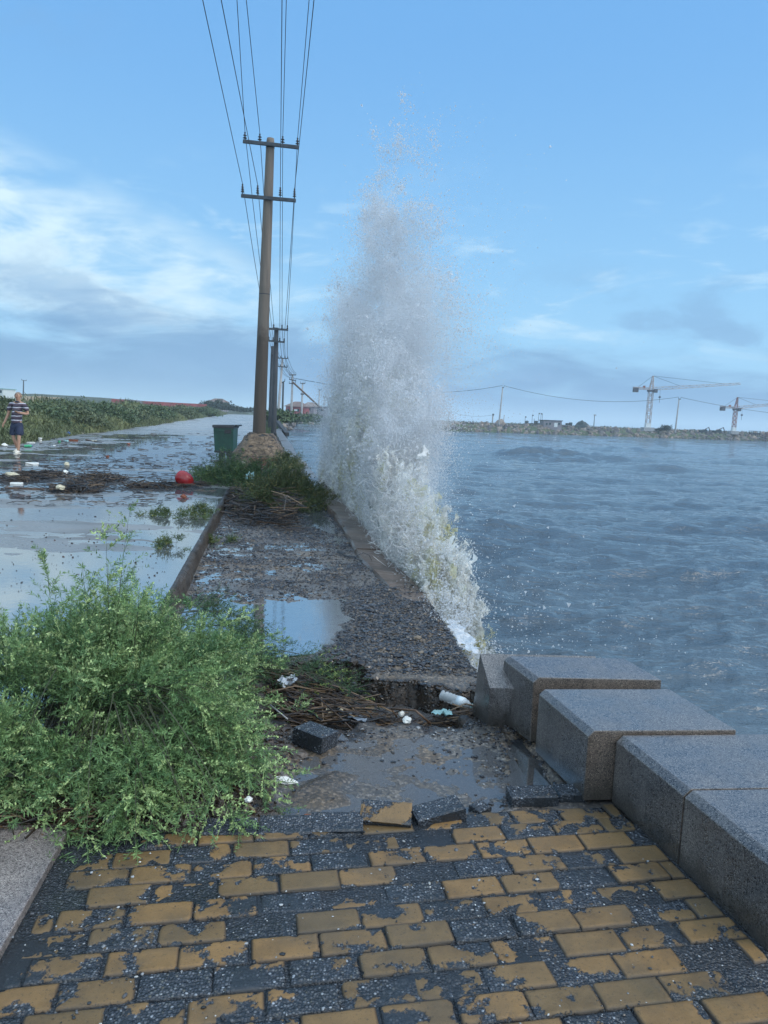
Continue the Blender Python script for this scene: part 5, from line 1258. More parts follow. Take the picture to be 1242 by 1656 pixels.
for a, b, sag, r, lab in [(Q4[1][3], JL[0], 2.2, 0.05, 'long wire crossing the water from the braced pole to the tall jetty pole'), (JL[1], JR[0], 2.6, 0.05, 'sagging wire between the two tall jetty poles'),
                          (JR[1], aty(1290, 672, 232), 0.6, 0.05, 'wire running right from the leaning jetty pole past the second crane'),
                          (aty(657.5, 659, 235), aty(726.5, 665, 230), 0.8, 0.03, 'faint low wire between the two thin poles nearest the spray'), (aty(726.5, 665, 230), aty(797, 671, 226), 0.9, 0.03, 'faint low wire ending at the short post with a box')]:
    tag(MB().tube(span(a, b, sag, 24), r, 4, False).build('overhead_wire', M['wire'], None), lab, 'power line')

# ------------------------------------------------------------------ buildings and things far off
def house(name, px0, px1, ytop, ybot, Y, depth, m, label, cat='building'):
    a, b = aty(px0, ybot, Y), aty(px1, ybot, Y); zt = aty((px0 + px1) / 2, ytop, Y)[2]; zb = min(a[2], b[2]) - 0.6
    root = empty(name, ((a[0] + b[0]) / 2, Y, zb), label, cat)
    w = b[0] - a[0]
    rel(MB().box(((a[0] + b[0]) / 2, Y + depth / 2, (zt + zb) / 2), (w, depth, zt - zb)).build('wall', m, None, origin=root.location), root)
    return root, a[0], b[0], zb, zt
def boxp(root, name, m, x, y, z, sx_, sy_, sz_, parent=None):
    o = MB().box((x, y, z), (sx_, sy_, sz_)).build(name, m, None, origin=root.location)
    rel(o, root)
    if parent is not None: o.parent = parent; o.location = Vector(o.location) - parent.location
    return o
# brown-roofed pair of sheds on the point
def hip(root, x0, x1, y0, y1, z0, z1, inset, name, m):
    mb = MB(); mb.hexa([(x0, y0, z0), (x1, y0, z0), (x1, y1, z0), (x0, y1, z0)], [(x0 + inset, (y0+y1)/2 - .3, z1), (x1 - inset, (y0+y1)/2 - .3, z1), (x1 - inset, (y0+y1)/2 + .3, z1), (x0 + inset, (y0+y1)/2 + .3, z1)])
    return rel(mb.build(name, m, None, origin=root.location), root)
Y = 185.0; s_ = Y / FPX
root, a, b, zb, zt = house('shop_building', 462, 492, 657.5, 669, Y, 12, M['shop_red'], 'red-fronted building with a brown hipped roof behind the braced pole')
hip(root, a - .5, b + .4, Y - .6, Y + 12.6, zt, aty(480, 648.8, Y)[2], (b - a) * 0.42, 'roof', M['roof'])
for px_ in (466, 473, 482, 488):
    f = boxp(root, 'window', M['glassdark'], aty(px_, 662, Y)[0], Y - .06, aty(px_, 663.5, Y)[2], 0.55, .12, 0.7); 
boxp(root, 'sign_panel', M['bwhite'], aty(478.5, 663, Y)[0], Y - .15, aty(478.5, 663.2, Y)[2], 0.8, .08, 0.35)
Y = 200.0
root, a, b, zb, zt = house('shed', 488, 507, 657.5, 670, Y, 12, M['wall_grey'], 'grey shed with a brown hipped roof, right of the red-fronted building')
hip(root, a - .4, b + .4, Y - .6, Y + 12.6, zt, aty(495, 649.6, Y)[2], (b - a) * 0.4, 'roof', M['roof2'])
for px_ in (493, 500): boxp(root, 'window', M['glassdark'], aty(px_, 662, Y)[0], Y - .06, aty(px_, 662, Y)[2], 0.6, .12, 0.8)
root, a, b, zb, zt = house('shed', 504, 526, 658.5, 671, 210.0, 9, M['wall_grey'], 'long flat-topped grey shed at the edge of the spray')
boxp(root, 'roof', M['dark_conc'], (a + b) / 2, 214.5, zt + 0.12, b - a + .6, 9.6, 0.24)
for px_ in (508, 513, 519): boxp(root, 'window', M['glassdark'], aty(px_, 662, 210)[0], 209.94, aty(px_, 663, 210)[2], 0.7, .12, 0.8)
# low grey-and-red wall of panels on the hill, hut roof in the trees, white cabin at the left edge
Yw = 199.0
ga = [aty(q, yb, Yw) for q, yb in [(180, 650.6), (206, 651.2), (208, 651.4), (229, 652.4), (232, 652.6), (331, 658.6)]]
gt = [aty(q, yt, Yw)[2] for q, yt in [(180, 645), (206, 646), (208, 646.1), (229, 648.2), (232, 648.5), (331, 653.6)]]
root = empty('boundary_wall', ga[0] - np.array([0, 0, 1.0]), 'long low red and grey panelled wall along the crest beyond the weeds', 'wall')
for i, m in enumerate([M['shop_red'], M['roof2'], M['wall_grey'], M['roof'], M['shop_red']]):
    p, q = ga[i], ga[i + 1]
    mb = MB().hexa([(p[0], Yw, p[2] - 1.5), (q[0], Yw, q[2] - 1.5), (q[0], Yw + 2.4, q[2] - 1.5), (p[0], Yw + 2.4, p[2] - 1.5)], [(p[0], Yw, gt[i]), (q[0], Yw, gt[i + 1]), (q[0], Yw + 2.4, gt[i + 1]), (p[0], Yw + 2.4, gt[i])])
    rel(mb.build('wall_panel', m, None, origin=root.location), root)
Y = 228.0
root, a, b, zb, zt = house('hut', 336, 361, 650.4, 662, Y, 8, M['wall_grey'], 'hut with a brown hipped roof peeping over the bushes at the bend of the road', 'hut')
hip(root, a - .5, b + .5, Y - .5, Y + 8.5, zt, aty(347, 644, Y)[2], (b - a) * 0.36, 'roof', M['roof'])
Y = 150.0
root, a, b, zb, zt = house('white_cabin', -22, 5.6, 628.6, 641, Y, 5, M['bwhite'], 'small white cabin with a dark window at the left edge on the hill', 'cabin')
boxp(root, 'roof', M['tealpl'], (a + b) / 2, Y + 2.5, zt + 0.06, b - a + .3, 5.4, 0.14)
w_ = boxp(root, 'window', M['bwhite'], aty(1.2, 633, Y)[0], Y - .04, aty(1.2, 633, Y)[2], 0.75, .1, 0.75); boxp(root, 'pane', M['glassdark'], aty(1.2, 633, Y)[0], Y - .11, aty(1.2, 633, Y)[2], 0.55, .06, 0.55, w_)

# ------------------------------------------------------------------ on the jetty
Y = 216.0
root, a, b, zb, zt = house('jetty_building', 879, 908, 680.6, 692, Y, 6, M['wall_grey'], 'low grey flat-roofed building on the jetty beside the boats')
boxp(root, 'roof', M['dark_conc'], (a + b) / 2, Y + 3, zt + 0.1, b - a + .5, 6.4, 0.2)
for px_, m, w_ in [(884, M['glassdark'], .5), (889.5, M['glassdark'], .5), (899, M['bwhite'], .95), (904, M['glassdark'], .5)]: boxp(root, 'door' if w_ > .9 else 'window', m, aty(px_, 685, Y)[0], Y - .05, aty(px_, 685.5, Y)[2] - (.3 if w_ > .9 else 0), w_, .12, 1.2 if w_ > .9 else 0.6)
def boat(px0, px1, yb, Y, masts, label):
    a, b = aty(px0, yb, Y), aty(px1, yb, Y); w = b[0] - a[0]; c = (a + b) / 2
    root = empty('fishing_boat', (c[0], Y, c[2]), label, 'boat', 'fishing boats moored behind the jetty')
    mb = MB(); x0, x1, z = a[0], b[0], c[2] - 0.9
    mb.hexa([(x0 + .4, Y - .4, z), (x1 - .8, Y - .4, z), (x1 - .8, Y + .4, z), (x0 + .4, Y + .4, z)], [(x0, Y - .9, z + 1.3), (x1, Y - .15, z + 1.6), (x1, Y + .15, z + 1.6), (x0, Y + .9, z + 1.3)])
    rel(mb.build('hull', M['dark'], None, origin=root.location), root)
    boxp(root, 'cabin', M['tarp'], x0 + w * .35, Y, z + 1.75, w * .3, 1.1, 1.0)
    for mx, yt, fl in masts:
        t = aty(mx, yt, Y); o = rel(MB().tube([(t[0], Y, z + 1), t], 0.07, 6).build('mast', M['dark'], None, origin=root.location), root)
        if fl:
            f = MB().box(t + np.array([0.22, 0, -0.25]), (0.45, 0.05, 0.4)).build('flag', M['dark'], None, origin=root.location); f.parent = o; f.location = (0, 0, 0)
boat(846, 862, 687, 262, [(849.5, 673.2, 1), (861, 670.5, 1)], 'dark fishing boat with two flagged masts left of the jetty building')
boat(861, 877, 687, 258, [(852.5, 679.5, 0), (864, 677, 0), (871.6, 667.6, 1), (875.2, 668, 1), (877.4, 669.2, 0)], 'dark fishing boat with a cluster of tall poles touching the jetty building')
def clump(name, px0, px1, yt, yb, Y, m, label, cat, seed, sq=1.0):
    a, b = aty(px0, yb, Y), aty(px1, yb, Y); zt = aty((px0 + px1) / 2, yt, Y)[2]; h = zt - a[2] + 0.4
    return tag(lump(name, ((a[0] + b[0]) / 2, Y, a[2] - 0.3), ((b[0] - a[0]) / 2, 2.0, h), m, seed=seed, amp=0.3, sub=4, flat=0.05), label, cat)
clump('covered_heap', 927, 953.5, 682.2, 691, 224, M['tarp'], 'long rounded dark green heap under a cover on the jetty', 'heap', 3)
def truck(px0, px1, yt, yb, Y, label, boom=False):
    a, b = aty(px0, yb, Y), aty(px1, yb, Y); zt = aty(px1, yt, Y)[2]; z0 = a[2]; w = b[0] - a[0]; H = zt - z0
    root = empty('parked_truck' if not boom else 'excavator', ((a[0] + b[0]) / 2, Y, z0), label, 'truck' if not boom else 'excavator')
    boxp(root, 'body', M['tarp'], a[0] + w * .38, Y, z0 + H * .55, w * .7, 1.8, H * .5)
    cab_ = boxp(root, 'cab', M['dark'], b[0] - w * .2, Y, z0 + H * .62, w * .32, 1.7, H * .72)
    boxp(root, 'window', M['glassdark'], b[0] - w * .2, Y - .88, z0 + H * .75, w * .2, .06, H * .3, cab_)
    for f in (.2, .75): rel(MB().lathe((a[0] + w * f, Y - .95, z0 + H * .2), [(H * .2, 0), (H * .2, 0.25)], 12, axis=(0, 1, 0)).build('wheel', M['blackpl'], None, origin=root.location), root)
    if boom: rel(MB().tube([(b[0] - w * .2, Y, zt), (b[0] + w * .3, Y, zt + H * .5), (b[0] + w * .55, Y, z0 + H * .4)], 0.16, 6).build('boom', M['dark'], None, origin=root.location), root)
truck(915, 924.5, 683, 690, 222, 'small dark truck parked between the jetty building and the covered heap')
truck(1131, 1142, 694.4, 701, 228, 'dark excavator with a bent boom left of the second crane', True)
truck(1152, 1165, 694.8, 701.5, 230, 'dark low vehicle with a short boom close to the second crane', True)
# open shelter at the right
a, b = aty(1214.5, 703, 232), aty(1229.5, 703, 232); zt = aty(1222, 697.2, 232)[2]
root = empty('open_shelter', ((a[0] + b[0]) / 2, 232, a[2]), 'small open-sided shelter on posts at the right end of the jetty', 'shelter')
boxp(root, 'roof', M['tarp'], (a[0] + b[0]) / 2, 232.8, zt, b[0] - a[0], 2.0, 0.14)
for x in (a[0] + .1, (a[0] + b[0]) / 2, b[0] - .1):
    for y in (232.0, 233.6): boxp(root, 'post', M['dark'], x, y, (zt + a[2]) / 2 - .2, 0.12, 0.12, zt - a[2] + .4)
boxp(root, 'bench', M['dark'], (a[0] + b[0]) / 2, 232.8, a[2] + .35, (b[0] - a[0]) * .9, 1.2, 0.5)
for i, (x0, x1, yt, yb, lab) in enumerate([(1238, 1250, 698, 704, 'rusty block half cut off by the right edge on the jetty')]):
    clump('boulder', x0, x1, yt, yb, 236, M['roof'], lab, 'boulder', 9)

# ------------------------------------------------------------------ tower cranes
def crane(Y, pb, pm, pt, jib, cj, m1, label, w=1.15):
    base = aty(*pb, Y); mtop = aty(*pm, Y); apex = aty(*pt, Y); jt = aty(*jib, Y); cjt = aty(*cj, Y)
    mx = base[0]; mtop = np.array([mx + (mtop[0] - base[0]) * 0.4, Y, mtop[2]]); apex = np.array([mtop[0] + 0.25, Y, apex[2]])
    root = empty('tower_crane', base, label, 'tower crane', 'tower cranes on the jetty')
    boxp(root, 'plinth', M['far_conc'], base[0], Y, base[2] - 0.1, w * 2.6, w * 2.6, 1.0)
    boxp(root, 'ballast', M['bwhite'], base[0], Y, base[2] + 0.8, w * 1.25, w * 1.25, 1.5)
    def lattice(mb, a, b, wa, wb, n, th, tri=False, ax=None):
        a, b = np.array(a, float), np.array(b, float); d = b - a; d /= np.linalg.norm(d)
        u = np.array([0, 1.0, 0]); v = np.cross(d, u); v /= np.linalg.norm(v)
        cs = [(-1, -1), (1, -1), (1, 1), (-1, 1)] if not tri else [(-1, -1), (1, -1), (0, 1)]
        def pt_(k, t): c = cs[k % len(cs)]; ww = wa * (1 - t) + wb * t; return a * (1 - t) + b * t + (u * c[0] + v * c[1]) * ww / 2
        for k in range(len(cs)): mb.tube([pt_(k, 0), pt_(k, 1)], th, 4)
        for i in range(n):
            for k in range(len(cs)):
                q = (pt_(k, i / n), pt_(k + 1, (i + 1) / n)) if (i + k) % 2 else (pt_(k + 1, i / n), pt_(k, (i + 1) / n))
                mb.tube(q, th * 0.6, 4); mb.tube([pt_(k, (i + 1) / n), pt_(k + 1, (i + 1) / n)], th * 0.5, 4)
        return mb
    rel(lattice(MB(), base + np.array([0, 0, 1.2]), mtop, w, w, 9, 0.085).build('mast', m1, None, origin=base), root)
    boxp(root, 'slewing_ring', M['crane_d'], mtop[0], Y, mtop[2] + 0.15, w * 1.5, w * 1.5, 0.5)
    rel(lattice(MB(), mtop + np.array([0, 0, 0.3]), apex, w * 0.95, 0.25, 4, 0.085).build('tower_head', m1, None, origin=base), root)
    boxp(root, 'cab', M['crane_d'], mtop[0] + w * 0.95, Y - w * .6, mtop[2] + 0.15, 0.8, 0.9, 1.0)
    j0 = mtop + np.array([0.4, 0, 0.75]); jy_ = rel(lattice(MB(), j0, jt, 0.85, 0.5, 26, 0.055, True).build('jib', M['crane_w'], None, origin=base), root)
    c0 = mtop + np.array([-0.4, 0, 0.7]); rel(lattice(MB(), c0, (cjt[0], Y, c0[2] + 0.1), 0.5, 0.5, 6, 0.08).build('counter_jib', M['crane_w'], None, origin=base), root)
    boxp(root, 'counterweight', M['crane_d'], cjt[0] + 0.7, Y, c0[2] - 0.45, 1.3, 1.2, 1.25)
    boxp(root, 'winch', M['crane_r'], (cjt[0] * 0.35 + c0[0] * 0.65), Y, c0[2] + 0.5, 0.5, 0.6, 0.6)
    for t in (0.32, 0.8): rel(MB().tube([apex, j0 * (1 - t) + jt * t + np.array([0, 0, 0.3])], 0.04, 4).build('stay', M['crane_d'], None, origin=base), root)
    rel(MB().tube([apex, (cjt[0] + 1.2, Y, c0[2] + 0.3)], 0.04, 4).build('stay', M['crane_d'], None, origin=base), root)
    hx = j0 + (jt - j0) * 0.09; hk = hx + np.array([0, 0, -2.2])
    rel(MB().tube([hx, hk], 0.03, 4).build('hoist_rope', M['crane_d'], None, origin=base), root)
    rel(MB().lathe(hk - np.array([0, 0, 0.55]), [(0.05, -1.3), (0.06, 0), (0.34, 0.1), (0.34, 0.4), (0.1, 0.6)], 8).build('hook_block', M['crane_d'], None, origin=base), root)
crane(214, (1047, 693.5), (1054, 633), (1057.5, 608), (1197, 620.5), (1024, 630), M['crane_w'], 'larger tower crane on the jetty with its whole long jib in view')
crane(236, (1186, 699), (1190, 663), (1192.5, 642.5), (1290, 650.5), (1165, 660), M['crane_r'], 'smaller tower crane near the right edge, its jib cut by the frame', 0.95)

# ------------------------------------------------------------------ trees, bushes and weeds along the road
def bush_far(name, c, r, n, leaf, pal, label, cat, group=None, seed=0, trunk=True):
    root = empty(name, c, label, cat, group)
    p = rng.normal(size=(n, 3)); p /= np.linalg.norm(p, axis=1)[:, None]; p *= (rng.random(n) ** 0.45)[:, None]
    p[:, 2] = np.abs(p[:, 2]) if not trunk else p[:, 2] * 0.75 + 0.9
    d = 1 + 0.55 * fbm(p[:, 0] * 2.1 + seed, p[:, 1] * 2.1, p[:, 2] * 2.1, 3)
    k = fbm(p[:, 0] * 4 + seed, p[:, 1] * 4, p[:, 2] * 4, 2) > -0.35
    p = (p * d[:, None])[k] * np.array(r); n = len(p)
    a = rng.normal(size=(n, 3)); a /= np.linalg.norm(a, axis=1)[:, None]; b = np.cross(a, rng.normal(size=(n, 3))); b /= np.linalg.norm(b, axis=1)[:, None]
    s = (leaf * rng.uniform(0.6, 1.4, n))[:, None]
    V = np.stack([p - a * s, p + b * s * 0.45, p + a * s, p - b * s * 0.45], 1).reshape(-1, 3)
    cl = np.array(pal)[0] * 1.0 + (np.array(pal)[1] - np.array(pal)[0]) * rng.random((n, 1))
    mesh_np('foliage', V, np.arange(n * 4).reshape(-1, 4), M['leaf'], root, col=np.repeat(cl, 4, 0), smooth=False)
    MB().tube([(0, 0, -0.3), (0.05 * r[0], 0, r[2] * (0.5 if not trunk else 0.9)), (0.15 * r[0], 0, r[2] * (0.8 if not trunk else 1.4))], [0.05 * r[2], 0.04 * r[2], 0.015 * r[2]], 7).build('trunk' if trunk else 'stem', M['wood'], root)
    return root
c = aty(1077, 697, 226); bush_far('jetty_tree', c, (1.7, 1.3, 1.0), 900, 0.22, [(0.02, 0.03, 0.022), (0.045, 0.06, 0.04)], 'dark bushy tree on the jetty just right of the larger crane', 'tree')
c = aty(1068, 696, 228); bush_far('mound_bush', c, (2.0, 1.2, 0.8), 800, 0.2, [(0.02, 0.03, 0.022), (0.04, 0.055, 0.04)], 'low dark bush sloping down beside the jetty tree', 'bush', trunk=False)
GP = [(0.035, 0.065, 0.03), (0.095, 0.135, 0.055)]
for i, (px_, py_, Y, r, lab) in enumerate([
    (120, 690, 40, (1.5, 1.5, 1.6), 'bushy green shrub on the verge, close right of the walking man'), (60, 690, 37, (1.8, 1.6, 1.7), 'broad leafy shrub behind the walking man'), (8, 690, 33, (1.6, 1.5, 1.7), 'leafy shrub at the left edge behind the man'),
    (165, 684, 50, (2.2, 1.8, 1.9), 'tallest rounded shrub on the verge left of the bin'), (200, 682, 58, (1.8, 1.6, 1.5), 'middle-sized shrub right of the tallest one on the verge'), (240, 680, 70, (2.2, 2, 1.6), 'olive shrub on the verge halfway to the bend'),
    (285, 676, 92, (2.6, 2.2, 1.7), 'low wide shrub on the verge towards the bend'), (325, 673, 125, (3, 2.4, 2.0), 'darker shrub on the verge just before the hut')]):
    c = aty(px_, py_, Y); c[2] = 0.45 + 0.03 * i
    bush_far('verge_shrub', c, (r[0], r[1], r[2] * 0.66), 6500, 0.055 + 0.0008 * Y, [(0.04, 0.075, 0.035), (0.11, 0.15, 0.065)] if i % 2 else [(0.05, 0.075, 0.035), (0.14, 0.16, 0.075)], lab, 'shrub', 'shrubs on the grassy verge', seed=i * 2.7, trunk=False)
for i, (px_, py_, Y, r, lab) in enumerate([(338, 664, 205, (2.4, 2.2, 1.5), 'dark tree in front of the hut, on its left'), (352, 663, 207, (3.0, 2.2, 1.5), 'dark spreading tree in front of the hut, in the middle'), (366, 664, 205, (3.0, 2.2, 1.1), 'dark low tree to the right of the hut'), (393, 667, 215, (4.5, 2.2, 0.9), 'long low dark tree between the hut and the near pole')]):
    bush_far('roadside_tree', aty(px_, py_, Y), r, 1500, 0.28, [(0.016, 0.03, 0.02), (0.04, 0.06, 0.035)], lab, 'tree', 'trees at the bend of the road', seed=i * 3.1)
for i, (px_, py_, Y, r, lab) in enumerate([(455, 682, 84, (1.6, 2.6, 1.1), 'green bush on the bank above the end of the sea wall'), (478, 681, 150, (3.4, 2.6, 1.4), 'green bush on the far bank below the red-fronted building'), (505, 681, 190, (4.0, 2.6, 1.7), 'bush on the far bank nearest the spray'), (445, 680, 66, (0.9, 2.0, 0.9), 'pale weedy bush beside the dark power pole')]):
    c = aty(px_, py_, Y); bush_far('bank_bush', c, r, 2200, 0.12 + 0.0011 * Y, GP, lab, 'bush', 'bushes on the far bank', seed=i * 1.9 + 4, trunk=False)
# grasses and weeds of the verge, uncountable
n = 150000
Y = 17 * (190 / 17.0) ** rng.random(n); u = rng.gamma(2.0, 1.5, n) - 0.15; x = xl(Y) - u
hmax = (0.22 + 0.5 * sstep(u, 0.0, 2.2) + 0.15 * sstep(u, 2, 5)) * np.clip(1 + 0.85 * fbm(x * 0.28, Y * 0.14, 2.0, 4), 0.3, 2.2)
z0 = ground_z(x, Y); z = z0 + rng.random(n) ** 0.8 * hmax
k = np.clip(Y / 30, 0.7, 6); ln = 0.13 * k ** 0.75 * rng.uniform(0.6, 1.5, n)
a = rng.normal(size=(n, 3)); a[:, 2] = np.abs(a[:, 2]) * 1.5 + 0.4; a /= np.linalg.norm(a, axis=1)[:, None]; b = np.cross(a, rng.normal(size=(n, 3))); b /= np.linalg.norm(b, axis=1)[:, None]
p = np.stack([x, Y, z], 1); s = ln[:, None]; w = 0.12
V = np.stack([p - a * s, p + b * s * w, p + a * s, p - b * s * w], 1).reshape(-1, 3)
tn = sstep(fbm(x * 0.35, Y * 0.16, 6.0, 4), -0.15, 0.5)[:, None] * 0.8 + 0.2 * rng.random((n, 1))
low = sstep(u, 2.2, 0.2)[:, None] * 0.8
cl = np.array((0.04, 0.075, 0.034)) * (1 - tn) + np.array((0.18, 0.2, 0.085)) * tn; cl = cl * (1 - low * 0.5) + np.array((0.19, 0.195, 0.085)) * low * 0.5
cl *= rng.uniform(0.65, 1.3, (n, 1))
tag(mesh_np('verge_weeds', V, np.arange(n * 4).reshape(-1, 4), M['leaf'], col=np.repeat(cl, 4, 0), smooth=False), kind='stuff')
# bank vegetation beyond the wall end, and on the jetty
n = 50000; Y = 46 * (235 / 46.0) ** rng.random(n); u = rng.random(n); x = xk(Y) + 0.2 + u * (xw(Y) - xk(Y) - 0.3 * (Y < 70))
z0 = ground_z(x, Y); z = z0 + rng.random(n) * 0.45; s = (0.09 * (Y / 40) ** 0.8 * rng.uniform(0.6, 1.4, n))[:, None]
a = rng.normal(size=(n, 3)); a[:, 2] = np.abs(a[:, 2]) * 1.4 + 0.3; a /= np.linalg.norm(a, axis=1)[:, None]; b = np.cross(a, rng.normal(size=(n, 3))); b /= np.linalg.norm(b, axis=1)[:, None]
p = np.stack([x, Y, z], 1); V = np.stack([p - a * s, p + b * s * .15, p + a * s, p - b * s * .15], 1).reshape(-1, 3)
cl = (np.array((0.03, 0.055, 0.025)) + rng.random((n, 1)) * np.array((0.06, 0.07, 0.025)))
tag(mesh_np('bank_weeds', V, np.arange(n * 4).reshape(-1, 4), M['leaf'], col=np.repeat(cl, 4, 0), smooth=False), kind='stuff')
n = 12000; x = rng.uniform(-20, 300, n); d = 6.0 + rng.exponential(6, n); z = 0.75 + rng.random(n) * (0.16 + 0.4 * (fbm(x * 0.2, d * 0.1, 3.0, 3) > 0.25)); s = (rng.uniform(0.2, 0.5, n))[:, None]
a = rng.normal(size=(n, 3)); a[:, 2] = np.abs(a[:, 2]); a /= np.linalg.norm(a, axis=1)[:, None]; b = np.cross(a, rng.normal(size=(n, 3))); b /= np.linalg.norm(b, axis=1)[:, None]
p = np.stack([x, jy(x) + d, z], 1); V = np.stack([p - a * s, p + b * s * .3, p + a * s, p - b * s * .3], 1).reshape(-1, 3)
cl = np.array((0.06, 0.062, 0.045)) + rng.random((n, 1)) * np.array((0.07, 0.06, 0.035))
tag(mesh_np('jetty_grass', V, np.arange(n * 4).reshape(-1, 4), M['leaf'], col=np.repeat(cl, 4, 0), smooth=False), kind='stuff')
# ------------------------------------------------------------------ wheeled bin
bc = at(369, 738, 0.15); BX, BY = bc[0], 22.6
root = empty('wheelie_bin', (BX, BY, 0.15), 'dark green wheeled rubbish bin with a black lid standing beside the pole mound', 'rubbish bin', rz=R_(-4))
mg = mat('dark_green_plastic', (0.004, 0.045, 0.027), 0.35, 0.3, 6, 0.2, 25)
mb = MB(); mb.hexa([(-0.29, -0.24, 0.14), (0.265, -0.24, 0.14), (0.265, 0.24, 0.14), (-0.29, 0.24, 0.14)], [(-0.325, -0.28, 0.88), (0.29, -0.28, 0.88), (0.29, 0.28, 0.88), (-0.325, 0.28, 0.88)])
mb.build('body', mg, root, bevel=0.025)
mb = MB(); mb.box((-0.02, 0, 0.90), (0.66, 0.60, 0.045)); mb.build('rim', M['blackpl'], root, bevel=0.01)
mb = MB(); mb.hexa([(-0.37, -0.30, 0.925), (0.33, -0.30, 0.925), (0.33, 0.30, 0.925), (-0.37, 0.30, 0.925)], [(-0.34, -0.27, 0.965), (0.30, -0.27, 0.985), (0.30, 0.27, 0.985), (-0.34, 0.27, 0.965)])
mb.build('lid', M['blackpl'], root, bevel=0.012)
MB().tube([(0.33, -0.26, 0.96), (0.39, -0.26, 0.97), (0.39, 0.26, 0.97), (0.33, 0.26, 0.96)], 0.025, 8).build('handle', M['blackpl'], root)
mb = MB()
for x in (-0.17, 0.0, 0.16): mb.hexa([(x - .012, -0.238, 0.18), (x + .012, -0.238, 0.18), (x + .012, -0.22, 0.18), (x - .012, -0.22, 0.18)], [(x * 1.15 - .014, -0.285, 0.8), (x * 1.15 + .014, -0.285, 0.8), (x * 1.15 + .014, -0.27, 0.8), (x * 1.15 - .014, -0.27, 0.8)])
mb.box((-0.02, -0.285, 0.80), (0.58, 0.03, 0.04)); mb.build('rib', mg, root)
MB().box((0.13, -0.30, 0.78), (0.2, 0.03, 0.12)).build('handhold', M['blackpl'], root, bevel=0.01)
for y in (-0.24, 0.24):
    w_ = MB().lathe((0.17, y - 0.03, 0.10), [(0.03, 0), (0.10, 0.0), (0.105, 0.012), (0.105, 0.05), (0.10, 0.06), (0.03, 0.06)], 18, axis=(0, 1, 0)).build('wheel', M['blackpl'], root, smooth=False)
MB().box((-0.012, 0, 0.165), (0.575, 0.50, 0.06)).build('base_band', M['blackpl'], root, bevel=0.012)
MB().box((-0.12, -0.02, 0.07), (0.12, 0.34, 0.15)).build('foot', M['blackpl'], root, bevel=0.01)

# ------------------------------------------------------------------ red float
c = at(299, 786, 0.15)
root = empty('red_float', c, 'shiny red egg-shaped float lying on the wet road', 'float')
mr = mat('red_rubber', (0.30, 0.012, 0.014), 0.22, 0.25, 7, 0.15, 20)
ax = Vector((0.88, -0.1, -0.46)).normalized()
prof = [(0.012, -0.175), (0.06, -0.17), (0.105, -0.145), (0.132, -0.09), (0.138, -0.02), (0.128, 0.05), (0.10, 0.11), (0.062, 0.15), (0.036, 0.168), (0.03, 0.19), (0.02, 0.196)]
MB().lathe((0, 0, 0.125), prof, 28, axis=ax).build('body', mr, root, smooth=True)
MB().lathe(Vector((0, 0, 0.125)) + ax * 0.17, [(0.042, -0.01), (0.046, 0.0), (0.046, 0.012), (0.036, 0.02)], 16, axis=ax).build('collar', mr, root, smooth=True)

# ------------------------------------------------------------------ the walking man
def skin(name, pts, edges, rad, m, parent, sub=2, root_i=0):
    me = bpy.data.meshes.new(name + '_cage'); me.from_pydata([tuple(p) for p in pts], edges, [])
    o = bpy.data.objects.new(name + '_cage', me); COL.objects.link(o)
    md = o.modifiers.new('s', 'SKIN'); md.use_smooth_shade = True; md.branch_smoothing = 0.6
    for i, r in enumerate(rad):
        d = me.skin_vertices[0].data[i]; d.radius = r if hasattr(r, '__len__') else (r, r); d.use_root = (i == root_i)
    s = o.modifiers.new('ss', 'SUBSURF'); s.levels = sub; s.render_levels = sub
    dg = bpy.context.evaluated_depsgraph_get(); dg.update()
    me2 = bpy.data.meshes.new_from_object(o.evaluated_get(dg)); me2.name = name
    bpy.data.objects.remove(o); me2.materials.clear(); me2.materials.append(m)
    for p in me2.polygons: p.use_smooth = True
    q = bpy.data.objects.new(name, me2); COL.objects.link(q); q.parent = parent; return q
mp = at(31, 734, 0.15)
man = empty('person', (mp[0], mp[1], 0.15), 'bald man in striped polo shirt and navy shorts walking while looking at a phone', 'person')
J = dict(pel=(-0.05, 0, 0.88), ch=(-0.02, 0, 1.20), nk=(0.015, -0.01, 1.41), nk2=(0.025, -0.03, 1.47),
         hl=(0.05, 0, 0.84), kl=(0.055, -0.10, 0.47), al=(0.03, -0.10, 0.09), hr=(-0.14, 0, 0.84), kr=(-0.15, 0.0, 0.46), ar=(-0.165, 0.24, 0.14),
         sl=(0.19, 0, 1.36), el=(0.26, 0.02, 1.10), wl=(0.155, -0.20, 1.13), sr=(-0.20, 0, 1.36), er=(-0.28, 0.03, 1.09), wr=(-0.35, -0.06, 0.86))
nm = list(J); ix = {k: i for i, k in enumerate(nm)}
ed = [('pel', 'ch'), ('ch', 'nk'), ('nk', 'nk2'), ('pel', 'hl'), ('hl', 'kl'), ('kl', 'al'), ('pel', 'hr'), ('hr', 'kr'), ('kr', 'ar'), ('nk', 'sl'), ('sl', 'el'), ('el', 'wl'), ('nk', 'sr'), ('sr', 'er'), ('er', 'wr')]
rd = dict(pel=0.085, ch=0.11, nk=0.06, nk2=0.055, hl=0.066, kl=0.052, al=0.036, hr=0.066, kr=0.052, ar=0.036, sl=0.055, el=0.042, wl=0.028, sr=0.055, er=0.042, wr=0.028)
pts = [J[k] for k in nm]; rads = [rd[k] for k in nm]; eds = [(ix[a], ix[b]) for a, b in ed]
def addp(p, r, to): pts.append(p); rads.append(r); eds.append((to, len(pts) - 1)); return len(pts) - 1
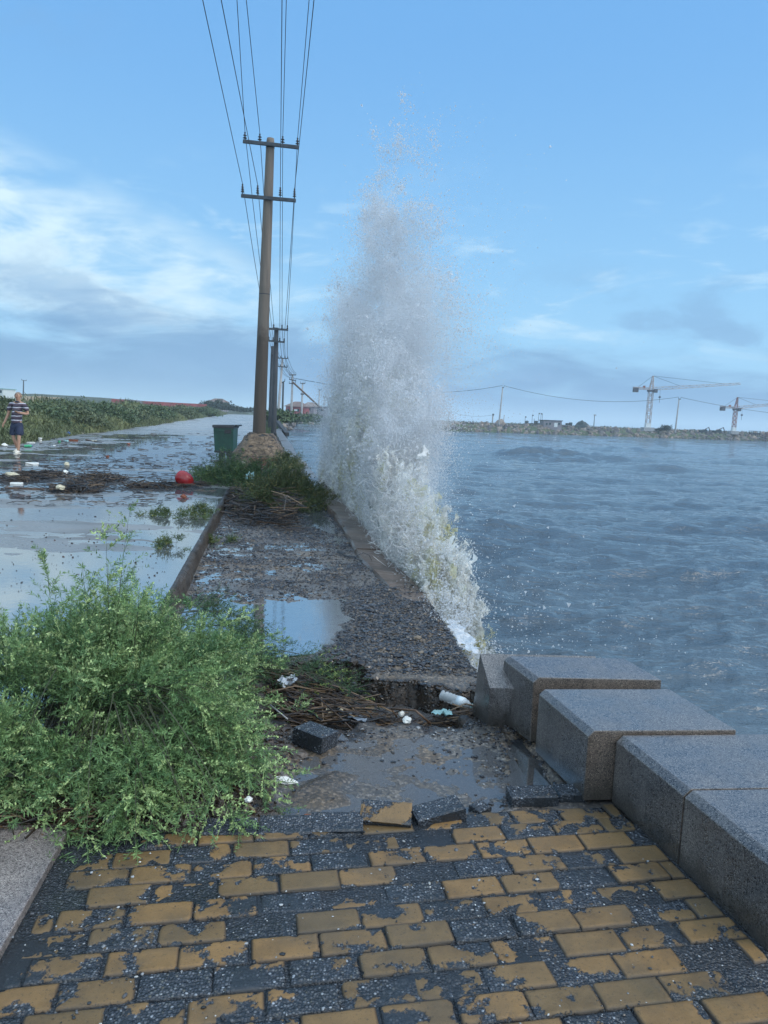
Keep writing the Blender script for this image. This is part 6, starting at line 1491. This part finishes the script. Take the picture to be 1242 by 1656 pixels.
# head grown from the neck, bowed towards the phone
h1 = addp((0.03, -0.05, 1.53), (0.070, 0.082), ix['nk2']); h2 = addp((0.03, -0.055, 1.60), (0.080, 0.096), h1); h3 = addp((0.03, -0.035, 1.665), 0.052, h2)
# palms and five fingers
for w, el_, s in (('wl', 'el', 1), ('wr', 'er', -1)):
    a = Vector(J[w]); d = (a - Vector(J[el_])).normalized()
    sd = Vector((0, 0, 1)).cross(d).normalized() if s > 0 else Vector((0, 1, 0)).cross(d).cross(d).normalized()
    pm = a + d * 0.055; p_i = addp(pm, (0.036, 0.018), ix[w])
    for k in range(4):
        off = (k - 1.5) * 0.019; L = [0.062, 0.074, 0.07, 0.054][k]; cu = Vector((0, 0, 0.5)) if s > 0 else Vector((0.3, -0.25, 0))
        f0 = addp(pm + d * 0.035 + sd * off, 0.0095, p_i); f1 = addp(pm + d * (0.035 + L * 0.55) + sd * off * 1.1 + cu * 0.02, 0.0085, f0); addp(pm + d * (0.035 + L * 0.9) + sd * off * 1.1 + cu * 0.06, 0.007, f1)
    t0 = addp(pm - d * 0.01 + sd * 0.036, 0.011, p_i); addp(pm + d * 0.03 + sd * 0.058 + Vector((0, 0, 0.015)), 0.009, t0)
skin('body', pts, eds, rads, M['skin'], man, 2)
# face
fc = Vector((0.03, -0.055, 1.585))
for x in (-0.03, 0.03): lump('eye', fc + Vector((x, -0.083, 0.012)), (0.012, 0.006, 0.006), M['dark'], sub=2, amp=0, parent=man)
for x in (-0.031, 0.031): lump('brow', fc + Vector((x, -0.088, 0.036)), (0.022, 0.008, 0.005), M['dark'], sub=2, amp=0, parent=man)
lump('nose', fc + Vector((0, -0.095, -0.012)), (0.013, 0.018, 0.024), M['skin'], sub=2, amp=0, parent=man)
lump('mouth', fc + Vector((0, -0.086, -0.048)), (0.024, 0.006, 0.006), mat('lips', (0.18, 0.06, 0.05), 0.5), sub=2, amp=0, parent=man)
for x in (-0.084, 0.084): lump('ear', fc + Vector((x, 0.012, 0.0)), (0.012, 0.024, 0.034), M['skin'], sub=2, amp=0, parent=man)
lump('hair', fc + Vector((0, 0.03, 0.03)), (0.086, 0.088, 0.075), mat('cropped_grey_hair', (0.22, 0.16, 0.12), 0.8, 0.2, 60), sub=3, amp=0.02, parent=man)
def m_shirt():
    m = bpy.data.materials.new('striped_polo'); m.use_nodes = True; g = G(m.node_tree); b = g.N['Principled BSDF']
    tc = g.new('ShaderNodeTexCoord').outputs['Object']; s = g.new('ShaderNodeSeparateXYZ', {0: tc})
    z = g.m('ADD', s.outputs[2], g.m('MULTIPLY', g.m('SUBTRACT', g.noise(tc, 5, 2), 0.5), 0.03))
    f = g.m('FRACT', g.m('DIVIDE', g.m('SUBTRACT', z, 0.868), 0.115)); w = g.step(g.m('ABSOLUTE', g.m('SUBTRACT', f, 0.5)), 0.14, 0.09)
    f2 = g.m('FRACT', g.m('DIVIDE', g.m('SUBTRACT', z, 0.885), 0.115)); d2 = g.step(g.m('ABSOLUTE', g.m('SUBTRACT', f2, 0.62)), 0.16, 0.11)
    c = g.mix(d2, (0.065, 0.045, 0.065), (0.018, 0.016, 0.03)); c = g.mix(w, c, (0.42, 0.42, 0.47))
    g.set(b.inputs['Base Color'], c); b.inputs['Roughness'].default_value = 0.9
    g.set(b.inputs['Normal'], g.bump(g.noise(tc, 16, 3), 0.5, 0.02)); return m
skin('shirt', [(-0.05, 0, 0.80), (-0.045, 0, 0.95), (-0.035, -0.005, 1.10), (-0.015, 0, 1.26), (0.01, 0, 1.375), (0.015, -0.005, 1.415), (0.17, 0, 1.365), (0.225, 0.005, 1.25), (0.245, 0.012, 1.17), (-0.18, 0, 1.365), (-0.24, 0.008, 1.25), (-0.262, 0.015, 1.17)],
     [(0, 1), (1, 2), (2, 3), (3, 4), (4, 5), (4, 6), (6, 7), (7, 8), (4, 9), (9, 10), (10, 11)],
     [(0.195, 0.13), (0.195, 0.135), (0.19, 0.14), (0.18, 0.128), (0.11, 0.09), (0.072, 0.066), 0.078, 0.072, 0.070, 0.078, 0.072, 0.070], m_shirt(), man, 2)
MB().lathe((0.015, -0.012, 1.405), [(0.085, 0), (0.082, 0.02), (0.07, 0.045), (0.064, 0.045), (0.066, 0.02), (0.07, 0)], 20).build('collar', M['shorts'], man, smooth=True)
skin('shorts', [(-0.05, 0, 0.93), (-0.05, 0, 0.80), (0.055, -0.02, 0.72), (0.062, -0.07, 0.58), (0.065, -0.09, 0.50), (-0.15, 0.0, 0.72), (-0.15, 0.01, 0.58), (-0.155, 0.02, 0.50)],
     [(0, 1), (1, 2), (2, 3), (3, 4), (1, 5), (5, 6), (6, 7)], [(0.18, 0.13), (0.185, 0.13), 0.115, 0.112, 0.112, 0.115, 0.112, 0.112], M['shorts'], man, 2)
for (ax_, ay_, az_, tip) in [(0.03, -0.10, 0.0, 0.0), (-0.165, 0.25, 0.035, 0.35)]:
    sh = skin('shoe', [(ax_, ay_ + 0.06, az_ + 0.05), (ax_, ay_ - 0.02, az_ + 0.055), (ax_, ay_ - 0.11, az_ + 0.042 - tip * 0.02), (ax_, ay_ - 0.17, az_ + 0.036 - tip * 0.03), (ax_, ay_ + 0.005, az_ + 0.10)], [(0, 1), (1, 2), (2, 3), (1, 4)], [(0.042, 0.045), (0.045, 0.05), (0.046, 0.04), (0.036, 0.03), (0.045, 0.045)], M['shoe'], man, 2)
    MB().box((ax_, ay_ - 0.055, az_ + 0.012), (0.092, 0.27, 0.024)).build('sole', M['shoe'], sh, bevel=0.008)
c = Vector((0.075, -0.27, 1.165))
ph = MB().box((0, 0, 0), (0.075, 0.012, 0.15)).build('mobile_phone', M['blackpl'], None, bevel=0.004); ph.location = Vector(man.location) + c; ph.rotation_euler = (R_(-52), 0.15, 0.4)
tag(ph, 'black mobile phone held up in the walking man\'s hand', 'phone')

# ------------------------------------------------------------------ plastic bottle at the pit
def bottle(root, L, r, m, axis, cap=None, lab=None):
    prof = [(0.3 * r, 0), (0.9 * r, 0.0), (r, 0.03 * L)]
    for i in range(5): z = 0.08 * L + i * 0.1 * L; prof += [(r, z), (r * 0.9, z + 0.04 * L), (r, z + 0.08 * L)]
    prof += [(r, 0.72 * L), (r * 0.75, 0.84 * L), (0.38 * r, 0.92 * L), (0.38 * r, 0.97 * L)]
    b_ = MB().lathe((0, 0, 0), prof, 24, axis=axis).build('bottle_body', m, root, smooth=True)
    A = Vector(axis).normalized()
    if cap: MB().lathe(A * 0.955 * L, [(0.46 * r, 0), (0.46 * r, 0.05 * L), (0.4 * r, 0.055 * L)], 16, axis=axis).build('cap', cap, root)
    if lab: MB().lathe(A * 0.52 * L, [(r * 1.015, 0), (r * 1.015, 0.2 * L)], 24, axis=axis).build('paper_sleeve', lab, root, smooth=True)
mclear = bpy.data.materials.new('clear_plastic'); mclear.use_nodes = True; g = G(mclear.node_tree); b = g.N['Principled BSDF']
b.inputs['Base Color'].default_value = (0.75, 0.82, 0.86, 1); b.inputs['Roughness'].default_value = 0.12; b.inputs['Alpha'].default_value = 0.38; b.inputs['IOR'].default_value = 1.5
c0, c1 = at(714, 1124, -0.02), at(757, 1140, -0.035); L = np.linalg.norm(c1 - c0)
root = empty('plastic_bottle', c0, 'clear ribbed plastic bottle lying on twigs at the right end of the pit', 'bottle')
bottle(root, max(L, 0.2), 0.031, mclear, tuple((c1 - c0) / L), M['tealpl'], mat('pale_sleeve', (0.55, 0.62, 0.66), 0.4))

# ------------------------------------------------------------------ washed-up litter
def scrap(px_, py_, z, size, m, label, cat, seed, kind='chunk', rot=0.0, name=None):
    c = at(px_, py_, z)
    if kind == 'chunk':
        o = lump(name or 'foam_chunk', c + np.array([0, 0, size[2] * 0.45]), tuple(q / 2 for q in size), m, (0.1, 0.15, rot), seed, 0.42, 3, smooth=False)
    elif kind == 'sheet':
        n_ = 16; u, v = np.meshgrid(np.linspace(-.5, .5, n_), np.linspace(-.5, .5, n_)); h = 0.5 + 0.9 * fbm(u * 2.6 + seed, v * 2.6, seed, 3)
        r = 1 + 0.3 * pn(u * 3 + seed, v * 3); X = u * size[0] * r; Y = v * size[1] * r
        ca, sa = math.cos(rot), math.sin(rot); V = np.stack([X * ca - Y * sa, X * sa + Y * ca, np.clip(h, 0.04, 2) * size[2]], -1).reshape(-1, 3)
        V2 = V - np.array([0, 0, 0.003]); F = grid_faces(n_, n_); F2 = F[:, ::-1] + n_ * n_
        o = mesh_np(name or 'plastic_scrap', np.concatenate([V, V2]), np.concatenate([F, F2]), m); o.location = tuple(c)
    elif kind == 'cup':
        d = 1
        o = MB().lathe((0, 0, 0), [(size[0] * .35, 0), (size[0] * .5, size[2]), (size[0] * .52, size[2]), (size[0] * .45, size[2] * .97), (size[0] * .32, 0.01)], 16).build(name or 'foam_cup', m, None, smooth=False); o.location = tuple(c)
    elif kind == 'bottle':
        o = empty(name or 'plastic_bottle', c + np.array([0, 0, size[1] * .5]), label, cat); a = (math.cos(rot), math.sin(rot), 0.05)
        bottle(o, size[0], size[1] / 2, m, a, M['bluepl']); return o
    elif kind == 'board':
        o = MB().box((0, 0, size[2] / 2), size, Matrix.Rotation(rot, 3, 'Z')).build(name or 'board', m, None, bevel=0.004); o.location = tuple(c)
    return tag(o, label, cat)
for i, a in enumerate([
    (462, 1268, -0.03, (0.088, 0.035, 0.03), M['white'], 'jagged white foam chunk lying in the muddy puddle, the largest near the paving', 'foam chunk', 'chunk', 0.1),
    (402, 1296, 0.03, (0.034, 0.026, 0.02), M['white'], 'small white foam crumb on the dark soil below the big shrub', 'foam chunk', 'chunk', 0.6),
    (180, 1330, 0.012, (0.035, 0.028, 0.024), M['white'], 'white foam crumb on the reed mat at the foot of the big shrub', 'foam chunk', 'chunk', 1.0),
    (658, 1169, -0.03, (0.045, 0.04, 0.035), M['white'], 'round white foam lump on the rim of the pit, right of the bent twig', 'foam chunk', 'chunk', 0.2),
    (649, 1158, -0.03, (0.03, 0.026, 0.03), M['white'], 'small white foam cube under the bent twig at the pit', 'foam chunk', 'chunk', 0.7),
    (540, 1152, -0.03, (0.09, 0.06, 0.03), M['cream'], 'crumpled off-white plastic film lying on the reeds behind the loose concrete block', 'plastic scrap', 'sheet', 0.3),
    (467, 1108, 0.0, (0.10, 0.07, 0.045), mat('thin_white_film', (0.55, 0.6, 0.66), 0.3), 'torn bluish-white plastic film among the reeds by the flattened shrub', 'plastic scrap', 'sheet', 0.5),
    (714, 1156, -0.045, (0.10, 0.055, 0.03), M['tealpl'], 'pale green plastic scrap lying just below the clear bottle', 'plastic scrap', 'sheet', 0.2),
    (576, 1163, -0.04, (0.13, 0.03, 0.02), mat('grey_film', (0.3, 0.34, 0.4), 0.35), 'narrow grey plastic strip on the rim of the pit beside the reeds', 'plastic scrap', 'sheet', -0.4),
    (770, 1118, -0.04, (0.02, 0.02, 0.05), M['bluepl'], 'blue plastic bit wedged against the tipped granite slab', 'plastic scrap', 'chunk', 0),
    (345, 803, 0.0, (0.12, 0.08, 0.07), M['white'], 'white scrap on the left slope of the driftwood heap by the kerb', 'foam chunk', 'chunk', 0.4),
    (426, 806, 0.12, (0.14, 0.10, 0.10), M['yellowpl'], 'yellow crumpled wrapper on top of the driftwood heap', 'wrapper', 'sheet', 0.2),
    (404, 775, 0.35, (0.14, 0.1, 0.12), M['tealpl'], 'pale blue bag caught between the two shrubs below the mound', 'plastic scrap', 'sheet', 0.9),
    (392, 752, 0.42, (0.12, 0.1, 0.08), M['cream'], 'cream foam lump on the green shrub below the mound', 'foam chunk', 'chunk', 0.9),
    (98, 792, 0.21, (0.22, 0.18, 0.13), M['cream'], 'cream foam lump sitting on the nearest brown reed heap', 'foam chunk', 'chunk', 0.3),
    (20, 771, 0.19, (0.40, 0.24, 0.14), M['cream'], 'dirty cream sack at the left edge of the road', 'sack', 'chunk', 0.2),
    (106, 766, 0.17, (0.17, 0.14, 0.13), M['white'], 'round white foam ball on the road just behind the reed drift', 'foam chunk', 'chunk', 0.2),
    (108, 753, 0.15, (0.2, 0.16, 0.15), M['cream'], 'cream round lump on the road behind the white foam ball', 'foam chunk', 'chunk', 0.8),
    (52, 751, 0.15, (0.42, 0.2, 0.07), M['white'], 'flat white foam slab on the road in front of the walking man', 'foam slab', 'board', 0.1),
    (27, 783, 0.15, (0.32, 0.1, 0.05), M['white'], 'thin white strip on the road at the lower left of the reed drift', 'foam slab', 'board', 0.1),
    (40, 791, 0.15, (1.0, 0.1, 0.04), M['wood'], 'reddish-brown plank lying across the road left of the nearest reed heap', 'plank', 'board', 0.04),
    (174, 739, 0.15, (0.2, 0.14, 0.1), M['brownpl'], 'dark red lump alone on the wet road in the middle distance', 'lump', 'chunk', 0.3),
    (297, 806, 0.15, (0.1, 0.08, 0.07), M['brownpl'], 'small brown lump on the road just in front of the red float', 'lump', 'chunk', 0.3),
    (119, 714, 0.15, (0.62, 0.3, 0.16), M['brownpl'], 'rust-coloured tray lying at the edge of the weeds', 'tray', 'board', 0.0),
    (107, 703, 0.2, (0.75, 0.5, 0.34), M['bluepl'], 'blue plastic bag at the foot of the weeds', 'bag', 'chunk', 0.4),
    (83, 707, 0.17, (0.3, 0.24, 0.24), M['white'], 'white foam cup standing at the weeds edge left of the blue bag', 'cup', 'cup', 0),
    (91, 706, 0.17, (0.3, 0.24, 0.18), M['cream'], 'cream foam piece between the white cup and the blue bag', 'foam chunk', 'chunk', 0.2),
    (65, 714, 0.16, (0.3, 0.24, 0.3), M['white'], 'white foam cup standing right of the walking man, nearest to him', 'cup', 'cup', 0),
    (49, 712, 0.16, (0.26, 0.2, 0.26), M['tealpl'], 'pale tub standing on the verge beside the man\'s knee', 'tub', 'cup', 0),
    (50, 717, 0.15, (0.5, 0.28, 0.1), M['white'], 'flat white slab close beside the walking man', 'foam slab', 'board', 0.1),
    (40, 724, 0.15, (0.5, 0.2, 0.12), M['greenpl'], 'bright green bottle lying beside the man\'s front shoe', 'bottle', 'bottle', 0.1),
    (96, 717, 0.15, (0.2, 0.2, 0.2), M['greenpl'], 'dark green tub on the wet road below the blue bag', 'tub', 'cup', 0),
    (110, 715, 0.15, (0.36, 0.16, 0.16), M['tealpl'], 'pale teal bottle lying against the rust-coloured tray', 'bottle', 'bottle', 2.9),
    (142, 713, 0.15, (0.5, 0.3, 0.14), M['wood'], 'flat brown lump on the wet road right of the rust-coloured tray', 'lump', 'chunk', 0.1),
    (153, 714, 0.15, (0.4, 0.24, 0.12), M['cream'], 'pale yellow scrap on the wet road farther right of the tray', 'plastic scrap', 'sheet', 0.1),
    (131, 701, 0.16, (0.55, 0.3, 0.16), M['cream'], 'cream foam slab at the weeds edge right of the blue bag', 'foam chunk', 'chunk', 0.1),
    (208, 719, 0.15, (0.3, 0.2, 0.14), M['brownpl'], 'reddish lump among reeds on the wet road, left of the bin', 'lump', 'chunk', 0.5),
    (8, 722, 0.16, (0.4, 0.24, 0.2), M['white'], 'white foam pieces heap at the left edge behind the man', 'foam chunk', 'chunk', 0.5),
    (88, 721, 0.15, (0.2, 0.12, 0.06), M['white'], 'tiny white scrap on the road in front of the green tub', 'foam chunk', 'chunk', 0.5),
    (497, 1262 + 62, -0.03, (0.03, 0.025, 0.02), M['brownpl'], 'small reddish pebble-like scrap in the mud behind the broken brick edge', 'lump', 'chunk', 0.5)]):
    px_, py_, z, size, m, lab, cat, kd, rot = a
    if py_ < 745 and px_ < 250: size = tuple(q * 0.48 for q in size)
    elif py_ < 800 and px_ < 250: size = tuple(q * 0.62 for q in size)
    nm_ = {'lump': 'clay_lump', 'sack': 'sack', 'plank': 'plank', 'tray': 'tray', 'bag': 'plastic_bag', 'tub': 'plastic_tub', 'cup': 'foam_cup', 'wrapper': 'food_wrapper', 'foam slab': 'foam_slab', 'plastic scrap': 'plastic_scrap', 'foam chunk': 'foam_chunk'}.get(cat)
    scrap(px_, py_, z, size, m, lab, cat, i * 1.7 + 1, kd, rot, nm_)
# stones and twigs in the foreground mud
for i, (a, b, s, lab) in enumerate([(484, 1212, (0.045, 0.035, 0.022), 'brown broken stone just left of the loose concrete block'), (466, 1209, (0.03, 0.026, 0.02), 'smaller brown stone left of the broken stone'), (432, 1234, (0.06, 0.02, 0.014), 'thin dark slate sliver on the mud'), (428, 1176, (0.05, 0.035, 0.02), 'flat grey stone under the shrub sprigs by the reeds'), (355, 1322, (0.04, 0.03, 0.02), 'dark stone by the paving edge under the shrub sprigs')]):
    c = at(a, b, 0.0)
    tag(lump('stone', (c[0], c[1], walk_z(np.array([c[0]]), np.array([c[1]]))[0] + s[2] * .3), s, mat('dull_brown_stone', (0.07, 0.055, 0.045), 0.5, 0.4, 25), (0.1, 0.1, 0.5 * i), i * 3.3, 0.35, 3, smooth=False), lab, 'stone')
for i, (pp, r, m, lab) in enumerate([([(633, 1146, 0.0), (672, 1149, 0.05), (696, 1170, -0.03)], 0.006, 'wood', 'bent brown twig arching over the rim of the pit'), ([(633, 1146, 0.0), (642, 1160, -0.04)], 0.005, 'wood', 'short stub of twig leaning against the bent twig'), ([(375, 1268, 0.04), (412, 1314, 0.01)], 0.007, 'wood', 'dark stick lying on the soil below the shrub'), ([(437, 1140, 0.02), (465, 1163, 0.0)], 0.004, 'far_conc', 'pale thin stick on the reeds left of the loose block'), ([(572, 908, 0.02), (578, 898, 0.08), (588, 894, 0.11), (597, 898, 0.09), (601, 906, 0.04)], 0.0035, 'dark', 'dark looping twig on the wet gravel near the foam'), ([(545, 893, 0.03), (600, 912, 0.02)], 0.005, 'dark', 'thin dark twig across the gravel near the coping')]):
    P3 = [at(x, y, z) for x, y, z in pp]
    tag(MB().tube(P3, r, 7).build('twig', M[m], None, smooth=True, origin=P3[0]), lab, 'twig')
# ------------------------------------------------------------------ sea haze
mh = bpy.data.materials.new('sea_haze'); mh.use_nodes = True; g = G(mh.node_tree); g.N.clear()
pv = g.new('ShaderNodeVolumePrincipled', {'Color': (0.75, 0.9, 1.0), 'Density': 0.0006, 'Anisotropy': 0.0})
g.L.new(pv.outputs[0], g.new('ShaderNodeOutputMaterial').inputs['Volume'])
hz = MB().box((0, 3400, 23.0), (9000, 7600, 52.0)).build('haze', mh, None)
hz['kind'] = 'stuff'
